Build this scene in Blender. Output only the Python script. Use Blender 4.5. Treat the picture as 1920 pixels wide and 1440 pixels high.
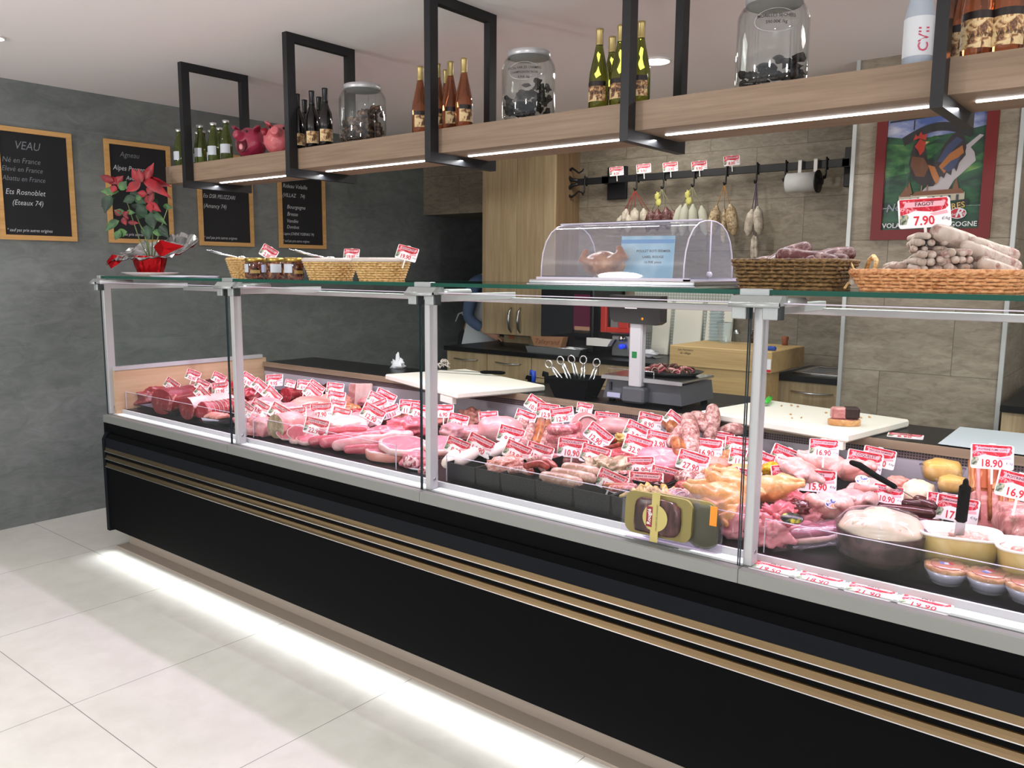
import bpy, math, random
from mathutils import Vector, Matrix, Euler, noise
from math import sin, cos, pi, radians as R

for o in list(bpy.data.objects):
    bpy.data.objects.remove(o, do_unlink=True)
SC = bpy.context.scene
COL = SC.collection

# ------------------------------------------------------------------ camera
def set_camera():
    yaw, pitch, roll = R(38.89), R(7.81), R(0.43)
    f = Vector((-sin(yaw) * cos(pitch), cos(yaw) * cos(pitch), -sin(pitch)))
    r = Vector((cos(yaw), sin(yaw), 0))
    u = r.cross(f)
    r2 = r * cos(roll) + u * sin(roll)
    u2 = -r * sin(roll) + u * cos(roll)
    m = Matrix((r2, u2, -f)).transposed().to_4x4()
    m.translation = Vector((4.2818, -1.9488, 1.4526))
    cd = bpy.data.cameras.new('camera')
    cd.sensor_width = 36
    cd.lens = 36 * 1550.5 / 1920
    cd.clip_start = 0.05
    cd.clip_end = 60
    c = bpy.data.objects.new('camera', cd)
    c.matrix_world = m
    COL.objects.link(c)
    SC.camera = c
set_camera()

# ------------------------------------------------------------------ world, exposure
w = bpy.data.worlds.new('world')
SC.world = w
w.use_nodes = True
w.node_tree.nodes['Background'].inputs[0].default_value = (0.93, 0.95, 1.0, 1)
w.node_tree.nodes['Background'].inputs[1].default_value = 0.7
SC.view_settings.view_transform = 'Standard'
SC.view_settings.look = 'None'
SC.view_settings.gamma = 1
SC.view_settings.exposure = 0.0
SC.view_settings.use_curve_mapping = False
SC.cycles.use_denoising = True
SC.cycles.denoiser = 'OPENIMAGEDENOISE'
SC.cycles.max_bounces = 8
SC.cycles.diffuse_bounces = 3
SC.cycles.glossy_bounces = 3
SC.cycles.transmission_bounces = 5
SC.cycles.transparent_max_bounces = 24
SC.cycles.caustics_reflective = False
SC.cycles.caustics_refractive = False
SC.cycles.sample_clamp_indirect = 4
SC.cycles.use_adaptive_sampling = True

def area(name, loc, sx, sy, power, color, rot=(0, 0, 0), spread=180, shape='RECTANGLE'):
    l = bpy.data.lights.new(name, 'AREA')
    l.shape = shape
    l.size = sx
    if shape in ('RECTANGLE', 'ELLIPSE'):
        l.size_y = sy
    l.energy = power
    l.color = color
    l.spread = R(spread)
    o = bpy.data.objects.new(name, l)
    o.location = loc
    o.rotation_euler = rot
    COL.objects.link(o)
    return o

# lamps of the counter and shelf, then added fill lights
area('canopy_light', (2.35, 0.062, 1.383), 4.6, 0.012, 2.8, (0.95, 0.96, 1.0), spread=11)
area('plinth_light', (2.4, -0.022, 0.102), 4.6, 0.008, 4.4, (0.95, 0.98, 1.0), rot=(R(-33), 0, 0), spread=84)
area('meat_light', (2.35, 0.44, 1.325), 4.6, 0.03, 20, (1.0, 0.68, 0.96), rot=(R(-8), 0, 0), spread=140)
area('shelf_light', (2.2, 0.47, 1.872), 4.1, 0.02, 24, (0.96, 0.97, 1.0), spread=170)
def fill_point(name, loc, power, color):  # bare point light, added out of view to brighten the ceiling
    l = bpy.data.lights.new(name, 'POINT')
    l.energy, l.color, l.shadow_soft_size = power, color, .16
    o = bpy.data.objects.new(name, l)
    o.location = loc
    COL.objects.link(o)
fill_point('shop_fill_left', (1.0, -3.1, 1.75), 130, (1.0, 0.97, 0.95))
fill_point('shop_fill_right', (4.4, -3.3, 1.75), 105, (1.0, 0.96, 0.95))
fill_point('shop_fill_far', (6.0, -.4, 1.75), 60, (1.0, 0.96, 0.95))
area('kitchen_fill', (1.6, 2.4, 2.43), 0.5, 0.5, 11, (1.0, 0.97, 0.9))  # added ceiling fill for the kitchen, no lamp body
area('kitchen_fill_right', (4.3, 1.3, 2.43), 0.5, 0.5, 10, (1.0, 0.97, 0.9))  # second added fill, over the right end

# ------------------------------------------------------------------ node helpers
class NT:
    def __init__(s, m):
        s.t = m.node_tree
    def n(s, typ, props=None, **ins):
        nd = s.t.nodes.new(typ)
        for k, v in (props or {}).items():
            setattr(nd, k, v)
        for k, v in ins.items():
            key = k.replace('_', ' ')
            inp = nd.inputs[int(k[1:])] if k[0] == 'i' and k[1:].isdigit() else nd.inputs[key]
            if isinstance(v, bpy.types.NodeSocket):
                s.t.links.new(v, inp)
            elif isinstance(v, bpy.types.Node):
                s.t.links.new(v.outputs[0], inp)
            else:
                inp.default_value = v
        return nd
    def math(s, op, a, b=0.0):
        return s.n('ShaderNodeMath', {'operation': op}, i0=a, i1=b).outputs[0]
    def ramp(s, fac, stops):
        nd = s.n('ShaderNodeValToRGB', None, Fac=fac)
        el = nd.color_ramp.elements
        while len(el) < len(stops):
            el.new(0.5)
        for e, (p, c) in zip(el, stops):
            e.position = p
            e.color = tuple(c) + (1,) if len(c) == 3 else c
        return nd.outputs[0]
    def mix(s, fac, a, b, mode='MIX'):
        nd = s.t.nodes.new('ShaderNodeMix')
        nd.data_type = 'RGBA'
        nd.blend_type = mode
        for k, v in ((0, fac), (6, a), (7, b)):
            if isinstance(v, bpy.types.NodeSocket):
                s.t.links.new(v, nd.inputs[k])
            else:
                nd.inputs[k].default_value = v if k == 0 else (tuple(v) + (1,) if len(v) == 3 else v)
        return nd.outputs[2]
    def coord(s, scale=(1, 1, 1), rot=(0, 0, 0), which='Object'):
        tc = s.n('ShaderNodeTexCoord')
        mp = s.n('ShaderNodeMapping')
        s.t.links.new(tc.outputs[which], mp.inputs[0])
        mp.inputs['Scale'].default_value = scale
        mp.inputs['Rotation'].default_value = rot
        return mp.outputs[0]
    def noise(s, vec, scale, detail=4, rough=.55, dist=0):
        return s.n('ShaderNodeTexNoise', None, Vector=vec, Scale=scale, Detail=detail, Roughness=rough, Distortion=dist).outputs[0]
    def world(s):
        return s.n('ShaderNodeNewGeometry').outputs['Position']

def srgb(*c):
    if len(c) == 1:
        h = c[0].lstrip('#')
        c = [int(h[i:i + 2], 16) / 255 for i in (0, 2, 4)]
    return tuple(x / 12.92 if x <= .04045 else ((x + .055) / 1.055) ** 2.4 for x in c)

MATS = {}
def mat(name, color=(.5, .5, .5), rough=.5, metal=0.0, spec=.5, emit=None, estr=0, alpha=1, trans=0, ior=1.45, coat=0, fn=None):
    if name in MATS:
        return MATS[name]
    m = bpy.data.materials.new(name)
    m.use_nodes = True
    b = m.node_tree.nodes['Principled BSDF']
    if isinstance(color, str):
        color = srgb(color)
    b.inputs['Base Color'].default_value = tuple(color) + (1,)
    b.inputs['Roughness'].default_value = rough
    b.inputs['Metallic'].default_value = metal
    b.inputs['Specular IOR Level'].default_value = spec
    b.inputs['IOR'].default_value = ior
    b.inputs['Transmission Weight'].default_value = trans
    b.inputs['Alpha'].default_value = alpha
    b.inputs['Coat Weight'].default_value = coat
    if emit:
        b.inputs['Emission Color'].default_value = tuple(srgb(emit) if isinstance(emit, str) else emit) + (1,)
        b.inputs['Emission Strength'].default_value = estr
    if fn:
        fn(NT(m), b)
    MATS[name] = m
    return m
def L(nt, a, b):
    nt.t.links.new(a, b)
def bump(nt, b, h, strength=.3, dist=.01):
    bp = nt.n('ShaderNodeBump', None, Height=h, Strength=strength, Distance=dist)
    L(nt, bp.outputs[0], b.inputs['Normal'])

def clear(name, tint=(1, 1, 1), rough=0.0, f0=1.5, film=0.0, filmcol=(1, 1, 1)):
    """thin clear sheet: light passes straight, the surface reflects by Fresnel"""
    if name in MATS:
        return MATS[name]
    m = bpy.data.materials.new(name)
    m.use_nodes = True
    nt = NT(m)
    t = m.node_tree
    t.nodes.remove(t.nodes['Principled BSDF'])
    tr = nt.n('ShaderNodeBsdfTransparent', None, Color=tuple(tint) + (1,))
    gl = nt.n('ShaderNodeBsdfAnisotropic', None, Roughness=rough)
    lw = nt.n('ShaderNodeLayerWeight', None, Blend=.5)
    k = ((f0 - 1) / (f0 + 1)) ** 2
    fr = nt.math('ADD', nt.math('MULTIPLY', nt.math('POWER', lw.outputs['Facing'], 5.0), 1 - k), k)
    mx = nt.n('ShaderNodeMixShader', None, i0=fr, i1=tr.outputs[0], i2=gl.outputs[0])
    last = mx
    if film:
        df = nt.n('ShaderNodeBsdfDiffuse', None, Color=tuple(filmcol) + (1,))
        last = nt.n('ShaderNodeMixShader', None, i0=film, i1=mx.outputs[0], i2=df.outputs[0])
    L(nt, last.outputs[0], t.nodes['Material Output'].inputs[0])
    MATS[name] = m
    return m

# ------------------------------------------------------------------ mesh helpers
class MB:
    def __init__(s):
        s.v, s.f, s.m, s.sm = [], [], [], []
        s.mats = []
        s.M = Matrix.Identity(4)
    def mi(s, m):
        if m not in s.mats:
            s.mats.append(m)
        return s.mats.index(m)
    def add(s, vs, fs, m, smooth=False, mlist=None):
        o = len(s.v)
        s.v += [s.M @ Vector(v) for v in vs]
        s.f += [tuple(i + o for i in f) for f in fs]
        k = s.mi(m) if m is not None else 0
        s.m += [k] * len(fs) if mlist is None else [s.mi(x) for x in mlist]
        s.sm += [smooth] * len(fs)
        return s
    def box(s, a, b, m, bev=0):
        x0, y0, z0 = (min(a[i], b[i]) for i in range(3))
        x1, y1, z1 = (max(a[i], b[i]) for i in range(3))
        if bev <= 0:
            vs = [(x0, y0, z0), (x1, y0, z0), (x1, y1, z0), (x0, y1, z0), (x0, y0, z1), (x1, y0, z1), (x1, y1, z1), (x0, y1, z1)]
            return s.add(vs, [(0, 3, 2, 1), (4, 5, 6, 7), (0, 1, 5, 4), (1, 2, 6, 5), (2, 3, 7, 6), (3, 0, 4, 7)], m)
        c = bev
        vs, fs = [], []
        idx = {}
        for X in (0, 1):
            for Y in (0, 1):
                for Z in (0, 1):
                    p = [(x0, x1)[X], (y0, y1)[Y], (z0, z1)[Z]]
                    for ax in range(3):
                        q = list(p)
                        for j in range(3):
                            if j != ax:
                                q[j] += c * (1 if (X, Y, Z)[j] == 0 else -1)
                        # vertex on face normal ax
                        idx[(X, Y, Z, ax)] = len(vs)
                        vs.append(tuple(q))
        def I(X, Y, Z, a):
            return idx[(X, Y, Z, a)]
        for k in (0, 1):
            fs.append([I(k, 0, 0, 0), I(k, 1, 0, 0), I(k, 1, 1, 0), I(k, 0, 1, 0)])
            fs.append([I(0, k, 0, 1), I(1, k, 0, 1), I(1, k, 1, 1), I(0, k, 1, 1)])
            fs.append([I(0, 0, k, 2), I(1, 0, k, 2), I(1, 1, k, 2), I(0, 1, k, 2)])
        for a_ in (0, 1):
            for b_ in (0, 1):
                fs.append([I(a_, b_, 0, 0), I(a_, b_, 1, 0), I(a_, b_, 1, 1), I(a_, b_, 0, 1)])
                fs.append([I(a_, 0, b_, 0), I(a_, 1, b_, 0), I(a_, 1, b_, 2), I(a_, 0, b_, 2)])
                fs.append([I(0, a_, b_, 1), I(1, a_, b_, 1), I(1, a_, b_, 2), I(0, a_, b_, 2)])
                for d_ in (0, 1):
                    fs.append([I(a_, b_, d_, 0), I(a_, b_, d_, 1), I(a_, b_, d_, 2)])
        cen = Vector(((x0 + x1) / 2, (y0 + y1) / 2, (z0 + z1) / 2))
        out = []
        for f in fs:
            p = [Vector(vs[i]) for i in f]
            nrm = (p[1] - p[0]).cross(p[2] - p[0])
            ctr = sum(p, Vector()) / len(p)
            out.append(tuple(f) if nrm.dot(ctr - cen) > 0 else tuple(reversed(f)))
        return s.add(vs, out, m)
    def lathe(s, prof, m, n=24, c=(0, 0, 0), smooth=True, mats=None, sx=1, sy=1, cap=True):
        vs, fs, ml = [], [], []
        for (r, z) in prof:
            for i in range(n):
                a = 2 * pi * i / n
                vs.append((c[0] + r * cos(a) * sx, c[1] + r * sin(a) * sy, c[2] + z))
        for j in range(len(prof) - 1):
            for i in range(n):
                k = (i + 1) % n
                fs.append((j * n + i, j * n + k, (j + 1) * n + k, (j + 1) * n + i))
                ml.append(mats[j] if mats else m)
        if cap and prof[0][0] > 1e-5:
            fs.append(tuple(reversed(range(n)))); ml.append(mats[0] if mats else m)
        if cap and prof[-1][0] > 1e-5:
            fs.append(tuple((len(prof) - 1) * n + i for i in range(n))); ml.append(mats[-1] if mats else m)
        return s.add(vs, fs, m, smooth, ml)
    def tube(s, path, rad, m, n=8, closed=False, caps=True, round_ends=False, flat=1.0, endm=None):
        P = [Vector(p) for p in path]
        N = len(P)
        rr = rad if isinstance(rad, (list, tuple)) else [rad] * N
        if round_ends and not closed:
            d0 = (P[0] - P[1]).normalized(); d1 = (P[-1] - P[-2]).normalized()
            a, b = [], []
            for t in (1.0, .82, .5):
                q = math.sqrt(max(0, 1 - t * t))
                a.append((P[0] + d0 * rr[0] * t, rr[0] * max(q, .06)))
                b.append((P[-1] + d1 * rr[-1] * t, rr[-1] * max(q, .06)))
            P = [x[0] for x in a] + P + [x[0] for x in reversed(b)]
            rr = [x[1] for x in a] + list(rr) + [x[1] for x in reversed(b)]
            N = len(P)
        vs, fs, ml = [], [], []
        up = Vector((0, 0, 1))
        prev = None
        for i, p in enumerate(P):
            if closed:
                t = P[(i + 1) % N] - P[i - 1]
            else:
                t = P[min(i + 1, N - 1)] - P[max(i - 1, 0)]
            if t.length < 1e-9:
                t = Vector((1, 0, 0))
            t.normalize()
            if prev is None:
                a = up if abs(t.dot(up)) < .95 else Vector((1, 0, 0))
                x = t.cross(a).normalized()
            else:
                x = (prev - t * prev.dot(t))
                x = x.normalized() if x.length > 1e-6 else t.orthogonal().normalized()
            prev = x
            y = t.cross(x)
            for k in range(n):
                a = 2 * pi * k / n
                vs.append(p + (x * cos(a) + y * sin(a) * flat) * rr[i])
        for j in range(N - (0 if closed else 1)):
            j2 = (j + 1) % N
            for k in range(n):
                k2 = (k + 1) % n
                fs.append((j * n + k, j * n + k2, j2 * n + k2, j2 * n + k)); ml.append(m)
        if caps and not closed:
            fs.append(tuple(reversed(range(n)))); ml.append(endm or m)
            fs.append(tuple((N - 1) * n + k for k in range(n))); ml.append(endm or m)
        return s.add(vs, fs, m, True, ml)
    def blob(s, c, a, b, h, m, amp=.1, freq=3., seed=0, n=20, k=12, flat=None, rot=0, p=1.0):
        """noisy ellipsoid: half sizes a (x), b (y), h (z)"""
        vs, fs = [], []
        sv = Vector((seed * 7.31, seed * 3.7, seed * 1.9))
        cr, sr = cos(rot), sin(rot)
        for j in range(k + 1):
            th = pi * j / k
            for i in range(n):
                ph = 2 * pi * i / n
                d = Vector((sin(th) * cos(ph), sin(th) * sin(ph), -cos(th)))
                q = 1 + amp * noise.noise(d * freq + sv) + amp * .4 * noise.noise(d * freq * 2.7 + sv) + (min(amp, .3) * .22 * noise.noise(d * freq * 7 + sv) if n > 24 else 0)
                ex = Vector((abs(d.x) ** p * (1 if d.x > 0 else -1), abs(d.y) ** p * (1 if d.y > 0 else -1), abs(d.z) ** p * (1 if d.z > 0 else -1)))
                x, y, z = ex.x * a * q, ex.y * b * q, ex.z * h * q
                if flat is not None:
                    z = max(z, -h * flat)
                vs.append((c[0] + x * cr - y * sr, c[1] + x * sr + y * cr, c[2] + z))
        for j in range(k):
            for i in range(n):
                i2 = (i + 1) % n
                if j == 0:
                    fs.append((i, (j + 1) * n + i2, (j + 1) * n + i)) if False else fs.append((j * n + i, j * n + i2, (j + 1) * n + i2, (j + 1) * n + i))
                else:
                    fs.append((j * n + i, j * n + i2, (j + 1) * n + i2, (j + 1) * n + i))
        return s.add(vs, fs, m, True)
    def prism(s, poly, y0, y1, m, axis='y', smooth=False, sidem=None):
        """poly in the plane across the axis; extruded along it"""
        n = len(poly)
        def p3(p, t):
            return (p[0], t, p[1]) if axis == 'y' else ((t, p[0], p[1]) if axis == 'x' else (p[0], p[1], t))
        vs = [p3(p, y0) for p in poly] + [p3(p, y1) for p in poly]
        fs = [tuple(range(n)), tuple(reversed(range(n, 2 * n)))]
        ml = [m, m]
        for i in range(n):
            j = (i + 1) % n
            fs.append((j, i, i + n, j + n)); ml.append(sidem or m)
        return s.add(vs, fs, m, smooth, ml)
    def face(s, pts, m, smooth=False):
        return s.add(pts, [tuple(range(len(pts)))], m, smooth)
    def slab(s, rx, ry, th, m, rim, amp=.08, freq=1.6, seed=0, n=36, dome=.0, c=(0, 0, 0), rimw=.1, shape=None, under=None):
        """irregular slice of meat: lean face with a fat rim"""
        sv = Vector((seed * 5.1, seed * 2.3, 0.7))
        rings = [(0.0, 1), (.35, 1), (.7, 1), (1 - rimw, 1), (.985, .92), (1.0, .5), (.985, .08), (.93, 0)]
        vs = []
        for q, hz in rings:
            for i in range(n):
                a = 2 * pi * i / n
                d = Vector((cos(a), sin(a), 0))
                rr = 1 + amp * noise.noise(d * freq + sv)
                if shape:
                    rr *= shape(a)
                z = th * hz + (dome * th * (1 - q * q) if hz == 1 else 0) + th * .15 * noise.noise(Vector((d.x * q * 3, d.y * q * 3, seed)))
                vs.append((c[0] + d.x * rx * rr * q, c[1] + d.y * ry * rr * q, c[2] + max(z, 0)))
        fs, ml = [], []
        for j in range(len(rings) - 1):
            for i in range(n):
                k = (i + 1) % n
                fs.append((j * n + i, (j + 1) * n + i, (j + 1) * n + k, j * n + k))
                ml.append(m if j < 3 else (rim if j < 4 or not under else under))
        fs.append(tuple((len(rings) - 1) * n + i for i in reversed(range(n)))); ml.append(rim)
        return s.add(vs, fs, m, True, ml)
    def text(s, txt, size, m, M, align='CENTER', bold=0.0, shear=0.0, sx=1.0, extr=0.0, spacing=1.0):
        vs, fs = text_geo(txt, align, bold, shear, spacing)
        M2 = M @ Matrix.Diagonal((size * sx, size, 1, 1))
        keep = s.M
        s.M = keep @ M2
        s.add(vs, fs, m)
        s.M = keep
        return s
    def build(s, name, parent=None, smooth=None, recalc=False):
        me = bpy.data.meshes.new(name)
        me.from_pydata([tuple(v) for v in s.v], [], s.f)
        for m in s.mats:
            me.materials.append(m)
        for p, k, sm in zip(me.polygons, s.m, s.sm):
            p.material_index = k
            p.use_smooth = sm if smooth is None else smooth
        me.update()
        o = bpy.data.objects.new(name, me)
        COL.objects.link(o)
        if parent is not None:
            o.parent = parent
        return o

_tg = {}
def text_geo(txt, align, bold, shear, spacing=1.0):
    key = (txt, align, bold, shear, spacing)
    if key in _tg:
        return _tg[key]
    cu = bpy.data.curves.new('t', 'FONT')
    cu.body = txt
    cu.size = 1
    cu.align_x = align
    cu.align_y = 'CENTER'
    cu.offset = bold
    cu.shear = shear
    cu.space_character = spacing
    cu.resolution_u = 2
    o = bpy.data.objects.new('t', cu)
    COL.objects.link(o)
    dg = bpy.context.evaluated_depsgraph_get()
    me = o.evaluated_get(dg).to_mesh()
    vs = [tuple(v.co) for v in me.vertices]
    fs = [tuple(p.vertices) for p in me.polygons]
    o.evaluated_get(dg).to_mesh_clear()
    bpy.data.objects.remove(o, do_unlink=True)
    bpy.data.curves.remove(cu)
    _tg[key] = (vs, fs)
    return vs, fs

def T(x=0, y=0, z=0, rx=0, ry=0, rz=0, s=1):
    return Matrix.Translation((x, y, z)) @ Euler((rx, ry, rz)).to_matrix().to_4x4() @ Matrix.Scale(s, 4)

def tag(o, label=None, cat=None, group=None, kind=None):
    if label: o['label'] = label
    if cat: o['category'] = cat
    if group: o['group'] = group
    if kind: o['kind'] = kind
    return o
def thing(name, loc=(0, 0, 0), rz=0, label=None, cat=None, group=None, rot=None):
    o = bpy.data.objects.new(name, None)
    o.empty_display_size = .05
    o.location = loc
    o.rotation_euler = rot or (0, 0, rz)
    COL.objects.link(o)
    return tag(o, label, cat, group)
def put(o, loc, rz=0, rot=None, sc=1):
    o.location = loc
    o.rotation_euler = rot or (0, 0, rz)
    o.scale = (sc, sc, sc) if not isinstance(sc, tuple) else sc
    return o
KIDS = {}
def kids(o):
    return [c for c in bpy.data.objects if c.parent == o]
def copy_tree(o, parent=None):
    c = o.copy()
    COL.objects.link(c)
    if parent is not None:
        c.parent = parent
    for ch in kids(o):
        copy_tree(ch, c)
    return c
_used = set()
def inst(proto, loc, rz=0, rot=None, label=None, sc=1, cat=None, group=None):
    """first call uses the proto itself, later calls copy it with its parts"""
    if proto.name in _used:
        o = copy_tree(proto)
    else:
        o = proto
        _used.add(proto.name)
    put(o, loc, rz, rot, sc)
    return tag(o, label, cat, group)
def struct(o):
    o['kind'] = 'structure'
    return o
def bake(o, name=None):
    """freeze modifiers into the mesh"""
    dg = bpy.context.evaluated_depsgraph_get()
    me = bpy.data.meshes.new_from_object(o.evaluated_get(dg))
    o.modifiers.clear()
    o.data = me
    return o
def fuse(mb, name, voxel=.006, smooth=6, parent=None, mats=None, fac=.5):
    """join the solids of a mesh builder into one continuous skin"""
    o = mb.build(name, parent)
    r = o.modifiers.new('r', 'REMESH'); r.mode = 'VOXEL'; r.voxel_size = voxel; r.use_smooth_shade = True
    q = o.modifiers.new('s', 'SMOOTH'); q.iterations = smooth; q.factor = fac
    bake(o)
    o.data.materials.clear()
    for m in (mats or mb.mats):
        o.data.materials.append(m)
    for p in o.data.polygons:
        p.material_index = 0
        p.use_smooth = True
    return o

# ------------------------------------------------------------------ materials
def m_slate(nt, b):
    P = nt.world()
    mp = nt.n('ShaderNodeMapping', None, Vector=P); mp.inputs['Scale'].default_value = (1, .7, 1.5)
    v = mp.outputs[0]
    n1 = nt.noise(v, 1.6, 6, .6, .6)
    n2 = nt.noise(v, 9, 6, .7, 1.2)
    c = nt.ramp(n1, [(.32, srgb('#606664')), (.52, srgb('#6f7573')), (.7, srgb('#7f8583'))])
    c = nt.mix(.28, c, nt.ramp(n2, [(.35, srgb('#4b5052')), (.65, srgb('#8a8f90'))]))
    sep = nt.n('ShaderNodeSeparateXYZ', None, Vector=P)
    z = nt.math('FRACT', nt.math('DIVIDE', nt.math('ADD', sep.outputs[2], -.1), .3035))
    j = nt.math('LESS_THAN', z, .008)
    c = nt.mix(nt.math('MULTIPLY', j, .45), c, srgb('#7f8485'))
    L(nt, c, b.inputs['Base Color'])
    bump(nt, b, n2, .05, .003)
M_SLATE = mat('slate_tile', rough=.55, fn=m_slate)
def stone(nt, b, ax, x0, z0, dark=1.0, off=.5):
    P = nt.world()
    sep = nt.n('ShaderNodeSeparateXYZ', None, Vector=P)
    X = sep.outputs[ax]; Z = sep.outputs[2]
    zz = nt.math('DIVIDE', nt.math('ADD', Z, -z0), .3125)
    row = nt.math('FLOOR', zz)
    odd = nt.math('MODULO', nt.math('ABSOLUTE', row), 2.0)
    xx = nt.math('ADD', nt.math('DIVIDE', nt.math('ADD', X, -x0), .62), nt.math('MULTIPLY', odd, off))
    fx = nt.math('FRACT', xx); fz = nt.math('FRACT', zz)
    j = nt.math('MAXIMUM', nt.math('LESS_THAN', fx, .006), nt.math('LESS_THAN', fz, .011))
    mp = nt.n('ShaderNodeMapping', None, Vector=P); mp.inputs['Scale'].default_value = (1, 1, 3.2)
    tone = nt.n('ShaderNodeTexWhiteNoise', {'noise_dimensions': '2D'})
    cmb = nt.n('ShaderNodeCombineXYZ', None, X=nt.math('FLOOR', xx), Y=row)
    L(nt, cmb.outputs[0], tone.inputs['Vector'])
    shift = nt.n('ShaderNodeVectorMath', {'operation': 'ADD'}, i0=mp.outputs[0], i1=nt.n('ShaderNodeVectorMath', {'operation': 'SCALE'}, i0=tone.outputs['Color'], i3=5.0).outputs[0] if False else tone.outputs['Color'])
    n1 = nt.noise(shift.outputs[0], 2.6, 8, .62, 1.0)
    n2 = nt.noise(shift.outputs[0], 14, 6, .7, .8)
    c = nt.ramp(n1, [(.3, srgb('#756b5c')), (.5, srgb('#8e8473')), (.72, srgb('#a69d8c'))])
    c = nt.mix(.4, c, nt.ramp(n2, [(.36, srgb('#6a6051')), (.62, srgb('#a89f8e'))]))
    c = nt.mix(nt.math('MULTIPLY', j, .75), c, srgb('#5b5347'))
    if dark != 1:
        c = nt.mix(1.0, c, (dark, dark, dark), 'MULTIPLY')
    L(nt, c, b.inputs['Base Color'])
    bump(nt, b, n2, .15, .004)
M_STONE = mat('stone_tile', rough=.5, fn=lambda nt, b: stone(nt, b, 0, 3.477, .984 - .3125 * 4))
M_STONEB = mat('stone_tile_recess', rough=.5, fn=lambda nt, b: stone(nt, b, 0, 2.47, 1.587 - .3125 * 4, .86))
M_STONEY = mat('stone_tile_side', rough=.5, fn=lambda nt, b: stone(nt, b, 1, 2.2, .984 - .3125 * 4))
def m_floor(nt, b):
    P = nt.world()
    sep = nt.n('ShaderNodeSeparateXYZ', None, Vector=P)
    fx = nt.math('FRACT', nt.math('DIVIDE', nt.math('ADD', sep.outputs[0], -.012 + 7.47), .747))
    fy = nt.math('FRACT', nt.math('DIVIDE', nt.math('ADD', sep.outputs[1], .102 + 7.47), .747))
    j = nt.math('MAXIMUM', nt.math('LESS_THAN', fx, .0038), nt.math('LESS_THAN', fy, .0038))
    n1 = nt.noise(P, 1.8, 6, .55, .8)
    n2 = nt.noise(P, 11, 5, .6, .3)
    c = nt.ramp(n1, [(.3, srgb('#cfcfc7')), (.5, srgb('#d8d7d0')), (.7, srgb('#dfded7'))])
    c = nt.mix(.16, c, nt.ramp(n2, [(.38, srgb('#b9b9ae')), (.62, srgb('#dedfd8'))]))
    c = nt.mix(nt.math('MULTIPLY', j, .8), c, srgb('#5c5a54'))
    L(nt, c, b.inputs['Base Color'])
    L(nt, nt.ramp(n2, [(.3, (.42,) * 3), (.7, (.52,) * 3)]), b.inputs['Roughness'])
M_FLOOR = mat('floor_tile', rough=.42, fn=m_floor)
M_CEIL = mat('ceiling_paint', '#f3eeee', .9)
def wood(cols, axis, scale=1.0, rough=.5):
    def fn(nt, b):
        P = nt.world()
        s = [14, 14, 14]
        s[axis] = .9
        mp = nt.n('ShaderNodeMapping', None, Vector=P); mp.inputs['Scale'].default_value = tuple(k * scale for k in s)
        n1 = nt.noise(mp.outputs[0], 1.0, 6, .6, .7)
        s2 = [90, 90, 90]; s2[axis] = 3
        mp2 = nt.n('ShaderNodeMapping', None, Vector=P); mp2.inputs['Scale'].default_value = tuple(k * scale for k in s2)
        n2 = nt.noise(mp2.outputs[0], 1.0, 3, .6, .2)
        c = nt.ramp(n1, [(.3, srgb(cols[0])), (.5, srgb(cols[1])), (.7, srgb(cols[2]))])
        c = nt.mix(.35, c, nt.ramp(n2, [(.35, srgb(cols[0])), (.65, srgb(cols[2]))]))
        L(nt, c, b.inputs['Base Color'])
        bump(nt, b, n2, .1, .002)
    return fn
M_OAKX = mat('oak_shelf', rough=.55, fn=wood(('#77634f', '#8b7662', '#9c8773'), 0))
M_OAKV = mat('oak_door', rough=.5, fn=wood(('#94805f', '#ac9773', '#bfab88'), 2))
M_OAKD = mat('oak_dark', rough=.5, fn=wood(('#6f5a42', '#83694e', '#957b5e'), 2))
M_OAKY = mat('oak_end_panel', rough=.5, fn=wood(('#c09a78', '#cfab8a', '#dcbc9e'), 1, .6))
M_BLOCK = mat('beech_block', rough=.55, fn=wood(('#a78a58', '#bd9f6b', '#cdb27f'), 0))
M_PINE = mat('pine_frame', rough=.5, fn=wood(('#b98c52', '#c99b60', '#d8ab70'), 1))
M_BLACK = mat('black_laminate', '#08090a', .6, spec=.06)
M_BLACKP = mat('black_panel', '#090a0c', .6, spec=.06)
M_BLACKG = mat('black_worktop', '#0c0c0d', .35, spec=.25)
M_DKGREY = mat('bumper_grey', '#111419', .5, spec=.12)
M_IRON = mat('black_steel', '#17181b', .45, spec=.5)
M_ALU = mat('aluminium', '#8f928e', .42, metal=.45)
M_ALUP = mat('painted_aluminium', '#c4c3c6', .4, metal=.15)
M_LEDGE = mat('steel_ledge', '#e6e6ec', .3, metal=.2)
M_BRASS = mat('champagne_strip', '#8d7a5c', .28, metal=1)
M_CHROME = mat('chrome', '#e2e4e6', .15, metal=1)
M_STEEL = mat('stainless_steel', '#b7b9bb', .3, metal=1)
M_RISER = mat('display_back', '#b8b2bc', .45, metal=.1)
M_PLINTH = mat('plinth_tile', '#a09488', .55)
M_WHITE = mat('white_plastic', '#eceae6', .4)
M_BOARD = mat('cutting_board', '#eceadd', .45)
M_GREYP = mat('grey_plastic', '#54565c', .45)
M_SCALEC = mat('scale_column', '#c8c6cc', .4, metal=.2)
M_LED = mat('led_strip', (1, 1, 1), emit=(.97, .97, 1.0), estr=14)
M_LAMP = mat('lamp_disc', (1, 1, 1), emit=(1.0, .98, .93), estr=9)
M_TRIM = mat('trim_metal', '#b9bdbb', .4, metal=.3)
G_PANE = clear('glass_pane', (.985, .995, .99), f0=1.2)
G_TOP = clear('glass_top', (.90, .97, .93), f0=1.35)
G_EDGE = mat('glass_edge', '#0d4a3c', .15, spec=.6)
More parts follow.
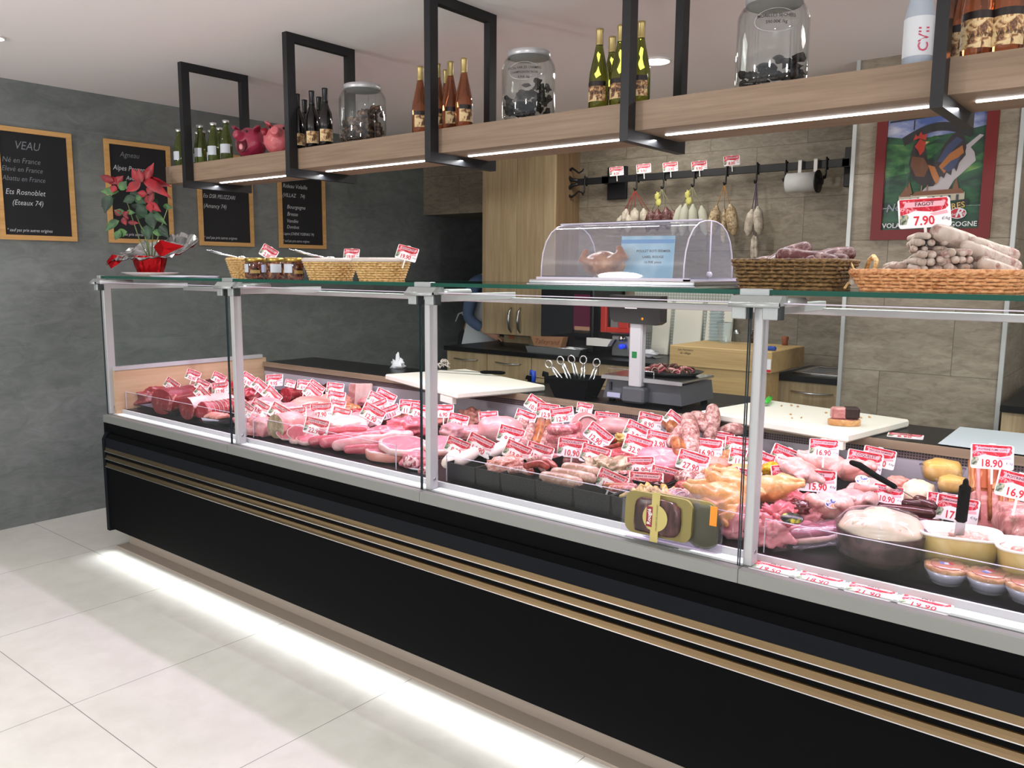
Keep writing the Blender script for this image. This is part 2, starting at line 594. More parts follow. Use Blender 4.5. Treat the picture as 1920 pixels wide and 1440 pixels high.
G_EDGED = mat('glass_edge_dark', '#1c3238', .2)
G_ACR = clear('acrylic', (.97, .97, .985), f0=1.25)
G_ACRE = mat('acrylic_edge', '#cfc8d8', .25)
G_DOME = clear('acrylic_dome', (.9, .91, .95), rough=.03, film=.10, filmcol=(.8, .8, .95))
G_JAR = clear('jar_glass', (.94, .96, .96), f0=1.55)
G_FILM = clear('plastic_film', (.97, .95, 1), f0=1.4, film=.03, filmcol=(.95, .9, 1))
M_RED = mat('red_print', '#c8102a', .4)
M_TEXTK = mat('black_print', '#262024', .5)
M_PAPER = mat('paper', '#e9ebf0', .6)
M_CARD = mat('tag_card', '#f3eef0', .35)
def m_tagpic(nt, b):
    v = nt.coord((1, 1, 1))
    inf = nt.n('ShaderNodeObjectInfo')
    ad = nt.n('ShaderNodeVectorMath', {'operation': 'ADD'}, i0=v, i1=inf.outputs['Location']).outputs[0]
    n1 = nt.noise(v, 38, 3, .6, 1.2)
    c = nt.ramp(n1, [(.30, srgb('#6e0a14')), (.44, srgb('#b8142a')), (.54, srgb('#c92a40')), (.58, srgb('#eeb4ba')), (.61, srgb('#c22438')), (.8, srgb('#7c0e18'))])
    L(nt, c, b.inputs['Base Color'])
M_TAGPIC = mat('tag_picture', rough=.4, fn=m_tagpic)
M_TAGGRN = mat('tag_picture_green', rough=.4, fn=lambda nt, b: L(nt, nt.ramp(nt.noise(nt.coord(), 70, 2), [(.4, srgb('#3c4a3a')), (.5, srgb('#8f9a86')), (.62, srgb('#cdbf9e'))]), b.inputs['Base Color']))
M_TAGBAR = mat('tag_title_bar', '#e6aab4', .4)
M_TAGTXT = mat('tag_price_red', '#d3122e', .4)

def meat(name, lean, fat, scale=30, lo=.5, hi=.62, rough=.34, bumpk=.35, dist=1.0, stretch=(1, 1, 1), dark=None, tone=(1, 1, 1)):
    def srgb(h_, f_=globals()['srgb']):
        return tuple(a_ * b_ for a_, b_ in zip(f_(h_), tone))
    def fn(nt, b):
        v = nt.coord(stretch)
        n1 = nt.noise(v, scale, 5, .6, dist)
        n2 = nt.noise(v, scale * .35, 4, .6, .8)
        c = nt.ramp(n1, [(lo, srgb(lean)), (hi, srgb(fat))])
        d = dark or lean
        c = nt.mix(nt.ramp(n2, [(.42, (.0,) * 3), (.62, (.8,) * 3)]), c, srgb(d), 'MULTIPLY' if dark is None else 'MIX')
        L(nt, c, b.inputs['Base Color'])
        bump(nt, b, n1, bumpk, .004)
    return mat(name, rough=rough, fn=fn, coat=.15)
K_BEEF = meat('beef_lean', '#8c2a30', '#c9807c', 26, .56, .66, dark='#6e1c22')
K_BEEFD = meat('beef_dark', '#5e161b', '#8c3a38', 30, .5, .7, dark='#3c0c10')
K_BEEFR = meat('beef_red', '#a52b36', '#d98a8a', 34, .52, .66, dark='#8a1f2a')
K_FAT = meat('fat_white', '#ecd3cb', '#f6e6df', 22, .4, .6, dark='#e3b7ae', tone=(.85, .72, .74))
K_PINKF = meat('pink_fat', '#e9a8a6', '#f5d5cf', 18, .42, .58, dark='#e08f90', tone=(.85, .72, .74))
K_PORK = meat('pork_lean', '#d7707c', '#edb0b0', 28, .5, .66, dark='#c95a68', tone=(.85, .72, .74))
K_PORKL = meat('pork_light', '#e39a9c', '#f2cbc4', 20, .45, .6, dark='#d98488', tone=(.85, .72, .74))
K_PORKSK = meat('pork_skin', '#e8a491', '#f3c6b6', 8, .4, .65, bumpk=.1, dark='#e08f7f', tone=(.85, .72, .74))
K_VEAL = meat('veal_pale', '#e5aeb0', '#f5dcd8', 14, .42, .6, dark='#dc9498', tone=(.85, .72, .74))
K_HAM = meat('ham', '#dd8a96', '#edb0b6', 40, .5, .7, bumpk=.12, dark='#cf7482', tone=(.85, .72, .74))
K_HAMP = meat('ham_pale', '#dfa9ab', '#ecc8c6', 10, .4, .65, bumpk=.08, dark='#d0928f', tone=(.85, .72, .74))
K_MINCE = meat('mince', '#b9615a', '#e5aaa0', 90, .42, .6, bumpk=.8)
K_MINCEL = meat('minced_pale', '#cf8d80', '#ecc0b2', 80, .42, .6, bumpk=.8)
K_TOUL = meat('toulouse_sausage', '#d27f84', '#f0bdbb', 70, .45, .6, bumpk=.2, tone=(.85, .72, .74))
K_SMOKE = meat('smoked_sausage', '#8e4a28', '#c07a44', 36, .4, .65, bumpk=.25, dark='#6a3118')
K_MERG = meat('merguez', '#8c2a22', '#b8584a', 60, .45, .65, bumpk=.2)
K_ANDOU = meat('andouillette', '#b89a84', '#dccab6', 40, .45, .6, bumpk=.4, dark='#a07e6c', tone=(.85, .72, .74))
K_BLANC = meat('boudin_blanc', '#eee6da', '#f7f2ea', 12, .3, .7, bumpk=.03, dark='#e6d8cc', tone=(.88, .85, .83))
K_NOIR = meat('boudin_noir', '#3a1216', '#5a2226', 14, .35, .7, rough=.22, bumpk=.05, dark='#2a0c10')
K_LIVER = meat('liver', '#4e1418', '#6e2226', 16, .4, .7, rough=.15, bumpk=.3, dark='#360c10')
K_TRIPE = meat('tripe_brown', '#9a8266', '#c9b698', 26, .4, .6, bumpk=.6, dark='#6e5840')
K_SALAMI = meat('dry_sausage', '#a2635c', '#d2b3aa', 70, .4, .58, bumpk=.3, rough=.55)
K_SALAMIW = meat('white_mould_sausage', '#cfc4ba', '#a07870', 34, .5, .66, bumpk=.4, rough=.75, tone=(.88, .85, .83))
K_FLOUR = meat('floury_sausage', '#c9c3b6', '#a99f8e', 40, .5, .7, bumpk=.4, rough=.8, tone=(.88, .85, .83))
K_HERB = meat('herb_sausage', '#b8a688', '#7d6a48', 80, .5, .6, bumpk=.5, rough=.8)
K_PLUM = meat('dark_dry_sausage', '#5b2c2c', '#a48a86', 50, .5, .66, bumpk=.4, rough=.6, dark='#3f1b1c')
K_CHICK = meat('chicken_pale', '#e8c0b6', '#f1d9cf', 60, .45, .6, bumpk=.3, dark='#dfa8a0', tone=(.85, .72, .74))
K_CHICKY = meat('chicken_yellow', '#e2b06c', '#efcf96', 60, .45, .6, bumpk=.3, dark='#d89a58', tone=(.85, .72, .74))
K_CHICKR = meat('roast_chicken', '#a86a3c', '#cf9a64', 16, .4, .62, bumpk=.3, dark='#7c4020')
K_TURK = meat('poultry_meat', '#e0949a', '#efbcc0', 14, .4, .65, bumpk=.1, dark='#d27c86', tone=(.85, .72, .74))
K_RABBIT = meat('rabbit', '#c9606a', '#e8a6a8', 16, .42, .62, dark='#a83c48')
K_DUCK = meat('duck_breast', '#8e3c4c', '#c87e88', 24, .5, .64, dark='#742a3a')
K_DUCKF = meat('duck_fat', '#dfc0a8', '#efdccb', 20, .4, .62, dark='#d0a88e', tone=(.85, .72, .74))
K_CURRY = meat('curry_meat', '#c9a94e', '#e6d18c', 50, .42, .6, bumpk=.5, dark='#a8843a')
K_BACON = meat('smoked_bacon', '#a4542c', '#dca06c', 22, .42, .6, bumpk=.4, stretch=(1, 4, 1), dark='#7c3418')
K_BACONP = meat('bacon_meat', '#c88a84', '#edc6ba', 22, .42, .6, stretch=(1, 5, 1), dark='#a8605c', tone=(.85, .72, .74))
K_PAUP = meat('caul_fat_roll', '#8a4a44', '#dcb6a8', 26, .44, .54, bumpk=.7, dist=2.5, dark='#6e342e')
K_CAUL = meat('lacy_caul', '#a8505c', '#f0dcdc', 36, .44, .5, bumpk=.6, dist=1.5, tone=(.85, .72, .74))
K_PATE = meat('meat_in_terrine', '#c0988c', '#dcbcae', 40, .42, .62, bumpk=.6, dark='#a07a70')
K_DOUGH = meat('dough', '#f0e2c4', '#f8efdc', 8, .3, .7, bumpk=.1, dark='#e8d2a8', tone=(.88, .85, .83))
K_CRUST = meat('pie_crust', '#c08850', '#e0b47c', 26, .4, .62, bumpk=.4, dark='#a06a34')
K_OMEL = meat('yellow_loaf', '#e0b860', '#f0d890', 14, .4, .66, bumpk=.2, dark='#c89a48', tone=(.88, .85, .83))
K_YFAT = meat('yellow_fat', '#e2cd8a', '#efe2ae', 10, .35, .65, bumpk=.05, dark='#cdb266', tone=(.88, .85, .83))

# ------------------------------------------------------------------ room
def sbox(name, a, b, m):
    return struct(MB().box(a, b, m).build(name))
sbox('floor', (-.78, -4.6, -.06), (8.0, 5.9, 0), M_FLOOR)
sbox('ceiling', (-.78, -4.6, 2.45), (8.0, 5.9, 2.52), M_CEIL)
sbox('wall_left', (-.80, -4.6, 0), (-.72, 5.9, 2.45), M_SLATE)
# rear wall of the kitchen recess, with the corridor opening at its left under a tiled lintel
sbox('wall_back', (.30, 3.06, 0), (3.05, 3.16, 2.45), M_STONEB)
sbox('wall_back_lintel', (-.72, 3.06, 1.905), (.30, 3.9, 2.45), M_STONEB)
sbox('wall_corridor_right', (.22, 3.16, 0), (.30, 5.9, 1.905), M_SLATE)
sbox('wall_corridor_end', (-.72, 5.0, 0), (.22, 5.1, 2.2), M_SLATE)
sbox('ceiling_corridor', (-.72, 3.9, 1.905), (.30, 5.1, 1.96), M_BLACK)
o = MB()
o.box((2.985, 2.265, 0), (3.68, 2.30, 2.45), M_STONE)
o.box((2.985, 2.30, 0), (3.68, 3.10, 2.45), M_STONEY)
struct(o.build('wall_pillar'))
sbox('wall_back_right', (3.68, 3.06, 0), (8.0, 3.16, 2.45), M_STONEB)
for i, x in enumerate((2.985, 3.68)):
    sbox('trim_%d' % (i + 1), (x - .008, 2.253, 0), (x + .010, 2.272, 2.45), M_TRIM)
# low kerb under the counter: tile plinth
# round ceiling lamps
def ceiling_lamp(loc, r, label):
    t = thing('ceiling_lamp', loc, label=label, cat='ceiling light')
    MB().lathe([(r * .86, -.002), (r * .86, -.006), (.0, -.007)], M_LAMP, 32).build('lamp_disc', t)
    MB().lathe([(r * .87, -.008), (r, -.006), (r, 0), (r * .87, 0)], M_WHITE, 32, cap=False).build('lamp_ring', t)
    return t
ceiling_lamp((2.225, 1.675, 2.449), .075, 'round recessed ceiling lamp glowing between the hanging shelf frames')
ceiling_lamp((.13, -.43, 2.449), .045, 'small round ceiling spot glowing at the top corner by the slate wall')
area('ceiling_lamp_light', (2.225, 1.675, 2.436), .12, .12, 9, (1.0, .97, .92), shape='DISK')
area('ceiling_spot_light', (.13, -.43, 2.436), .05, .05, 2.5, (1.0, .97, .95), shape='DISK')

# ------------------------------------------------------------------ chalkboards on the slate wall (plane x = -.72, facing +x)
M_CHALKB = mat('blackboard', '#15171b', .6)
M_CHALK = mat('chalk', '#c9cdd2', .9)
M_CHALKF = mat('chalk_faint', '#7d8187', .9)
def chalkboard(y0, z0, wd, ht, lines, label, rows):
    t = thing('chalkboard', (-.718, y0, z0), label=label, cat='chalkboard', group='menu chalkboards on the slate wall')
    f = MB()
    fw = .026
    # local: x out of the wall, y along it, z up
    for (a, b) in (((0, 0), (wd, fw)), ((0, ht - fw), (wd, ht)), ((0, fw), (fw, ht - fw)), ((wd - fw, fw), (wd, ht - fw))):
        f.box((0, a[0], a[1]), (.018, b[0], b[1]), M_PINE)
    f.build('frame', t)
    MB().box((0, fw, fw), (.008, wd - fw, ht - fw), M_CHALKB).build('board', t)
    for (txt, y, z, size, m_, sx) in rows:
        w_ = MB()
        M = Matrix.Translation((.0088, y, z)) @ Matrix(((0, 0, 1, 0), (1, 0, 0, 0), (0, 1, 0, 0), (0, 0, 0, 1)))
        w_.text(txt, size, m_, M, align='LEFT', shear=.25, sx=sx, bold=-.004)
        w_.build('chalk_line', t)
    return t
CK, CF = M_CHALK, M_CHALKF
chalkboard(-.165, 1.60, .40, .60, 0, 'large chalkboard headed VEAU with origin lines, nearest the shop front', [
    ('VEAU', .10, .505, .062, CF, .85), ('Né en France', .035, .425, .040, CF, .88), ('Elevé en France', .03, .378, .038, CF, .86),
    ('Abattu en France', .03, .328, .038, CF, .82), ('Ets Rosnoblet', .04, .256, .042, CK, .86), ('(Eteaux 74)', .07, .200, .040, CK, .86),
    ('* sauf pas prix autres origines', .035, .052, .025, CK, .78)])
chalkboard(.421, 1.60, .405, .60, 0, 'chalkboard headed Agneau standing behind the red poinsettia', [
    ('Agneau', .09, .52, .044, CF, .9), ('Alpes Provence', .045, .44, .042, CK, .86), ('Aveyron', .12, .385, .036, CK, .9),
    ('Sisteron', .07, .33, .036, CK, .9), ('04', .25, .33, .036, CK, .9), ('* sauf pas prix autres', .035, .052, .026, CK, .78)])
chalkboard(1.006, 1.60, .402, .60, 0, 'chalkboard reading Ets DSR Pelizzari (Amancy 74), half hidden under the hanging shelf', [
    ('PORC', .13, .50, .055, CK, 1.0),
    ('Ets DSR PELIZZARI', .035, .318, .036, CK, .80), ('(Amancy 74)', .035, .255, .038, CK, .85),
    ('* sauf pas prix autres origines', .03, .052, .026, CK, .78)])
chalkboard(1.617, 1.60, .406, .60, 0, 'chalkboard listing Bourgogne, Bresse, Vendée and Dombes, farthest from the shop front', [
    ('Volailles', .10, .52, .05, CK, .9),
    ('Rideau Volaille', .04, .432, .040, CK, .88), ('(VILLAZ    74)', .035, .368, .038, CK, .86), ('Bourgogne', .07, .288, .038, CK, .95),
    ('Bresse', .07, .238, .038, CK, .9), ('Vendée', .065, .190, .036, CK, .9), ('Dombes', .065, .148, .034, CK, .9),
    ('Lapins (CHENS YGIENAU 74)', .035, .100, .028, CK, .76), ('* sauf pas prix autres origines', .03, .050, .025, CK, .76)])

# ------------------------------------------------------------------ framed poster on the pillar (plane y = 2.265, facing -y)
def poster():
    x0, x1, z0, z1 = 3.091, 3.592, 1.609, 2.31
    t = thing('framed_poster', (x0, 2.263, z0), label='dark red framed rooster poster of Burgundy poultry on the stone tile pillar', cat='poster')
    W, H, fw = x1 - x0, z1 - z0, .046
    MF = mat('poster_frame_red', '#6d1a1c', .45)
    f = MB()
    f.box((0, -.022, 0), (W, 0, fw), MF); f.box((0, -.022, H - fw), (W, 0, H), MF)
    f.box((0, -.022, fw), (fw, 0, H - fw), MF); f.box((W - fw, -.022, fw), (W, 0, H - fw), MF)
    f.build('frame', t)
    iw, ih = W - 2 * fw, .536  # picture seen part is .53 tall below the shelf; the rest is sky
    p = MB()
    lay = [0]
    def poly(pts, m):
        lay[0] += 1
        y = -.006 - .0003 * lay[0]
        q = [(fw + u * iw, y, fw + v * ih) for u, v in pts]
        area2 = sum(q[i][0] * q[(i + 1) % len(q)][2] - q[(i + 1) % len(q)][0] * q[i][2] for i in range(len(q)))
        if area2 < 0:
            q.reverse()
        p.face(q, m)
    def mm(n, c):
        return mat('print_' + n, c, .35)
    sky = mat('print_sky', rough=.35, fn=lambda nt, b: L(nt, nt.ramp(nt.noise(nt.coord((1, 1, 2.5)), 7, 5), [(.4, srgb('#4d5f9c')), (.55, srgb('#8b93bd')), (.68, srgb('#c2c2d4'))]), b.inputs['Base Color']))
    grn = mat('print_green', rough=.35, fn=lambda nt, b: L(nt, nt.ramp(nt.noise(nt.coord((1, 1, 2)), 14, 5), [(.38, srgb('#1f4a2e')), (.55, srgb('#3c7040')), (.7, srgb('#6f9650'))]), b.inputs['Base Color']))
    grd = mat('print_dark_green', rough=.35, fn=lambda nt, b: L(nt, nt.ramp(nt.noise(nt.coord((1, 1, 2)), 14, 5), [(.38, srgb('#16332a')), (.6, srgb('#2c5a3c'))]), b.inputs['Base Color']))
    top = (H - 2 * fw) / ih
    poly([(0, 0), (1, 0), (1, .84), (0, .84)], grd)
    poly([(0, .80), (.3, .76), (.7, .79), (1, .83), (1, top), (0, top)], sky)
    poly([(0, .53), (.3, .66), (.55, .76), (.5, .78), (.2, .72), (0, .74)], grn)
    poly([(0, .40), (.35, .52), (.62, .70), (.5, .72), (.2, .64), (0, .55)], grn)
    poly([(.62, .35), (.8, .45), (1, .5), (1, .62), (.85, .56)], grn)
    poly([(0, .25), (.2, .33), (.4, .5), (0, .45)], grd)
    road = mm('road', '#b9aeb4')
    poly([(.35, .28), (.64, .28), (.72, .4), (.92, .55), (.9, .62), (.86, .66), (.98, .75), (.94, .76), (.8, .67), (.82, .6), (.7, .5), (.45, .36)], road)
    iron = mm('sign_iron', '#23242b')
    poly([(.02, .915), (.92, .955), (.92, .97), (.02, .93)], iron)
    for k in range(5):
        cx = .12 + k * .17
        pts = []
        for i in range(14):
            a = pi * i / 13
            pts.append((cx + .07 * cos(a), .935 + .05 * sin(a) + .006 * k))
        for i in range(13, -1, -1):
            a = pi * i / 13
            pts.append((cx + .052 * cos(a), .935 + .035 * sin(a) + .006 * k))
        poly(pts, iron)
    # hanging arched board
    arc = [(.16 + .72 * i / 12, .78 + .09 * sin(pi * i / 12) + .03 * i / 12) for i in range(13)]
    arc2 = [(.19 + .66 * i / 12, .71 + .09 * sin(pi * i / 12) + .03 * i / 12) for i in range(12, -1, -1)]
    poly(arc + arc2, mm('sign_board', '#2b2a2c'))
    for u in (.28, .72):
        poly([(u - .006, .84), (u + .006, .84), (u + .006, .92), (u - .006, .92)], iron)
    # rooster
    dk, br, og, bl, rd = mm('feather_dark', '#332a2e'), mm('feather_brown', '#6e4632'), mm('feather_orange', '#b06a34'), mm('feather_blue', '#3c4668'), mm('comb_red', '#b83a2c')
    tail = [(.50, .50), (.56, .62), (.60, .70), (.68, .78), (.76, .79), (.80, .74), (.82, .66), (.80, .58), (.76, .54), (.74, .47), (.70, .52), (.69, .44), (.64, .47), (.62, .42)]
    poly(tail, dk)
    poly([(.54, .56), (.62, .68), (.72, .755), (.78, .72), (.70, .66), (.62, .55)], bl)
    poly([(.56, .52), (.66, .62), (.78, .68), (.80, .62), (.70, .55), (.62, .46)], og)
    poly([(.60, .50), (.68, .56), (.77, .59), (.72, .50), (.66, .47)], bl)
    body = [(.27, .66), (.25, .56), (.28, .46), (.34, .40), (.42, .36), (.52, .36), (.58, .42), (.58, .50), (.52, .56), (.44, .58), (.42, .66), (.40, .72), (.34, .75), (.29, .72)]
    poly(body, dk)
    poly([(.28, .62), (.27, .54), (.33, .45), (.42, .44), (.46, .52), (.40, .60)], br)
    poly([(.45, .54), (.52, .52), (.58, .42), (.55, .37), (.50, .44)], og)
    poly([(.30, .70), (.35, .76), (.41, .73), (.40, .66), (.36, .62), (.34, .66)], rd)
    poly([(.28, .75), (.30, .80), (.33, .78), (.35, .82), (.38, .79), (.42, .80), (.41, .745), (.34, .765)], rd)
    poly([(.41, .735), (.45, .73), (.41, .71)], mm('beak', '#c9a860'))
    for u in (.39, .45):
        poly([(u, .29), (u + .012, .29), (u + .02, .37), (u + .005, .37)], mm('feather_leg', '#8a6a50'))
    # village roofs
    wl, rf = mm('house_wall', '#c0b4a2'), mm('house_roof', '#7c5038')
    poly([(.17, .20), (.84, .24), (.84, .30), (.17, .29)], wl)
    poly([(.30, .285), (.34, .32), (.80, .33), (.84, .29)], rf)
    poly([(.17, .28), (.24, .37), (.30, .28)], rf); poly([(.24, .30), (.27, .41), (.31, .30)], rf)
    poly([(.70, .29), (.75, .42), (.79, .29)], rf)
    for k in range(8):
        u = .20 + k * .08
        poly([(u, .215 + .003 * k), (u + .025, .215 + .003 * k), (u + .025, .26 + .003 * k), (u, .26 + .003 * k)], mm('house_window', '#3a3c48'))
    # lettering
    gold, wht = mm('gold', '#c8a95a'), mm('white', '#d8d8dc')
    poly([(.60, .11), (.88, .19), (.88, .25), (.60, .17)], mm('name_board', '#20242a'))
    lay[0] += 1
    def ptxt(s, u, v, size, m, rot=0, **k):
        lay[0] += 1
        M = Matrix.Translation((fw + u * iw, -.006 - .0003 * lay[0], fw + v * ih)) @ Euler((R(90), 0, 0)).to_matrix().to_4x4() @ Matrix.Rotation(rot, 4, 'Z')
        p.text(s, size, m, M, **k)
    ptxt('ERES', .765, .185, .036, gold, .16, bold=.01)
    ptxt('Nos', .14, .19, .05, mm('script', '#8a8ea0'), .12, shear=.3)
    ptxt('FERMIERES', .40, .16, .03, gold, .12)
    ptxt('VOLAILLES DE BOURGOGNE', .5, .035, .031, wht, 0, bold=.012)
    poly([(.79 + .085 * cos(a * pi / 12), .125 + .045 * sin(a * pi / 12)) for a in range(24)], wht)
    poly([(.79 + .078 * cos(a * pi / 12), .125 + .039 * sin(a * pi / 12)) for a in range(24)], mm('seal_red', '#b3303a'))
    ptxt('R', .80, .125, .055, wht, 0, bold=.02, shear=.3)
    ptxt('Label  ouge', .79, .12, .016, wht, .1)
    p.build('picture', t)
    g = MB(); g.box((fw, -.0165, fw), (W - fw, -.018, H - fw), G_PANE); g.build('glass', t)
poster()

# ------------------------------------------------------------------ refrigerated display counter
XL, XR = 0.0, 4.75
POSTS = (-.018, 1.142, 2.299, 3.454, 4.61)
def deck_z(y):
    return .718 + .03 * (y - .1)
counter = thing('display_counter', (0, 0, 0), label='long black refrigerated meat display counter with aluminium posts and glass top', cat='display counter')
C_ = counter
# tile kerb and skirting below the counter
k = MB()
k.box((.055, .003, 0), (XR, .09, .012), M_PLINTH)
k.box((.07, .066, .012), (XR, .9, .13), M_PLINTH)
k.build('plinth', C_)
# body: side panel and front panels
b = MB()
b.box((0, .0, .09), (.03, 1.0, .66), M_BLACKP)
b.box((.03, .002, .12), (XR, .03, .66), M_BLACKP)
b.box((.03, .03, .12), (XR, 1.0, .15), M_BLACKP)
b.box((.03, .97, .15), (XR, 1.0, .89), M_BLACKP)
b.build('body', C_)
# protruding bumper with three bright strips
bx0 = .075
b = MB()
b.prism([(-.03, .12), (-.03, .595), (-.008, .612), (.004, .612), (.004, .12)], bx0, XR, M_BLACK, axis='x')
b.build('bumper_panel', C_)
b = MB()
b.prism([(-.036, .105), (-.036, .585), (-.018, .618), (.004, .618), (.004, .105)], .048, bx0, M_DKGREY, axis='x')
b.build('bumper_end_cap', C_)
b = MB().box((bx0, -.0325, .532), (XR, -.030, .594), M_DKGREY); b.build('bumper_band', C_)
for z in (.527, .488, .447):
    s_ = MB()
    s_.prism([(-.030, z - .004), (-.0385, z - .003), (-.0385, z), (-.0335, z + .006), (-.0335, z + .017), (-.030, z + .019)], bx0, XR, M_BRASS, axis='x')
    s_.box((bx0, -.0392, z - .0035), (XR, -.0383, z - .0008), M_CHROME)
    s_.build('metal_strip', C_)
# aluminium lip, split by module
xs = (-.004, 1.135, 2.305, 3.458, XR)
for i in range(4):
    l = MB()
    l.prism([(0, .662), (0, .697), (.004, .700), (.024, .700), (.024, .694), (.032, .694), (.032, .700), (.048, .700), (.048, .662)], xs[i] + .0008, xs[i + 1] - .0008, M_ALU, axis='x')
    l.build('lip', C_)
l = MB().box((0.0, .048, .66), (XR, .086, .700), M_LEDGE); l.build('ledge', C_)
l = MB()
l.box((.005, .086, .66), (XR, .094, .7195), M_ALUP)
l.build('deck_edge', C_)
# deck and rear riser
d = MB()
d.add([(.03, .094, deck_z(.094)), (XR, .094, deck_z(.094)), (XR, .965, deck_z(.965)), (.03, .965, deck_z(.965)),
       (.03, .094, .70), (XR, .094, .70), (XR, .965, .70), (.03, .965, .70)],
      [(0, 1, 2, 3), (4, 7, 6, 5), (0, 4, 5, 1), (2, 6, 7, 3), (1, 5, 6, 2), (0, 3, 7, 4)], M_BLACKG)
d.build('deck', C_)
d = MB()
d.box((.03, .955, .744), (XR, .97, .862), M_RISER)
d.build('rear_riser', C_)
def m_perf(nt, b):
    P = nt.world()
    sep = nt.n('ShaderNodeSeparateXYZ', None, Vector=P)
    fx = nt.math('ADD', nt.math('FRACT', nt.math('DIVIDE', sep.outputs[0], .009)), -.5)
    fz = nt.math('ADD', nt.math('FRACT', nt.math('DIVIDE', sep.outputs[2], .009)), -.5)
    r2 = nt.math('ADD', nt.math('MULTIPLY', fx, fx), nt.math('MULTIPLY', fz, fz))
    L(nt, nt.mix(nt.math('LESS_THAN', r2, .09), srgb('#6a5a5c'), srgb('#1c1718')), b.inputs['Base Color'])
M_PERF = mat('perforated_grille', rough=.5, fn=m_perf)
d = MB().box((.03, .953, .848), (XR, .968, .872), M_PERF); d.build('air_grille', C_)
# serving worktop
d = MB()
d.box((.03, .945, .874), (XR, .957, .902), M_OAKX)
d.build('worktop_edge', C_)
d = MB().box((.03, .957, .874), (XR, 1.32, .900), M_BLACKG); d.build('worktop', C_)
# wooden end panel inside on the left with pale rail
d = MB().box((.004, .06, .70), (.026, .97, .925), M_OAKY); d.build('end_panel', C_)
d = MB().box((0.0, .06, .925), (.03, .945, .945), M_ALUP); d.build('end_rail', C_)
# posts
for i, x in enumerate(POSTS):
    p = MB()
    p.box((x, .036, .700), (x + .024, .076, 1.37), M_ALUP, .002)
    p.build('post', C_)
    s_ = MB(); s_.M = T(x + .024, .056, .735, 0, R(90), 0)
    s_.lathe([(.006, 0), (.006, .0012), (.002, .0016), (0, .0008)], M_STEEL, 12)
    s_.build('screw', C_)
    a = MB()
    a.box((x + .001, .06, 1.345), (x + .023, .50, 1.372), M_ALUP, .002)
    a.build('arm', C_)
r_ = MB().box((0.0, .472, 1.332), (XR, .494, 1.353), M_ALUP, .002); r_.build('rear_rail', C_)
# end glass at the left
g = MB().box((.006, .09, .945), (.012, .48, 1.34), G_PANE); g.build('end_pane', C_)
# front panes and their edges
gx = [(-.006, 1.128), (1.133, 2.288), (2.293, 3.445), (3.450, 4.60)]
for x0, x1 in gx:
    g = MB(); g.box((x0, .0245, .696), (x1, .0305, 1.378), G_PANE); g.build('front_pane', C_)
    e = MB()
    e.box((x0 - .0005, .0243, .697), (x0 + .0008, .0307, 1.378), G_EDGED)
    e.box((x1 - .0008, .0243, .697), (x1 + .0005, .0307, 1.378), G_EDGED)
    e.box((x0, .0243, 1.377), (x1, .0307, 1.3795), G_ACRE)
    e.build('pane_edge', C_)
# glass top
g = MB(); g.box((-.03, .032, 1.3985), (XR, .505, 1.410), G_TOP); g.build('glass_top', C_)
e = MB(); e.box((-.03, .029, 1.3982), (XR, .0325, 1.4103), G_EDGE); e.box((-.03, .504, 1.3982), (XR, .507, 1.4103), G_EDGE); e.build('glass_top_edge', C_)
# hinges
M_HINGE = mat('hinge_grey', '#a9afae', .35, metal=.35)
M_HINGED = mat('hinge_dark', '#34393b', .4)
def hinge(x, full=True):
    h = thing('hinge', (x, 0, 0)); h.parent = C_
    w = .062 if full else .03
    x0 = -.05 if full else -.03
    b = MB()
    b.box((x0 + .015, .024, 1.396), (x0 + .09 - (0 if full else .04), .05, 1.4125), M_HINGE, .001)
    b.prism([(-.006, 1.372), (-.006, 1.378), (.012, 1.396), (.05, 1.396), (.05, 1.372)], x0, .078 if full else .025, M_HINGE, axis='x')
    b.build('hinge_body', h)
    c = MB(); c.M = T(x0, -.004, 1.374, 0, R(90), 0)
    c.lathe([(.0065, 0), (.0065, .128 if full else .055)], M_HINGE, 14)
    c.build('hinge_pin', h)
    for a, bb in (((-.047, -.010), (.032, .07)) if full else ((-.012, .02),)):
        q = MB()
        q.box((a, .006, 1.338), (bb, .022, 1.371), M_HINGE, .002)
        q.box((bb - .001, .012, 1.338), (bb + .005, .04, 1.371), M_HINGED)
        q.build('pane_clamp', h)
    r_ = MB(); r_.tube([(.066 if full else .02, .02, 1.379), (.066 if full else .02, .19, 1.379)], .011, M_ALUP, 12)
    r_.build('gas_strut', h)
for i, x in enumerate(POSTS[:4]):
    hinge(x, i > 0)
hinge(POSTS[4])
# acrylic guards in front of the meat
for j, (x0, x1) in enumerate(((.03, 1.12), (1.17, 2.075), (2.33, 3.44), (3.48, 4.6))):
    t = thing('acrylic_guard', (0, 0, 0), label='low clear acrylic guard along the front of %s' % ['the beef at the slate wall end', 'the pork and veal in the second bay', 'the black trays in the third bay', 'the poultry and pies in the fourth bay'][j], cat='food guard', group='acrylic guards along the deck')
    g = MB(); g.box((x0, .108, .7195), (x1, .1105, .811), G_ACR); g.build('guard_sheet', t)
    e = MB(); e.box((x0, .1075, .8105), (x1, .111, .812), G_ACRE)
    e.box((x0, .1075, .7195), (x0 + .0015, .111, .811), G_ACRE); e.box((x1 - .0015, .1075, .7195), (x1, .111, .811), G_ACRE)
    e.build('guard_edge', t)

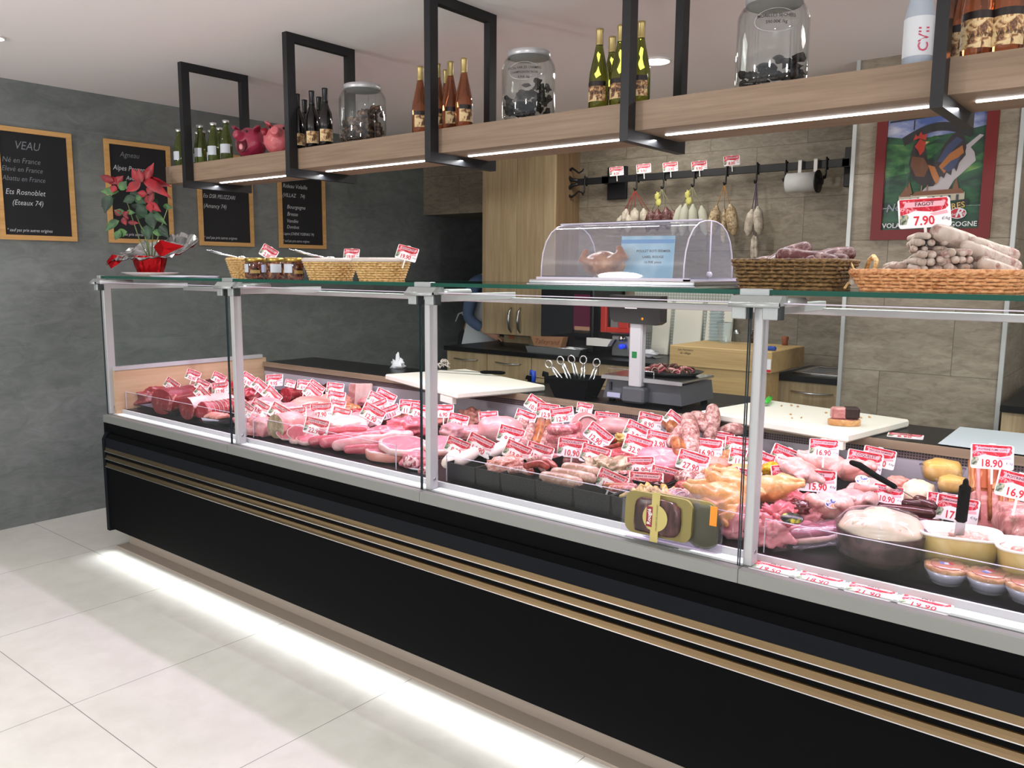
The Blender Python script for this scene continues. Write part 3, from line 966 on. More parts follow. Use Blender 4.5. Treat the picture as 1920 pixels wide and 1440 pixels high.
# ------------------------------------------------------------------ hanging shelf over the counter
BX = (.35, 1.195, 2.044, 2.885, 3.76)
ZT, ZB = 1.972, 1.885
sh = thing('hanging_shelf', (0, 0, ZB), label='long oak boxed shelf hanging from the ceiling above the counter', cat='shelf')
s_ = MB()
s_.box((.11, .345, 0), (4.75, .633, ZT - ZB), M_OAKX)
s_.build('shelf_board', sh)
for i in range(5):
    x0 = BX[i] + .07
    x1 = (BX[i + 1] if i < 4 else 4.75) - .002
    l = MB(); l.box((x0, .462, -.0035), (x1, .474, .0), M_LED); l.build('led_strip', sh)
nm = ['nearest the slate wall', 'beside the red wine bottles', 'beside the rosé bottles', 'beside the white wine bottles', 'in front of the poster']
for i, x in enumerate(BX):
    t = thing('ceiling_bracket', (x, .30, 1.85), label='black steel rectangular ceiling frame carrying the shelf, %s' % nm[i], cat='shelf bracket', group='black steel frames of the hanging shelf')
    f = MB()
    H, D, w_, th = 2.45 - 1.85, .375, .042, .030
    f.box((0, 0, 0), (th, w_, H), M_IRON); f.box((0, D - w_, 0), (th, D, H), M_IRON)
    f.box((0, w_, 0), (th, D - w_, .034), M_IRON); f.box((0, w_, H - .035), (th, D - w_, H), M_IRON)
    f.build('frame', t)

# bottles --------------------------------------------------------
M_GOLD = mat('gold_foil', '#b3a06a', .35, metal=.6)
M_BLKCAP = mat('black_capsule', '#121214', .3)
M_LABELP = mat('old_label', rough=.5, fn=lambda nt, b: L(nt, nt.ramp(nt.noise(nt.coord(), 55, 4, .6, .8), [(.38, srgb('#5a3c2c')), (.47, srgb('#b88c5c')), (.56, srgb('#dcc79a')), (.7, srgb('#cdb27c'))]), b.inputs['Base Color']))
M_LABELD = mat('old_label_top', '#1d1413', .4)
M_LABELW = mat('white_label', '#c4cbd4', .5)
M_SAUC = mat('dark_text', '#3a2a20', .5)
def glassy(name, col, t=.75, rough=.06):
    return mat(name, col, rough, trans=t, ior=1.3, spec=.6)
W_ROSE = mat('rose_wine', '#c4744c', .04, spec=.8, trans=.85, ior=1.25, coat=.5)
W_WHITE = mat('white_wine_green', '#83882e', .04, spec=.8, trans=.85, ior=1.25, coat=.5)
W_RED = mat('red_wine_dark', '#0f0c0c', .08, spec=.7)
W_GRN = mat('green_juice', '#76863c', .05, spec=.8, trans=.8, ior=1.25, coat=.5)
W_FROST = mat('frosted_blue_glass', '#aeb8c4', .35, spec=.4)
BOT = {
    'bordeaux': [(0, 0), (.034, 0), (.037, .004), (.037, .150), (.034, .172), (.024, .198), (.0155, .222), (.0140, .240), (.0140, .290), (.0148, .292), (.0148, .300), (0, .3005)],
    'slope': [(0, 0), (.036, 0), (.0395, .004), (.0395, .120), (.037, .142), (.030, .175), (.0215, .210), (.0155, .240), (.0140, .252), (.0140, .298), (.0148, .300), (.0148, .309), (0, .3095)],
    'small': [(0, 0), (.027, 0), (.029, .004), (.029, .085), (.026, .105), (.018, .140), (.0135, .158), (.0125, .176), (.0160, .178), (.0165, .192), (0, .193)],
}
def bottle(name, kind, glass, cap, label_m, lz=(.03, .105), capz=None, sc=1.0, words=None, lab2=None):
    t = thing(name)
    pr = BOT[kind]
    b = MB(); b.lathe([(r * sc, z * sc) for r, z in pr], glass, 20); b.build('bottle_glass', t)
    H = pr[-1][1]
    cz = capz if capz else H * .80
    c = MB()
    rc = [(r, z) for r, z in pr if z >= cz]
    r0 = rc[0][0]
    for (ra, za), (rb, zb) in zip(pr, pr[1:]):
        if za <= cz <= zb:
            r0 = ra + (rb - ra) * (cz - za) / max(1e-6, zb - za)
    prof = [(r0 + .0006, cz)] + [(r + .0006, z + (.0004 if i == len(rc) - 1 else 0)) for i, (r, z) in enumerate(rc)]
    c.lathe([(r * sc, z * sc) for r, z in prof], cap, 16); c.build('capsule', t)
    if label_m:
        R0 = pr[3][0] * sc + .0006
        a_ = 0
        l = MB()
        n = 18
        a0, a1 = R(-90 - 75), R(-90 + 75)
        def strip(za, zb, m, rr):
            vs, fs = [], []
            for i in range(n + 1):
                a = a0 + (a1 - a0) * i / n
                vs += [(rr * cos(a), rr * sin(a), za * sc), (rr * cos(a), rr * sin(a), zb * sc)]
            for i in range(n):
                fs.append((2 * i, 2 * i + 2, 2 * i + 3, 2 * i + 1))
            l.add(vs, fs, m, True)
        strip(lz[0], lz[1], label_m, R0)
        if lab2:
            strip(lz[1] - .001, lz[1] + .018, lab2, R0)
        if words:
            for (txt, z, size, m_, rot) in words:
                vs, fs = text_geo(txt, 'CENTER', .01, 0)
                vv = []
                for v in vs:
                    X, Y = (v[0], v[1]) if not rot else (-v[1], v[0])
                    a = R(-90 + 30) + X * size / R0
                    vv.append(((R0 + .0014) * cos(a), (R0 + .0014) * sin(a), z * sc + Y * size))
                l.add(vv, fs, m_)
        l.build('label', t)
    return t
def shelf_at(x, y):
    return (x, y, ZT)
# small green bottles by the slate wall
pb = bottle('juice_bottle', 'small', W_GRN, M_CHROME, M_LABELW, (.035, .078), .1775)
g_ = 'small green bottles at the wall end of the shelf'
for i, (x, y, lb) in enumerate([
        (.157, .40, 'small green bottle standing alone outside the first black frame, at the shelf end'),
        (.358, .40, 'small green bottle in the front row, tight beside the first black frame'),
        (.478, .40, 'small green bottle in the middle of the front row, left of the red pig'),
        (.590, .40, 'small green bottle in the front row standing closest to the red pig'),
        (.155, .51, 'small green bottle in the back row, hidden mostly behind the first black frame'),
        (.215, .50, 'small green bottle in the back row behind the gap of the first two front bottles'),
        (.265, .52, 'small green bottle in the middle of the back row by the slate wall'),
        (.375, .50, 'small green bottle in the back row standing closest to the red pig')]):
    inst(pb, shelf_at(x, y), R(12 * i - 20), label=lb, cat='bottle', group=g_)
# pig banks
def pig(name, col, spot, loc, rz, label, open_mouth):
    t = thing(name, loc, rz, label=label, cat='piggy bank')
    m = mat(name + '_paint', col, .3, coat=.4)
    dk = mat(name + '_mouth', '#5e1a26', .4)
    b = MB()
    b.blob((0, 0, .072), .074, .068, .072, m, amp=.10, freq=1.6, seed=3, n=28, k=18)
    b.tube([(-.02, -.05, .095), (-.035, -.085, .104)], [.026, .020], m, 14, round_ends=False)
    f = fuse(b, 'body', .004, 8, t, [m])
    for sx in (-1, 1):
        e = MB()
        e.tube([(.045 * sx, -.02, .125), (.062 * sx, -.045, .143), (.05 * sx, -.066, .128)], [.018, .012, .003], m, 8, flat=.4)
        e.build('ear', t)
    if open_mouth:
        q = MB()
        q.M = T(-.012, -.058, .052, R(75), 0, 0)
        q.lathe([(.0, .0), (.022, .001), (.026, .006), (.026, .012)], dk, 16, sy=1.4)
        q.build('mouth', t)
        q = MB(); q.blob((-.012, -.074, .045), .010, .004, .014, mat('pig_tongue', '#d88a90', .3), amp=0); q.build('tongue', t)
    for sx in (-1, 1):
        q = MB()
        q.blob((-.02 + .03 * sx, -.066 + .008 * abs(sx), .118), .006, .004, .006, mat('pig_eye', '#1c1012', .2), amp=0, n=10, k=6)
        q.build('eye', t)
    if spot:
        q = MB(); q.blob((-.071, -.012, .105), .018, .012, .018, mat('pig_patch', '#8c1f30', .3), amp=0); q.build('snout', t)
    return t
pig('red_piggy_bank', '#9c2c48', False, (.765, .42, ZT), R(28), 'dark red laughing piggy bank on the shelf by the green bottles', True)
pig('pink_piggy_bank', '#cf6a70', True, (.955, .45, ZT), R(60), 'pink piggy bank turned away, half behind the second black frame', False)
# red wine
pr_ = bottle('red_wine_bottle', 'bordeaux', W_RED, M_BLKCAP, M_LABELP, (.028, .09), .225, .82)
g_ = 'dark red wine bottles beside the mushroom jar'
for x, y, lb in [(1.155, .40, 'dark wine bottle touching the inner side of the second black frame, front row'),
                 (1.075, .50, 'dark wine bottle in the back row nearest the second black frame'),
                 (1.257, .40, 'dark wine bottle with a gold label in the middle of the front row'),
                 (1.18, .50, 'dark wine bottle in the back row nearest the mushroom jar'),
                 (1.347, .40, 'dark wine bottle in the front row standing closest to the first mushroom jar')]:
    inst(pr_, shelf_at(x, y), R(-5 + 60 * x), label=lb, cat='wine bottle', group=g_)
# rosé
po = bottle('rose_wine_bottle', 'slope', W_ROSE, M_GOLD, M_LABELP, (.03, .085), .245, .82, None, M_LABELD)
g_ = 'orange rosé bottles at the third black frame'
for x, y, lb in [(1.922, .40, 'rosé bottle standing just outside the third black frame, on its wall side'),
                 (2.005, .41, 'rosé bottle half hidden behind the third black frame, front row'),
                 (1.965, .50, 'rosé bottle in the back row behind the third black frame'),
                 (2.067, .415, 'tallest looking rosé bottle in the middle of its front row'),
                 (2.140, .41, 'rosé bottle standing closest to the second mushroom jar')]:
    inst(po, shelf_at(x, y), R(40 * x), label=lb, cat='wine bottle', group=g_)
# white wine
pw = bottle('white_wine_bottle', 'slope', W_WHITE, M_GOLD, M_LABELP, (.03, .088), .248, .82, [('du Patron', .062, .016, M_SAUC, False)], M_LABELD)
g_ = 'green glass white wine bottles at the fourth black frame'
for x, y, lb in [(2.740, .40, 'white wine bottle farthest out on the wall side of the fourth black frame'),
                 (2.725, .50, 'white wine bottle in the back row with only its shoulder showing'),
                 (2.818, .405, 'white wine bottle right against the wall side of the fourth black frame'),
                 (2.888, .41, 'white wine bottle on the poster side of the fourth black frame, before the ceiling lamp')]:
    inst(pw, shelf_at(x, y), R(0), label=lb, cat='wine bottle', group=g_)
# frosted bottle + rosé bottles at the right
pf = bottle('frosted_bottle', 'slope', W_FROST, mat('frost_cap', '#c9d0d8', .3), mat('frost_label', '#d9dde2', .5), (.025, .125), .25, .95,
            [('CVII', .065, .034, mat('pink_print', '#c8506c', .4), True)])
inst(pf, shelf_at(3.700, .41), 0, label='frosted pale blue bottle with pink CVII lettering at the shelf edge', cat='bottle')
q = MB(); q.M = T(0, 0, 0)
q.lathe([(.0285 * .97, .187 * .95), (.0245 * .97, .200 * .95)], mat('orange_seal', '#e8961e', .4), 12)
q.build('orange_seal', pf)
pq = bottle('amber_rose_bottle', 'slope', W_ROSE, M_GOLD, M_LABELP, (.02, .092), .25, .95, [('Vin du Patron', .05, .0135, M_SAUC, False)], M_LABELD)
g_ = 'amber rosé bottles past the fifth black frame'
for x, y, lb in [(3.775, .50, 'amber rosé bottle in the back row, a strip showing beside the fifth black frame'),
                 (3.835, .40, 'amber rosé bottle reading Vin du Patron, nearest the fifth black frame'),
                 (3.895, .41, 'amber rosé bottle cut by the edge of the photo')]:
    inst(pq, shelf_at(x, y), R(0), label=lb, cat='wine bottle', group=g_)
# storage jars with dried mushrooms
M_DRIED = mat('dried_mushroom', rough=.8, fn=lambda nt, b: L(nt, nt.ramp(nt.noise(nt.coord(), 60, 4), [(.4, srgb('#2c1f18')), (.55, srgb('#6a5040')), (.68, srgb('#a88a6c'))]), b.inputs['Base Color']))
M_DRIEDK = mat('black_mushroom', rough=.75, fn=lambda nt, b: L(nt, nt.ramp(nt.noise(nt.coord(), 60, 4), [(.4, srgb('#141012')), (.6, srgb('#38302e'))]), b.inputs['Base Color']))
M_LID = mat('jar_lid', '#c4c5c8', .35, metal=.5)
def jar(loc, r, h, fill, mm_, label, rz=0, n=60, lines=None, big=.014):
    t = thing('storage_jar', loc, rz, label=label, cat='glass jar', group='clear glass jars of dried mushrooms')
    g = MB()
    g.lathe([(0, .0), (r * .86, .0), (r * .97, .008), (r, .022), (r, h * .80), (r * .97, h * .86), (r * .88, h * .93), (r * .74, h * .975), (r * .74, h)], G_JAR, 36)
    g.lathe([(r * .70, h), (r * .70, h * .97), (r * .85, h * .92), (r * .94, h * .85), (r * .965, h * .8), (r * .965, .03), (r * .9, .014), (0, .012)], G_JAR, 36)
    g.f = [f for f in g.f]
    g.build('jar_glass', t)
    l = MB()
    l.lathe([(r * .79, h * .972), (r * .80, h * .975), (r * .80, h * 1.05), (r * .77, h * 1.062), (r * .3, h * 1.075), (.0, h * 1.075)], M_LID, 32)
    l.build('lid', t)
    k_ = MB(); k_.lathe([(.012, h * 1.075), (.012, h * 1.09), (.019, h * 1.095), (.019, h * 1.12), (.012, h * 1.13), (0, h * 1.13)], M_LID, 16); k_.build('lid_knob', t)
    c = MB()
    rnd = random.Random(int(r * 9999) + n)
    for i in range(n):
        a = rnd.uniform(0, 2 * pi); rr = r * .86 * math.sqrt(rnd.random()); z = .022 + rnd.random() ** .8 * h * fill * (1 + .35 * math.sin(a * 1.0 + 1))
        c.blob((rr * cos(a), rr * sin(a), z), big * rnd.uniform(.7, 1.3), big * rnd.uniform(.5, 1), big * rnd.uniform(.4, .9), mm_, amp=.6, freq=2, seed=i, n=8, k=5, rot=rnd.uniform(0, 3))
    o = c.build('mushrooms', t); o['kind'] = 'stuff'
    if lines:
        q = MB()
        RR = r * 1.004
        for txt, z, size in lines:
            vs, fs = text_geo(txt, 'CENTER', .012, 0)
            q.add([(RR * cos(R(-63) + v[0] * size / RR), RR * sin(R(-63) + v[0] * size / RR), z + v[1] * size) for v in vs], fs, M_TEXTK)
        n_ = 40
        ring = []
        for i in range(n_):
            a = 2 * pi * i / n_
            for rad in (1.0, .965):
                X, Y = r * .62 * cos(a) * rad, h * .13 * sin(a) * rad
                ring.append((RR * cos(R(-63) + X / RR), RR * sin(R(-63) + X / RR), h * .70 + Y))
        q.add(ring, [(2 * i, 2 * ((i + 1) % n_), 2 * ((i + 1) % n_) + 1, 2 * i + 1) for i in range(n_)], M_STEEL)
        q.build('label', t)
    return t
jar((1.53, .45, ZT), .098, .228, .42, M_DRIED, 'glass jar of brown sliced dried mushrooms beside the dark wine bottles', n=110, big=.017)
jar((2.412, .45, ZT), .094, .228, .42, M_DRIEDK, 'glass jar of black dried mushrooms between the rosé and the white wine', n=120, big=.013,
    lines=[('SPECIAL FARCES CHAMPIG.', .170, .0105), ('CHAMPIGNON NOIR', .155, .0105), ('5.90€ /kg', .139, .0105)])
jar((3.30, .445, ZT), .100, .240, .20, M_DRIEDK, 'glass jar marked MORILLES SECHEES holding a few dark morels', n=36, big=.017,
    lines=[('MORILLES SECHEES', .180, .0125), ('590.00€ /kg', .163, .0120)])

# ------------------------------------------------------------------ things on the glass top
ZG = 1.4105
VR = R(38.9)          # direction of the visitor standing at the right
# ---- poinsettia on a plate
def poinsettia():
    pl = thing('plate', (.12, .23, ZG), label='white oval plate under the foil-wrapped poinsettia', cat='plate')
    MB().lathe([(.0, .001), (.08, .0), (.095, .004), (.138, .017), (.139, .019), (.13, .018), (.092, .008), (0, .006)], mat('porcelain', '#eadfe4', .2, coat=.3), 40).build('dish', pl)
    t = thing('poinsettia', (.12, .23, ZG + .0085), VR, label='red poinsettia in crinkled red and silver foil at the wall end of the counter', cat='potted plant')
    foil = mat('red_foil', '#b00d16', .22, metal=.75)
    silver = mat('silver_foil', '#d5d5d8', .2, metal=.95)
    p = MB()
    n = 40
    vs, fs = [], []
    prof = [(.060, 0), (.066, .02), (.074, .05), (.080, .08), (.082, .094)]
    for j, (r, z) in enumerate(prof):
        for i in range(n):
            a = 2 * pi * i / n
            q = 1 + .03 * sin(i * 2.7 + j) + .025 * noise.noise(Vector((cos(a) * 3, sin(a) * 3, z * 20)))
            vs.append((r * q * cos(a), r * q * sin(a), z))
    for j in range(len(prof) - 1):
        for i in range(n):
            k = (i + 1) % n
            fs.append((j * n + i, j * n + k, (j + 1) * n + k, (j + 1) * n + i))
    fs.append(tuple(reversed(range(n))))
    p.add(vs, fs, foil)
    p.build('pot_wrap', t)
    # flared foil skirt: silver inside, red outside, pulled into points
    def skirt(m, dz, name, rr0):
        q = MB(); vs, fs = [], []
        nr = 7; n = 64
        for j in range(nr + 1):
            s = j / nr
            for i in range(n):
                a = 2 * pi * i / n
                ext = .092 + .05 * max(0, cos(a - pi)) ** 3 + .075 * max(0, cos(a - .25)) ** 6 + .02 * noise.noise(Vector((cos(a) * 2, sin(a) * 2, 4)))
                r = .078 + ext * s
                h = .092 + .035 * s * (1 + .9 * noise.noise(Vector((cos(a) * 1.8, sin(a) * 1.8, 1)))) + .05 * s * s * max(0, cos(a - .5)) ** 4 - .065 * s * s * max(0, cos(a - pi)) ** 3
                h += .05 * s * sin(a)
                h += .022 * s * noise.noise(Vector((cos(a) * 6, sin(a) * 6, s * 5)))
                vs.append((r * cos(a), r * sin(a) * .8, h + dz))
        for j in range(nr):
            for i in range(n):
                k = (i + 1) % n
                fs.append((j * n + i, j * n + k, (j + 1) * n + k, (j + 1) * n + i))
        q.add(vs, fs, m, False, None if dz == 0 else [foil if abs(cos(2 * pi * (i % n) / n)) > .86 else silver for i in range(len(fs))])
        q.build(name, t)
    skirt(silver, .0, 'foil_skirt', 0)
    skirt(foil, -.0025, 'foil_skirt', 0)
    # red folded-up corner
    q = MB()
    rnd = random.Random(4)
    pts = [(.035, -.03, .14), (.08, -.05, .175), (.13, -.04, .16), (.19, -.02, .145), (.15, -.06, .12), (.085, -.075, .085)]
    cen = (.10, -.06, .13)
    for i in range(6):
        q.face([cen, pts[i], pts[(i + 1) % 6]], foil)
    q.build('foil_corner', t)
    q = MB()
    pts = [(-.10, -.06, .085), (-.16, -.07, .10), (-.195, -.06, .065), (-.17, -.07, .028), (-.12, -.08, .055)]
    for i in range(5):
        q.face([(-.14, -.085, .065), pts[i], pts[(i + 1) % 5]], foil)
    q.build('foil_corner', t)
    # stems and leaves
    st = MB()
    gs = mat('plant_stem', '#6a7a4c', .6)
    for (a, b, c) in [((0, 0, .08), (-.02, .0, .2), (-.06, .0, .30)), ((.01, 0, .08), (.02, .01, .25), (.04, .0, .42)), ((.02, 0, .08), (.05, .0, .2), (.10, .01, .34)), ((-.01, .01, .08), (-.05, .0, .18), (-.10, 0, .36)), ((0, 0, .08), (.0, -.02, .2), (-.03, -.04, .26))]:
        st.tube([a, b, c], [.0035, .003, .002], gs, 6)
    st.build('stem', t)
    def leaf(q, u, v, L_, W_, ang, droop, m, y, tilt):
        """leaf drawn in the local frame; ang is the direction of its tip seen from the front"""
        n_ = 7
        dx, dz = cos(ang), sin(ang)
        vs, fs = [], []
        for i in range(n_ + 1):
            s = i / n_
            wv = W_ * (sin(pi * min(1, s * 1.02) ** .85)) * (1 - .25 * s)
            cx, cz = u + dx * L_ * s, v + dz * L_ * s - droop * s * s
            yy = y - tilt * L_ * s
            vs += [(cx - dz * wv, yy - .35 * wv, cz + dx * wv * .9), (cx, yy, cz), (cx + dz * wv, yy - .35 * wv, cz - dx * wv * .9)]
        for i in range(n_):
            a = i * 3
            fs += [(a, a + 3, a + 4, a + 1), (a + 1, a + 4, a + 5, a + 2)]
        q.add(vs, fs, m, True)
    lg = mat('leaf_green', rough=.45, fn=lambda nt, b: L(nt, nt.ramp(nt.noise(nt.coord(), 16, 3), [(.4, srgb('#28492a')), (.6, srgb('#4c7a3a'))]), b.inputs['Base Color']))
    ld = mat('leaf_dark', rough=.45, fn=lambda nt, b: L(nt, nt.ramp(nt.noise(nt.coord(), 16, 3), [(.4, srgb('#152a1c')), (.6, srgb('#274a2e'))]), b.inputs['Base Color']))
    rd = mat('bract_red', rough=.45, fn=lambda nt, b: L(nt, nt.ramp(nt.noise(nt.coord(), 16, 3), [(.4, srgb('#6a0612')), (.6, srgb('#980f20'))]), b.inputs['Base Color']))
    S = 1 / 6.54 / 362.
    def uv(px, pz):   # close-up sketch of the plant, converted to metres in the plant's own frame
        return ((px - 640) * S, (1285 - pz) * S * 1.0)
    L2 = [  # x, y, length, half width, angle(deg), droop, material, depth, tilt
        (640, 190, .16, .030, 8, .05, rd, -.03, .2), (650, 180, .17, .034, -12, .06, rd, -.05, .3), (620, 200, .12, .028, 60, 0, rd, .0, .1), (600, 190, .08, .026, 120, 0, rd, -.02, .1),
        (640, 200, .085, .030, 215, 0, rd, -.06, .2), (655, 200, .07, .024, 100, 0, rd, -.06, .1), (700, 170, .06, .022, 60, 0, rd, -.06, .1),
        (300, 215, .055, .026, 130, 0, rd, -.02, .1), (300, 215, .06, .026, 45, 0, rd, -.02, .1), (290, 180, .07, .024, 160, 0, rd, -.03, .2), (320, 210, .05, .022, -10, 0, rd, -.03, .1), (300, 230, .04, .022, 250, 0, rd, -.03, .1),
        (700, 330, .055, .024, 40, 0, rd, -.05, .1), (690, 350, .055, .024, -60, 0, rd, -.05, .1), (700, 340, .05, .022, 170, 0, rd, -.05, .1),
        (740, 440, .07, .024, -30, .01, rd, -.07, .1), (740, 440, .05, .022, -80, 0, rd, -.07, .1), (740, 430, .05, .02, 60, 0, rd, -.07, .1),
        (400, 590, .045, .018, 140, 0, rd, -.07, .1), (420, 600, .04, .018, 40, 0, rd, -.07, .1), (430, 610, .045, .018, -70, 0, rd, -.08, .1), (480, 670, .06, .014, -4, 0, rd, -.08, .1), (480, 650, .03, .012, 100, 0, rd, -.08, .1),
        (330, 300, .09, .026, 175, .01, lg, -.02, .1), (380, 290, .06, .026, 50, 0, lg, -.05, .1), (250, 340, .09, .034, 250, .01, ld, -.04, .1), (270, 360, .085, .034, 220, 0, ld, -.02, .1),
        (500, 360, .07, .028, 200, 0, ld, .01, .1), (520, 340, .07, .03, -40, 0, ld, -.01, .1), (560, 390, .04, .018, 20, 0, lg, -.05, .1), (540, 440, .09, .034, -60, 0, ld, 0, .1),
        (620, 450, .09, .036, 240, 0, ld, .01, .1), (640, 520, .09, .034, -30, 0, ld, .0, .1), (760, 380, .07, .026, -120, 0, ld, .0, .1), (860, 470, .055, .018, 0, .01, lg, -.03, .1),
        (450, 560, .055, .018, 165, 0, lg, -.07, .1), (460, 555, .05, .016, 10, .01, lg, -.07, .1), (360, 650, .08, .026, 200, .03, lg, -.06, .1), (770, 570, .075, .022, -20, .03, lg, -.06, .1),
        (700, 540, .09, .036, -80, 0, ld, -.02, .1), (820, 700, .07, .03, -50, .01, ld, -.04, .1), (640, 690, .08, .034, -80, 0, ld, -.02, .1), (730, 780, .075, .022, 0, .01, lg, -.04, .1),
        (470, 780, .065, .026, 190, .01, lg, -.08, .1), (400, 770, .055, .022, 240, 0, lg, -.09, .1), (420, 300, .06, .03, -30, 0, ld, .02, .1), (560, 300, .06, .03, -90, 0, ld, .02, .1), (430, 380, .08, .034, -40, 0, ld, .03, 0)]
    for (px, pz, ln, wd, an, dr, m, y, ti) in L2:
        u, v = uv(px, pz)
        q = MB()
        leaf(q, u, v, ln, wd, R(an), dr, m, y, ti)
        q.build('bract' if m is rd else 'leaf', t)
poinsettia()
# ---- papers
def papers():
    t = thing('leaflets', (.50, .20, ZG), R(4), label='small stack of white leaflets lying beside the plate', cat='papers')
    for i in range(4):
        q = MB(); q.M = T(0, 0, .0012 * i, 0, 0, R(3 * i - 4)); q.box((-.14, -.09, 0), (.14, .09, .0010), M_PAPER if i % 2 else mat('lilac_paper', '#b9b4d6', .6))
        q.build('sheet', t)
papers()
# ---- wicker baskets
def wicker_mat(name, c1, c2, c3):
    return mat(name, rough=.6, fn=lambda nt, b: (L(nt, nt.ramp(nt.noise(nt.coord((1, 1, 2)), 90, 3), [(.35, srgb(c1)), (.5, srgb(c2)), (.7, srgb(c3))]), b.inputs['Base Color'])))
WK_Y = wicker_mat('willow_yellow', '#a8824c', '#d2ab6e', '#e8c894')
WK_O = wicker_mat('willow_orange', '#a8683c', '#cf9464', '#e3ae80')
WK_B = wicker_mat('willow_brown', '#3e2c16', '#6e5230', '#8e7044')
M_CLOTH = mat('linen', '#cfc4bc', .8)
def basket(name, w_, d_, h, m, loc, rz=0, flare=.8, rows=8, sticks=20, rad=.0035, ex=3.0, label=None, cat='basket', group=None, cloth=False, rim_m=None, block=False):
    """woven basket: rounded rectangle, weavers going in front of and behind the stakes"""
    t = thing(name, loc, rz, label=label, cat=cat, group=group)
    def rr(a, s):
        c, s_ = cos(a), sin(a)
        k = (abs(c) ** ex + abs(s_) ** ex) ** (-1 / ex)
        return w_ / 2 * c * k * s, d_ / 2 * s_ * k * s
    b = MB()
    inner = []
    N = 96
    vs, fs = [], []
    for (s, z) in ((flare * .9, .004), (flare, .006), (1.0 - .02, h)):
        for i in range(N):
            x, y = rr(2 * pi * i / N, s * .965); vs.append((x, y, z))
    for j in range(2):
        for i in range(N):
            k = (i + 1) % N
            fs.append((j * N + i, j * N + k, (j + 1) * N + k, (j + 1) * N + i))
    fs.append(tuple(range(N)))
    b.add(vs, fs, M_CLOTH if cloth else m, True)
    b.build('liner' if cloth else 'inner_wall', t)
    wv = MB()
    for j in range(rows):
        z = rad + (h - rad) * j / (rows - 1) if rows > 1 else h
        s = flare + (1 - flare) * z / h
        path = []
        M_ = sticks * 4
        for i in range(M_):
            a = 2 * pi * i / M_
            x, y = rr(a, s)
            ln = math.hypot(x, y)
            off = rad * 1.0 * sin(a * sticks / (1 if not block else 1) + pi * (j % 2))
            path.append((x + x / ln * off, y + y / ln * off, z))
        wv.tube(path, (h / rows) * .56 if not block else (h / rows) * .5, m, 5, closed=True)
    o = wv.build('weave', t)
    sk = MB()
    for i in range(sticks):
        a = 2 * pi * (i + .5) / sticks
        p0 = rr(a, flare); p1 = rr(a, 1.0)
        sk.tube([(p0[0], p0[1], .002), (p1[0], p1[1], h)], rad * .8, m, 5)
    sk.build('stake', t)['kind'] = 'stuff'
    rm = MB()
    path = []
    for i in range(64):
        a = 2 * pi * i / 64
        x, y = rr(a, 1.0); path.append((x, y, h + rad * .3))
    rm.tube(path, rad * (2.4 if cloth else 1.6), M_CLOTH if cloth else (rim_m or m), 8, closed=True)
    if not cloth:
        for k in range(2):
            path = []
            for i in range(200):
                a = 2 * pi * i / 200
                x, y = rr(a, 1.0); ph = i * .9 + pi * k
                ln = math.hypot(x, y)
                path.append((x + x / ln * rad * 1.5 * cos(ph), y + y / ln * rad * 1.5 * cos(ph), h + rad * 1.5 * sin(ph)))
            rm.tube(path, rad * .7, m, 4, closed=True)
    rm.build('rim', t)
    return t
basket('wicker_basket', .18, .15, .085, WK_Y, (.80, .35, ZG), VR, .72, 10, 22, ex=2.2, label='small willow basket behind the gold-lidded jars, a whisk handle sticking out', group='wicker baskets on the glass top')
basket('wicker_basket', .218, .17, .078, WK_Y, (1.522, .27, ZG), VR, .74, 9, 24, ex=2.3, cloth=True, label='cloth-lined willow basket with nuts, the one nearer the gold-lidded jars', group='wicker baskets on the glass top')
basket('wicker_basket', .218, .17, .078, WK_Y, (1.834, .27, ZG), VR, .74, 9, 24, ex=2.3, cloth=True, label='cloth-lined willow basket nearer the third post, its price tag at the far rim', group='wicker baskets on the glass top')
dk = basket('dark_rattan_basket', .285, .21, .072, WK_B, (3.475, .24, ZG), R(4), .86, 8, 30, rad=.003, ex=7, block=True, label='dark brown rattan basket holding small dry sausages beside the clear dome')
lt = basket('wicker_tray_basket', .375, .25, .045, WK_O, (3.825, .26, ZG), R(2), .86, 6, 34, rad=.004, ex=7, label='shallow orange willow basket heaped with white mould sausages')
# rope handles and bows
def loop(parent, pts, r, m, name='handle'):
    q = MB(); q.tube(pts, r, m, 6); q.build(name, parent)
loop(dk, [(.142, -.02, .07), (.155, -.03, .05), (.15, -.05, .02), (.145, -.07, .005)], .0035, WK_Y, 'knot')
loop(lt, [(-.188, .06, .05), (-.18, .05, .075), (-.165, .03, .085), (-.15, .0, .075), (-.145, -.03, .05)], .006, WK_Y)
# nuts in the first cloth basket
rnd = random.Random(9)
M_NUT = mat('candied_nut', '#8a3c34', .4)
q = MB()
for i in range(60):
    a = rnd.uniform(0, 2 * pi); r_ = .085 * math.sqrt(rnd.random())
    q.blob((r_ * cos(a), r_ * sin(a) * .62, .066 + .012 * rnd.random()), .012, .009, .008, M_NUT, amp=.2, n=8, k=5, seed=i, rot=rnd.random() * 3)
o = q.build('dried_nuts', None); put(o, (1.522, .27, ZG), VR); tag(o, 'red-brown candied nuts filling the cloth-lined basket', 'nuts', kind='stuff')
q = MB()
for i in range(60):
    a = rnd.uniform(0, 2 * pi); r_ = .085 * math.sqrt(rnd.random())
    q.blob((r_ * cos(a), r_ * sin(a) * .62, .060 + .010 * rnd.random()), .012, .009, .008, M_CLOTH, amp=.2, n=8, k=5, seed=i, rot=rnd.random() * 3)
o = q.build('pale_nuts', None); put(o, (1.834, .27, ZG), VR); tag(o, 'pale nuts lying low in the second cloth-lined basket', 'nuts', kind='stuff')
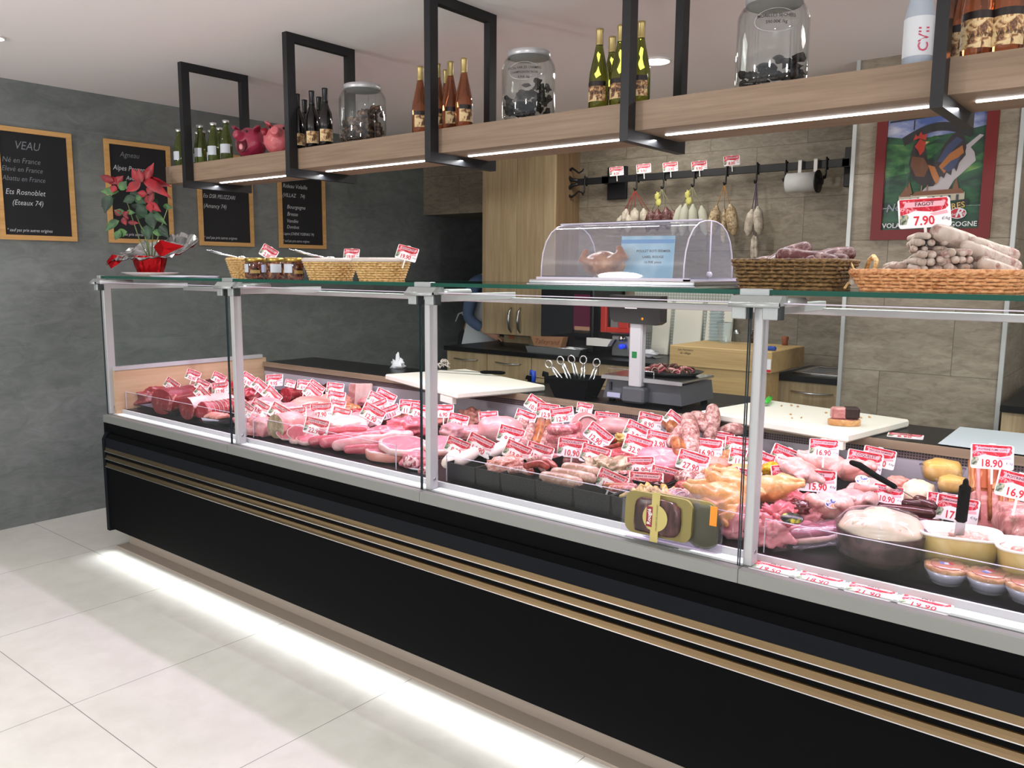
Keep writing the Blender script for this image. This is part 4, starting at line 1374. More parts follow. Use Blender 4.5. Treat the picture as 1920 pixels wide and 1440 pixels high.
# scoops
def scoop(loc, rz, label):
    t = thing('steel_scoop', loc, rz, label=label, cat='scoop', group='steel scoops in the baskets')
    q = MB(); q.tube([(0, 0, 0), (-.06, 0, .012), (-.13, 0, .030)], [.004, .005, .006], M_CHROME, 8); q.build('handle', t)
    q = MB(); q.blob((.018, 0, -.004), .022, .014, .012, M_CHROME, amp=0); q.build('bowl', t)
    q = MB(); q.tube([(-.128, 0, .030), (-.145, .006, .034), (-.155, 0, .036), (-.145, -.006, .034), (-.128, 0, .030)], .0018, M_CHROME, 6, closed=False); q.build('hanging_loop', t)
scoop((0.764, 0.330, 1.504), VR, 'steel scoop with its handle sticking up left out of the small willow basket')
scoop((1.496, 0.270, 1.498), VR, 'steel scoop lying on the candied nuts of the cloth-lined basket')
# jars with gold lids
def conserve_jar():
    t = thing('conserve_jar')
    q = MB(); q.lathe([(0, 0), (.036, 0), (.040, .004), (.041, .06), (.040, .068), (.036, .073)], mat('jar_contents', rough=.12, coat=.5, fn=lambda nt, b: L(nt, nt.ramp(nt.noise(nt.coord(), 60, 3, .5, .6), [(.4, srgb('#2c1412')), (.52, srgb('#5a2c22')), (.66, srgb('#96684a'))]), b.inputs['Base Color'])), 24); q.build('jar', t)
    q = MB(); q.lathe([(.039, .072), (.0405, .073), (.0405, .087), (.038, .0885), (0, .0885)], mat('gold_lid', '#b99a52', .28, metal=.9), 24); q.build('lid', t)
    l = MB()
    def patch(a0, a1, z0, z1, m):
        n = 10; vs, fs = [], []
        for i in range(n + 1):
            a = R(a0 + (a1 - a0) * i / n)
            vs += [(.0415 * cos(a), .0415 * sin(a), z0), (.0415 * cos(a), .0415 * sin(a), z1)]
        for i in range(n):
            fs.append((2 * i, 2 * i + 2, 2 * i + 3, 2 * i + 1))
        l.add(vs, fs, m, True)
    patch(-128, -62, .026, .062, M_LABELW); patch(-50, 10, .022, .036, mat('gold_print', '#a88c50', .4))
    patch(20, 60, .026, .06, mat('lilac_label', '#aeb2d4', .5))
    l.build('label', t)
    return t
cj = conserve_jar()
for i, (p, rz, lb) in enumerate((((1.085, 0.200, 1.461), -10, 'gold-lidded jar of dark preserves nearest the slate wall, front row'), ((1.242, 0.200, 1.462), 60, 'gold-lidded jar of dark preserves in the middle of the front row'), ((1.369, 0.200, 1.462), 15, 'gold-lidded jar of dark preserves nearest the cloth-lined baskets'),
                                ((1.019, 0.300, 1.462), 40, 'gold-lidded jar in the back row, seen between the first two jars'), ((1.179, 0.300, 1.462), 100, 'gold-lidded jar in the back row, seen between the last two jars'))):
    inst(cj, (p[0], p[1], ZG), R(rz), label=lb, cat='jar', group='gold-lidded preserve jars on the glass')
# ---- clear roll-top dome with a roast chicken
def dome():
    x0, x1, yf, yb = 2.715, 3.205, .135, .45
    t = thing('display_dome', (x0, yf, ZG), label='clear plastic roll-top dome on a steel tray over a roast chicken', cat='food dome')
    W, D = x1 - x0, yb - yf
    q = MB()
    q.box((-.035, -.03, .0), (W + .05, D + .03, .004), M_CHROME, .001)
    q.box((-.03, -.026, .004), (W + .045, D + .026, .016), M_CHROME, .003)
    q.build('tray', t)
    q = MB(); q.box((-.012, -.010, .016), (W + .022, -.002, .024), G_ACRE); q.box((-.012, D, .016), (W + .022, D + .008, .024), G_ACRE)
    q.box((W + .004, -.01, .016), (W + .022, D + .008, .021), G_ACRE); q.build('dome_rim', t)
    prof = []
    for i in range(15):
        a = pi - pi * i / 14
        k = 2.6
        cx, cz = cos(a), sin(a)
        n_ = (abs(cx) ** k + abs(cz) ** k) ** (-1 / k)
        prof.append((D / 2 + D / 2 * cx * n_, .02 + .168 * cz * n_))
    def sheet(m, xa, xb, ins, name):
        s = MB()
        pr = [(D / 2 + (y - D / 2) * (1 - ins * 2), .02 + (z - .02) * (1 - ins * 1.5)) for y, z in prof]
        vs = [(xa, y, z) for y, z in pr] + [(xb, y, z) for y, z in pr]
        n_ = len(pr)
        fs = [(i, i + n_, i + 1 + n_, i + 1) for i in range(n_ - 1)]
        s.add(vs, fs, m, True)
        s.add([(xa, y, z) for y, z in pr], [tuple(range(n_))], m)
        s.add([(xb, y, z) for y, z in pr], [tuple(reversed(range(n_)))], m)
        return s.build(name, t)
    sheet(G_DOME, 0, W, 0, 'dome_shell')
    e = MB()
    for x in (0, W):
        e.tube([(x, y, z) for y, z in prof], .0022, G_ACRE, 6)
    e.tube([(0, D * .32, .188), (W, D * .32, .188)], .003, G_ACRE, 6)
    e.box((.1, D * .42, .187), (W - .12, D * .56, .195), M_IRON)
    e.tube([(W + .001, D * .50, .02), (W + .001, D * .50, .19)], .0022, G_ACRE, 6)
    e.build('dome_edge', t)
    k_ = MB(); k_.M = T(W, D * .5, .035, 0, R(90), 0); k_.lathe([(.008, -.004), (.008, .006), (.004, .009), (0, .009)], G_ACRE, 12); k_.build('pivot', t)
dome()
CARD = mat('blue_card', rough=.3, fn=lambda nt, b: L(nt, nt.ramp(nt.noise(nt.coord(), 9, 2, .5, .3), [(.4, srgb('#8cc4dc')), (.55, srgb('#b4dcea')), (.7, srgb('#c8e4e2'))]), b.inputs['Base Color']))
t = thing('info_card', (2.99, .30, ZG + .017), R(12), label='pale blue card reading POULET ROTI FERMIER LABEL ROUGE inside the clear dome', cat='card')
q = MB(); q.M = T(0, 0, 0, R(-8), 0, 0); q.box((-.085, 0, 0), (.085, .002, .135), CARD); q.build('card', t)
q = MB(); q.M = T(0, 0, 0, R(-8), 0, 0)
Mx = lambda x, z: Matrix.Translation((x, -.0006, z)) @ Euler((R(90), 0, 0)).to_matrix().to_4x4()
for s_, z in (('POULET ROTI FERMIER', .088), ('LABEL ROUGE', .070), ('16.90€ piece', .054)):
    q.text(s_, .0105, M_TEXTK, Mx(.02, z), bold=.01)
q.face([(-.085, -.0005, .112), (.085, -.0005, .112), (.085, -.0005, .124), (-.085, -.0005, .124)], mat('card_band', '#6fa8d8', .4))
q.build('print', t)
t = thing('roast_chicken', (2.86, .27, ZG + .0165), R(20), label='small brown roast chicken under the clear dome', cat='roast chicken')
q = MB()
q.blob((0, 0, .045), .068, .050, .042, K_CHICKR, amp=.08, freq=2, seed=5)
q.tube([(.03, -.03, .05), (.065, -.035, .075), (.05, -.02, .095)], [.024, .022, .012], K_CHICKR, 10, round_ends=True)
q.tube([(.03, .03, .05), (.065, .035, .075), (.05, .02, .095)], [.024, .022, .012], K_CHICKR, 10, round_ends=True)
q.tube([(-.03, -.04, .05), (-.065, -.045, .06), (-.05, -.04, .085)], [.016, .013, .010], K_CHICKR, 10, round_ends=True)
q.tube([(-.04, .04, .05), (-.07, .03, .06)], [.016, .011], K_CHICKR, 10, round_ends=True)
fuse(q, 'body', .004, 4, t, [K_CHICKR])
# ---- small sausages in the dark basket, moulded ones in the orange basket
def small_sausage(m, L_=.13, r=.016, seed=1, bend=.02):
    q = MB()
    rnd = random.Random(seed)
    P_ = [(-L_ / 2 + L_ * i / 6, bend * sin(pi * i / 6), 0) for i in range(7)]
    q.tube(P_, [r * (.82 + .18 * sin(pi * i / 6)) * rnd.uniform(.93, 1.07) for i in range(7)], m, 10, round_ends=True)
    return q
q = small_sausage(K_PLUM, .12, .024, 2)
ps = q.build('dry_sausage')
for i, (p, rz, lb) in enumerate([((3.455, .235, ZG + .080), 60, 'dark plum dry sausage resting upright-ish nearest the clear dome side of the rattan basket'),
                                 ((3.525, .26, ZG + .074), 25, 'dark plum dry sausage in the middle of the rattan basket'),
                                 ((3.515, .215, ZG + .078), 10, 'short dark dry sausage at the front middle of the rattan basket'),
                                 ((3.555, .27, ZG + .080), 60, 'dark dry sausage nearest the orange willow basket'),
                                 ((3.43, .27, ZG + .066), 0, 'dark dry sausage low at the back of the rattan basket')]):
    inst(ps, p, rot=(0, R((-25, 0, 8, -12, 0)[i]), R(rz)), label=lb, cat='sausage', group='dark dry sausages in the rattan basket')
def bundle(name, loc, rz, rows, label, m, r=.0095, L_=.10, rx=0):
    """short sausages bound in a bundle, their ends towards the viewer; each one is its own part"""
    t = thing(name, loc, label=label, cat='sausage bundle', group='bundles of white mould sausages', rot=(rx, 0, rz))
    rnd = random.Random(int(loc[0] * 1000))
    for (x, z) in rows:
        q = MB()
        a, b_ = rnd.uniform(-.012, .012), rnd.uniform(-.008, .008)
        q.tube([(x + a, -L_ / 2 - b_, z), (x, 0, z + .003), (x - a, L_ / 2, z - .002)], [r * rnd.uniform(.85, 1.1), r, r * rnd.uniform(.85, 1.1)], m, 10, round_ends=True)
        q.build('sausage', t)
    s_ = MB()
    xs_ = [x for x, z in rows]; zs_ = [z for x, z in rows]
    cx, cz = sum(xs_) / len(xs_), sum(zs_) / len(zs_)
    w_, h_ = (max(xs_) - min(xs_)) / 2 + r * 1.15, (max(zs_) - min(zs_)) / 2 + r * 1.15
    s_.tube([(cx + w_ * cos(2 * pi * i / 20), .0, cz + h_ * sin(2 * pi * i / 20)) for i in range(20)], .0012, M_CLOTH, 5, closed=True)
    s_.build('string', t)
    return t
def pile(n0, n1, n2, d=.019):
    out = []
    for j, n in enumerate((n0, n1, n2)):
        for i in range(n):
            out.append(((i - (n - 1) / 2) * d, j * d * .88))
    return out
bb = ZG + .022
bundle('sausage_bundle', (3.745, .25, bb + .004), R(30), pile(6, 5, 4), 'bundle of white mould sausages at the post side of the orange basket', K_SALAMIW)
bundle('sausage_bundle', (3.80, .22, bb + .030), R(32), pile(5, 4, 3), 'bundle of white mould sausages lying under the 7.90 tag stack', K_SALAMIW)
bundle('sausage_bundle', (3.785, .255, bb + .078), R(28), pile(4, 4, 3, .017), 'topmost small bundle of white mould sausages, right under the 7.90 tag', K_SALAMIW, r=.0085, L_=.08)
bundle('sausage_bundle', (3.855, .24, bb + .035), R(30), pile(5, 5, 3), 'middle bundle of grey white sausages in the orange basket', K_SALAMIW)
bundle('sausage_bundle', (3.90, .25, bb + .004), R(35), pile(6, 4, 2), 'flat front bundle of grey white sausages in the orange basket', K_SALAMIW)
bundle('sausage_bundle', (3.67, .24, bb), R(-20), pile(3, 2, 0), 'two or three loose mould sausages at the handle end of the orange basket', K_SALAMIW, r=.011)
# long thick sausages on the right
for i, (c, L_, r_, rz, ry, lb) in enumerate([((3.865, .25, ZG + .118), .115, .025, 30, 22, 'thick white mould sausage lying across the top of the orange basket heap'),
                                            ((3.925, .25, ZG + .082), .11, .021, 25, 24, 'thick mould sausage second from the top of the orange basket heap'),
                                            ((3.955, .23, ZG + .050), .09, .019, 40, 18, 'thick mould sausage low at the end of the orange basket heap'),
                                            ((3.925, .29, ZG + .100), .11, .019, 50, 14, 'mould sausage behind the topmost thick one in the orange basket')]):
    q = small_sausage(K_SALAMIW, L_, r_, i + 3, .012)
    o = q.build('moulded_sausage'); put(o, c, rot=(0, R(ry), R(rz)))
    tag(o, lb, 'sausage', 'thick white mould sausages in the orange basket')

# ------------------------------------------------------------------ kitchen behind the counter
# tall wall cupboard
t = thing('wall_cupboard', (.19, 2.76, .985), label='tall oak wall cupboard with two doors standing beside the dark corridor opening', cat='cupboard')
MB().box((0, .02, 0), (.66, .30, 1.465), M_OAKD).build('carcass', t)
for i, (a, b_) in enumerate(((0.0, .326), (.330, .66))):
    MB().box((a, 0, 0), (b_, .019, 1.465), M_OAKV, .001).build('door', t)
    h = MB()
    hx = .285 if i == 0 else .37
    h.tube([(hx, -.002, .02), (hx, -.028, .05), (hx, -.036, .11), (hx, -.028, .17), (hx, -.002, .20)], [.005, .009, .011, .009, .005], M_STEEL, 8, flat=1.2)
    h.build('handle', t)
t = thing('splash_panel', (.19, 3.02, .90), label='pale wooden back panel under the oak wall cupboard, with small orange sticker', cat='panel')
MB().box((0, 0, 0), (.66, .038, .085), M_OAKV).build('panel', t)
MB().box((.05, -.002, .03), (.10, 0, .06), mat('orange_sticker', '#c86a3c', .5)).build('sticker', t)
# base cabinets
def cab(x0, x1, yf, label, seams, handle=True, z1=.87, drawer=None, hx=None):
    t = thing('base_cabinet', (x0, yf, 0), label=label, cat='cabinet', group='oak base cabinets under the black worktop')
    MB().box((.001, .02, .08), (x1 - x0 - .001, .56, z1), M_OAKD).build('carcass', t)
    for (a, b_) in seams:
        MB().box((.003, 0, a), (x1 - x0 - .003, .019, b_), M_OAKV, .001).build('drawer_front', t)
    if handle:
        h = MB(); w_ = x1 - x0; c = hx or w_ / 2
        zz = z1 - .055
        h.tube([(c - .11, -.001, zz), (c - .10, -.022, zz), (c, -.030, zz - .004), (c + .10, -.022, zz), (c + .11, -.001, zz)], [.006, .008, .010, .008, .006], M_STEEL, 8, flat=.6)
        h.build('handle', t)
cab(.08, .47, 2.49, 'oak base cabinet with a steel bar handle at the corridor end', [(.10, .865)])
cab(.47, .87, 2.49, 'second oak base cabinet with a steel bar handle, above the cutting board knife', [(.10, .865)])
cab(.87, 1.41, 2.49, 'wide oak base cabinet behind the black utensil tub', [(.10, .73), (.735, .865)], False)
cab(1.41, 2.0, 2.49, 'oak base cabinet partly hidden behind the weighing scale', [(.10, .72), (.725, .865)], False)
cab(2.572, 2.975, 2.49, 'oak base cabinet under the steel sink beside the stone pillar', [(.10, .70), (.705, .865)])
t = thing('kitchen_worktop', (.07, 2.465, .87), label='long black kitchen worktop along the recess wall behind the counter', cat='worktop')
MB().box((0, 0, 0), (1.97, .59, .03), M_BLACKG, .003).build('slab', t)
t = thing('sink_worktop', (2.565, 2.465, .87), label='black worktop with a steel sink beside the stone pillar', cat='worktop')
q = MB(); q.box((0, 0, 0), (.41, .13, .03), M_BLACKG); q.box((0, .52, 0), (.41, .59, .03), M_BLACKG); q.box((0, .13, 0), (.06, .52, .03), M_BLACKG); q.build('slab', t)
q = MB()
q.box((.06, .13, .030), (.41, .16, .036), M_CHROME, .002); q.box((.06, .49, .030), (.41, .52, .036), M_CHROME, .002); q.box((.06, .16, .030), (.09, .49, .036), M_CHROME, .002)
q.box((.09, .16, -.10), (.41, .49, -.095), M_STEEL); q.box((.09, .16, -.10), (.41, .163, .03), M_STEEL); q.box((.09, .487, -.10), (.41, .49, .03), M_STEEL); q.box((.087, .16, -.10), (.09, .49, .03), M_STEEL)
q.build('sink', t)
# counter past the pillar
t = thing('side_cabinet', (3.72, 2.10, 0), label='oak cabinet with black worktop past the stone pillar at the photo edge', cat='cabinet')
MB().box((0, .0, 0), (1.4, .94, .87), M_OAKV).build('carcass', t)
MB().box((-.005, -.03, .87), (1.4, .95, .90), M_BLACKG, .003).build('worktop', t)
t = thing('griddle', (3.83, 2.35, .90), label='low black griddle plate on the side cabinet past the pillar', cat='griddle')
MB().box((0, 0, .01), (.4, .4, .035), M_BLACKP, .008).build('plate', t)
for (a, b_) in ((.04, .04), (.36, .04), (.04, .36), (.36, .36)):
    MB().box((a - .01, b_ - .01, 0), (a + .01, b_ + .01, .01), M_BLACKP).build('foot', t)
# rotisserie oven
M_OVEN = mat('oven_black', '#141316', .18, spec=.6)
t = thing('rotisserie_oven', (.86, 2.60, .90), label='dark glass-fronted rotisserie oven with a glowing red element beside the oak cupboard', cat='oven')
MB().box((0, .0, .02), (.43, .40, .52), M_OVEN, .006).build('casing', t)
MB().box((.02, -.006, .10), (.41, -.001, .42), mat('oven_glass', '#0c0c12', .04, spec=.8)).build('door_glass', t)
MB().box((.155, -.009, .455), (.36, -.001, .478), mat('red_element', '#5c1008', .4, emit='#ff4a20', estr=2.2)).build('heating_element', t)
q = MB(); q.box((.03, -.009, .46), (.13, -.006, .492), mat('yellow_sticker', '#c9b41e', .5)); q.build('yellow_sticker', t)
MB().box((.28, -.008, .17), (.41, -.005, .40), mat('maroon_panel', '#5c1838', .3)).build('side_panel', t)
MB().box((.29, -.010, .165), (.41, -.006, .19), mat('tan_strip', '#b08a70', .5)).build('lower_strip', t)
for a in (.03, .40):
    MB().box((a - .015, .02, 0), (a + .015, .38, .02), M_OVEN).build('foot', t)
t = thing('steel_tray', (.80, 2.51, .90), label='deep stainless tray standing before the dark oven', cat='tray')
q = MB(); q.prism([(.02, 0), (.44, 0), (.46, .045), (0, .045)], 0, .085, M_STEEL); q.build('tray_body', t)
q = MB(); q.tube([(0, 0, .045), (.46, 0, .045), (.46, .085, .045), (0, .085, .045)], .003, M_CHROME, 6, closed=True); q.build('rim', t)
t = thing('printed_box', (.845, 2.525, .946), label='brown printed box with curly lettering lying on the steel tray', cat='box')
q = MB(); q.prism([(.02, 0), (.24, 0), (.26, .07), (-.01, .06)], 0, .06, mat('kraft', '#9a7050', .6)); q.build('box', t)
q = MB(); q.text('Talleyrand', .048, mat('brown_ink', '#6a3c28', .6), Matrix.Translation((.125, -.0015, .032)) @ Euler((R(90), 0, 0)).to_matrix().to_4x4(), shear=.35); q.build('lettering', t)
# red slicer
M_SRED = mat('machine_red', '#c03228', .3, coat=.4)
t = thing('meat_slicer', (1.345, 2.60, .90), label='red meat slicer with steel knobs on the kitchen worktop', cat='slicer')
q = MB()
q.box((0, 0, .16), (.045, .03, .34), M_SRED, .006); q.box((.045, 0, .16), (.27, .03, .195), M_SRED, .006); q.box((.135, 0, .19), (.21, .03, .34), M_SRED, .004)
q.box((.245, 0, .16), (.28, .03, .34), M_SRED, .008); q.box((0, 0, .325), (.28, .03, .36), M_SRED, .008)
q.build('guard', t)
MB().box((.06, .04, .0), (.20, .26, .15), M_STEEL, .012).build('motor_housing', t)
MB().box((.05, .035, .15), (.25, .25, .34), mat('slicer_grey', '#8b8f8c', .4), .01).build('carriage', t)
MB().prism([(-.09, .07), (.07, .07), (.10, .115), (-.09, .12)], -.02, .03, M_WHITE).build('food_plate', t)
for zz, m_ in ((.125, M_CHROME), (.075, mat('blue_knob', '#2340c8', .3, emit='#2a48ff', estr=.6))):
    q = MB(); q.M = T(.16, .04, zz, R(90), 0, 0); q.lathe([(.012, 0), (.016, .02), (.018, .035), (.012, .05), (0, .052)], m_, 14); q.build('knob', t)
q = MB(); q.tube([(.255, .015, .16), (.255, .015, .13), (.27, .0, .12)], .005, M_CHROME, 6); q.build('lever', t)
# white boards against the wall
for i, (x, w_, lb) in enumerate(((1.50, .13, 'narrow white cutting board leaning on the wall beside the red slicer'), (1.66, .20, 'white cutting board leaning on the wall, partly behind the scale column'), (1.89, .18, 'white cutting board leaning on the wall beside the plastic cups'))):
    q = MB(); q.box((0, 0, 0), (w_, .02, .36), M_BOARD, .003)
    o = q.build('white_board'); put(o, (x, 2.99, .90), rot=(R(-6), 0, 0)); tag(o, lb, 'cutting board', 'white boards leaning on the recess wall')
M_MOS = mat('mosaic_panel', rough=.3, fn=lambda nt, b: L(nt, nt.n('ShaderNodeTexBrick', {'offset': 0.0}, Vector=nt.coord((1, 1, 1), (R(90), 0, 0)), Scale=1.0, Color1=srgb('#c6cbc4') + (1,), Color2=srgb('#bfc5bd') + (1,), Mortar=srgb('#8b9088') + (1,), **{'Mortar_Size': .002, 'Brick_Width': .02, 'Row_Height': .02}).outputs[0], b.inputs['Base Color']))
q = MB(); q.box((1.34, 3.035, .90), (2.06, 3.058, 1.36), M_MOS); tag(q.build('mosaic_splashback'), 'pale small-tiled splashback behind the slicer and the white boards', 'splashback')
# clear tray with cloth
t = thing('clear_tray', (1.50, 2.72, .90), label='small clear plastic tray holding a folded white cloth behind the scale', cat='tray')
q = MB(); q.box((0, 0, 0), (.19, .12, .003), G_ACR); q.box((0, 0, 0), (.19, .003, .06), G_ACR); q.box((0, .117, 0), (.19, .12, .06), G_ACR); q.box((0, 0, 0), (.003, .12, .06), G_ACR); q.box((.187, 0, 0), (.19, .12, .06), G_ACR); q.build('tray', t)
q = MB(); q.blob((1.60, 2.78, .925), .07, .045, .022, M_PAPER, amp=.5, freq=3, seed=3); tag(q.build('folded_cloth'), 'white crumpled cloth lying inside the small clear tray', 'cloth')
# plastic cups
t = thing('plastic_cups', (2.10, 2.72, .905), label='tall stack of clear ridged plastic cups beside the white boards', cat='cup stack')
for i in range(14):
    z = .05 + i * .020
    q = MB(); q.lathe([(.034, z), (.046, z + .028), (.048, z + .030)], clear('cup_plastic', (.86, .92, .95), film=.18, filmcol=(.8, .9, .95)), 20); q.build('cup', t)
q = MB(); q.lathe([(.03, 0), (.05, .05)], M_WHITE, 16); q.build('base_cup', t)
q = MB(); q.M = T(2.20, 2.62, 1.0405); q.lathe([(.030, 0), (.046, .12), (.048, .12)], clear('cup_plastic'), 20); tag(q.build('plastic_cup'), 'single clear plastic cup standing on the beech butcher block', 'cup')
# butcher block
t = thing('butcher_block', (2.03, 2.27, 0), label='thick beech butcher block on a wooden base behind the scale', cat='butcher block')
MB().box((0, 0, .925), (.60, .48, 1.04), M_BLOCK, .004).build('block_top', t)
q = MB()
q.box((.03, .02, .0), (.57, .19, .925), M_BLOCK)
q.build('base', t)
MB().box((.028, .015, .72), (.572, .02, .79), mat('metal_band', '#4a4640', .5)).build('metal_band', t)
q = MB(); q.box((.535, -.0015, .945), (.597, 0, 1.00), M_PAPER); q.build('paper_label', t)
q = MB(); q.box((.535, -.0015, .932), (.597, 0, .944), M_RED); q.build('red_label', t)
q = MB()
for (s_, z) in (('Les Fermiers', 1.018), ('du village', 1.000)):
    q.text(s_, .018, M_TEXTK, Matrix.Translation((.10, -.001, z)) @ Euler((R(90), 0, 0)).to_matrix().to_4x4(), shear=.3)
q.build('branding', t)
t = thing('blue_sponge', (2.575, 2.33, 1.0405), label='blue sponge lying at the corner of the butcher block', cat='sponge'); MB().box((0, 0, 0), (.045, .03, .022), mat('sponge_blue', '#2c4a9a', .8), .006).build('sponge_body', t)
for (u, v, m_, lb, r_, h_) in ((1362, 640, M_STEEL, 'small steel-topped glass shaker behind the butcher block', .022, .085), (1391, 640, mat('dark_bottle', '#3c2418', .2), 'small dark flask with a steel pourer behind the butcher block', .018, .07)):
    pass
def shaker(name, loc, prof, mats_, label, cat):
    q = MB(); q.lathe(prof, mats_[0], 14, mats=mats_); o = q.build(name); put(o, loc); return tag(o, label, cat)
shaker('salt_shaker', (2.23, 2.73, 1.0405), [(.02, 0), (.022, .045), (.022, .05), (.016, .07), (0, .075)], [G_JAR, G_JAR, M_STEEL, M_STEEL], 'small steel-topped shaker at the back of the butcher block', 'shaker')
shaker('flask', (2.33, 2.73, 1.0405), [(.018, 0), (.020, .04), (.008, .055), (.008, .08), (0, .082)], [mat('dark_flask', '#3c2418', .2)] * 3 + [M_STEEL], 'small dark flask with a pourer at the back of the butcher block', 'flask')
shaker('pepper_pot', (2.53, 2.71, 1.0405), [(.017, 0), (.015, .02), (.021, .045), (.018, .05), (0, .05)], [mat('turned_wood', '#8a4a2c', .5)] * 4, 'small reddish wooden pot at the back corner of the butcher block', 'pot')
# paper towel
t = thing('paper_towel_roll', (2.90, 2.93, .90), label='white paper towel roll standing by the sink, cut off by the pillar', cat='paper roll')
q = MB(); q.lathe([(.018, 0), (.06, 0), (.06, .24), (.018, .24)], mat('tissue', '#dfe1df', .9), 24); q.build('roll', t)
# ------------------------------------------------------------------ forged hanging rail
t = thing('hanging_rail', (0, 2.93, 2.045), label='black forged iron rail with curled ends on the stone wall', cat='meat rail')
q = MB(); q.box((.90, 0, 0), (2.76, .014, .045), M_IRON, .002); q.build('bar', t)
for (x, w_) in ((1.10, .15), (2.70, .11)):
    q = MB(); q.box((x, .10, -.10), (x + w_, .128, .12), M_IRON, .003); q.box((x + .02, .0, .0), (x + .075, .11, .05), M_IRON); q.build('wall_plate', t)
for s_ in (-1, 1):
    pts = []
    for i in range(16):
        a = pi * .5 + s_ * (-.1) + i / 15 * pi * 1.35
        rr_ = .040 - .012 * i / 15
        pts.append((.875 + rr_ * cos(a) * 1.2 + .02, .007, .022 + s_ * (.052 - rr_ * sin(a) * -1 * 1 if False else .05) + s_ * rr_ * (-sin(a)) * 1.0))
    pts = [(.92, .007, .022 + s_ * .012), (.87, .007, .022 + s_ * .018), (.835, .007, .022 + s_ * .045), (.84, .007, .022 + s_ * .085), (.87, .007, .022 + s_ * .098), (.90, .007, .022 + s_ * .080), (.925, .007, .022 + s_ * .062), (.955, .007, .022 + s_ * .075), (.965, .007, .022 + s_ * .09)]
    q = MB(); q.tube(pts, [.012, .014, .014, .012, .009, .007, .006, .006, .005], M_IRON, 8); q.build('curl', t)
def hook(loc, label, turn=0):
    t = thing('meat_hook', loc, turn, label=label, cat='hook', group='black hooks on the iron rail')
    q = MB(); q.tube([(0, .018, -.008), (0, .020, .052), (0, -.004, .058), (0, -.008, .03), (0, -.008, -.03), (0, -.012, -.055), (0, -.03, -.062), (0, -.042, -.048)], .0055, M_IRON, 6); q.build('hook_wire', t)
    return t
hk = hook((.985, 2.93, 2.045), 'black hook nearest the curled end of the iron rail')
for (u, lb) in ((1197, 'black hook holding the white netted sausages'), (1250, 'black hook holding the brown sausages'), (1303, 'black hook holding the grey floury sausages'), (1363, 'black hook holding the herb-coated sausages'), (1419, 'black hook holding the wire of the double floury sausage'), (1480, 'empty black hook at the thread spool, on its wall side'), (1549, 'black hook beside the right wall plate of the rail')):
    pass
for x, lb in ((1.40, 'black hook holding the white netted sausages'), (1.60, 'black hook holding the brown sausages'), (1.815, 'black hook holding the grey floury sausages'), (2.03, 'black hook holding the herb-coated sausages'), (2.225, 'black hook holding the wire of the white double sausage'), (2.40, 'empty black hook just before the white thread spool'), (2.635, 'empty black hook just past the white thread spool')):
    h = copy_tree(hk); h.location = (x, 2.93, 2.045); h['label'] = lb
def hang_bunch(x, m, items, label, scol, tie=None, z0=1.985, wire=False):
    t = thing('hanging_sausages', (x, 2.90, z0), label=label, cat='hanging sausages')
    for (dx, dy, dz, L_, r_, tilt) in items:
        q = MB(); q.M = T(dx, dy, dz, 0, R(tilt), 0)
        q.tube([(0, 0, 0), (0, 0, -L_ * .15), (0, 0, -L_ * .5), (0, 0, -L_ * .85), (0, 0, -L_)], [r_ * .35, r_ * .85, r_, r_ * .9, r_ * .4], m, 10, round_ends=True)
        o = q.build('sausage', t)
        s_ = MB(); s_.tube([(0, 0, .0), (dx, dy, dz)], .0022, scol, 5); s_.build('string', t)
    if tie:
        for i, (a, b_) in enumerate(((-.02, -.05), (-.01, -.09), (.03, -.10))[:2 if tie else 0]):
            q = MB(); q.blob((a, -.02, b_), .018, .006, .024, tie, amp=.5, freq=2, seed=i); q.build('paper_tie', t)
    return t
M_REDS = mat('red_string', '#8a2a24', .7); M_YEL = mat('yellow_paper', '#b5b060', .7); M_ORS = mat('orange_string', '#a8742c', .7); M_PUR = mat('purple_string', '#3c2a4c', .7); M_GRS = mat('green_grey_string', '#7c7c5c', .7)
hang_bunch(1.40, K_FLOUR, [(-.10, 0, -.17, .10, .03, 10), (-.05, -.02, -.13, .11, .032, 4), (.01, -.01, -.125, .11, .032, 0), (.07, 0, -.13, .11, .03, -8), (.11, .02, -.15, .10, .028, -14), (-.02, -.04, -.17, .10, .028, 0)], 'bunch of white netted sausages on red strings, first on the rail', M_REDS)
hang_bunch(1.60, K_PLUM, [(-.07, 0, -.145, .12, .034, 12), (-.015, -.02, -.14, .12, .034, 0), (.04, -.01, -.13, .12, .034, -8), (.085, .01, -.15, .10, .03, -14)], 'bunch of reddish brown sausages with yellow paper ties, second on the rail', M_GRS, M_YEL)
hang_bunch(1.815, mat('grey_floury', '#a8a898', .85), [(-.075, 0, -.12, .18, .032, 14), (-.03, -.02, -.115, .18, .032, 5), (.02, -.02, -.12, .18, .032, -4), (.07, 0, -.13, .17, .032, -12)], 'bunch of four long grey floury sausages, third on the rail', M_GRS, M_YEL)
hang_bunch(2.03, K_HERB, [(-.045, 0, -.135, .17, .036, 10), (.045, 0, -.13, .17, .036, -10), (.0, .02, -.15, .20, .02, 0)], 'bunch of plump herb-coated sausages, fourth on the rail', M_ORS)
hang_bunch(2.235, K_FLOUR, [(-.02, 0, -.165, .14, .030, 8), (.02, -.01, -.15, .15, .030, -6), (.0, .0, -.315, .14, .018, 0), (.012, 0, -.32, .13, .014, -4)], 'white floury sausage pair with a thin one below, hanging on a wire', M_PUR)
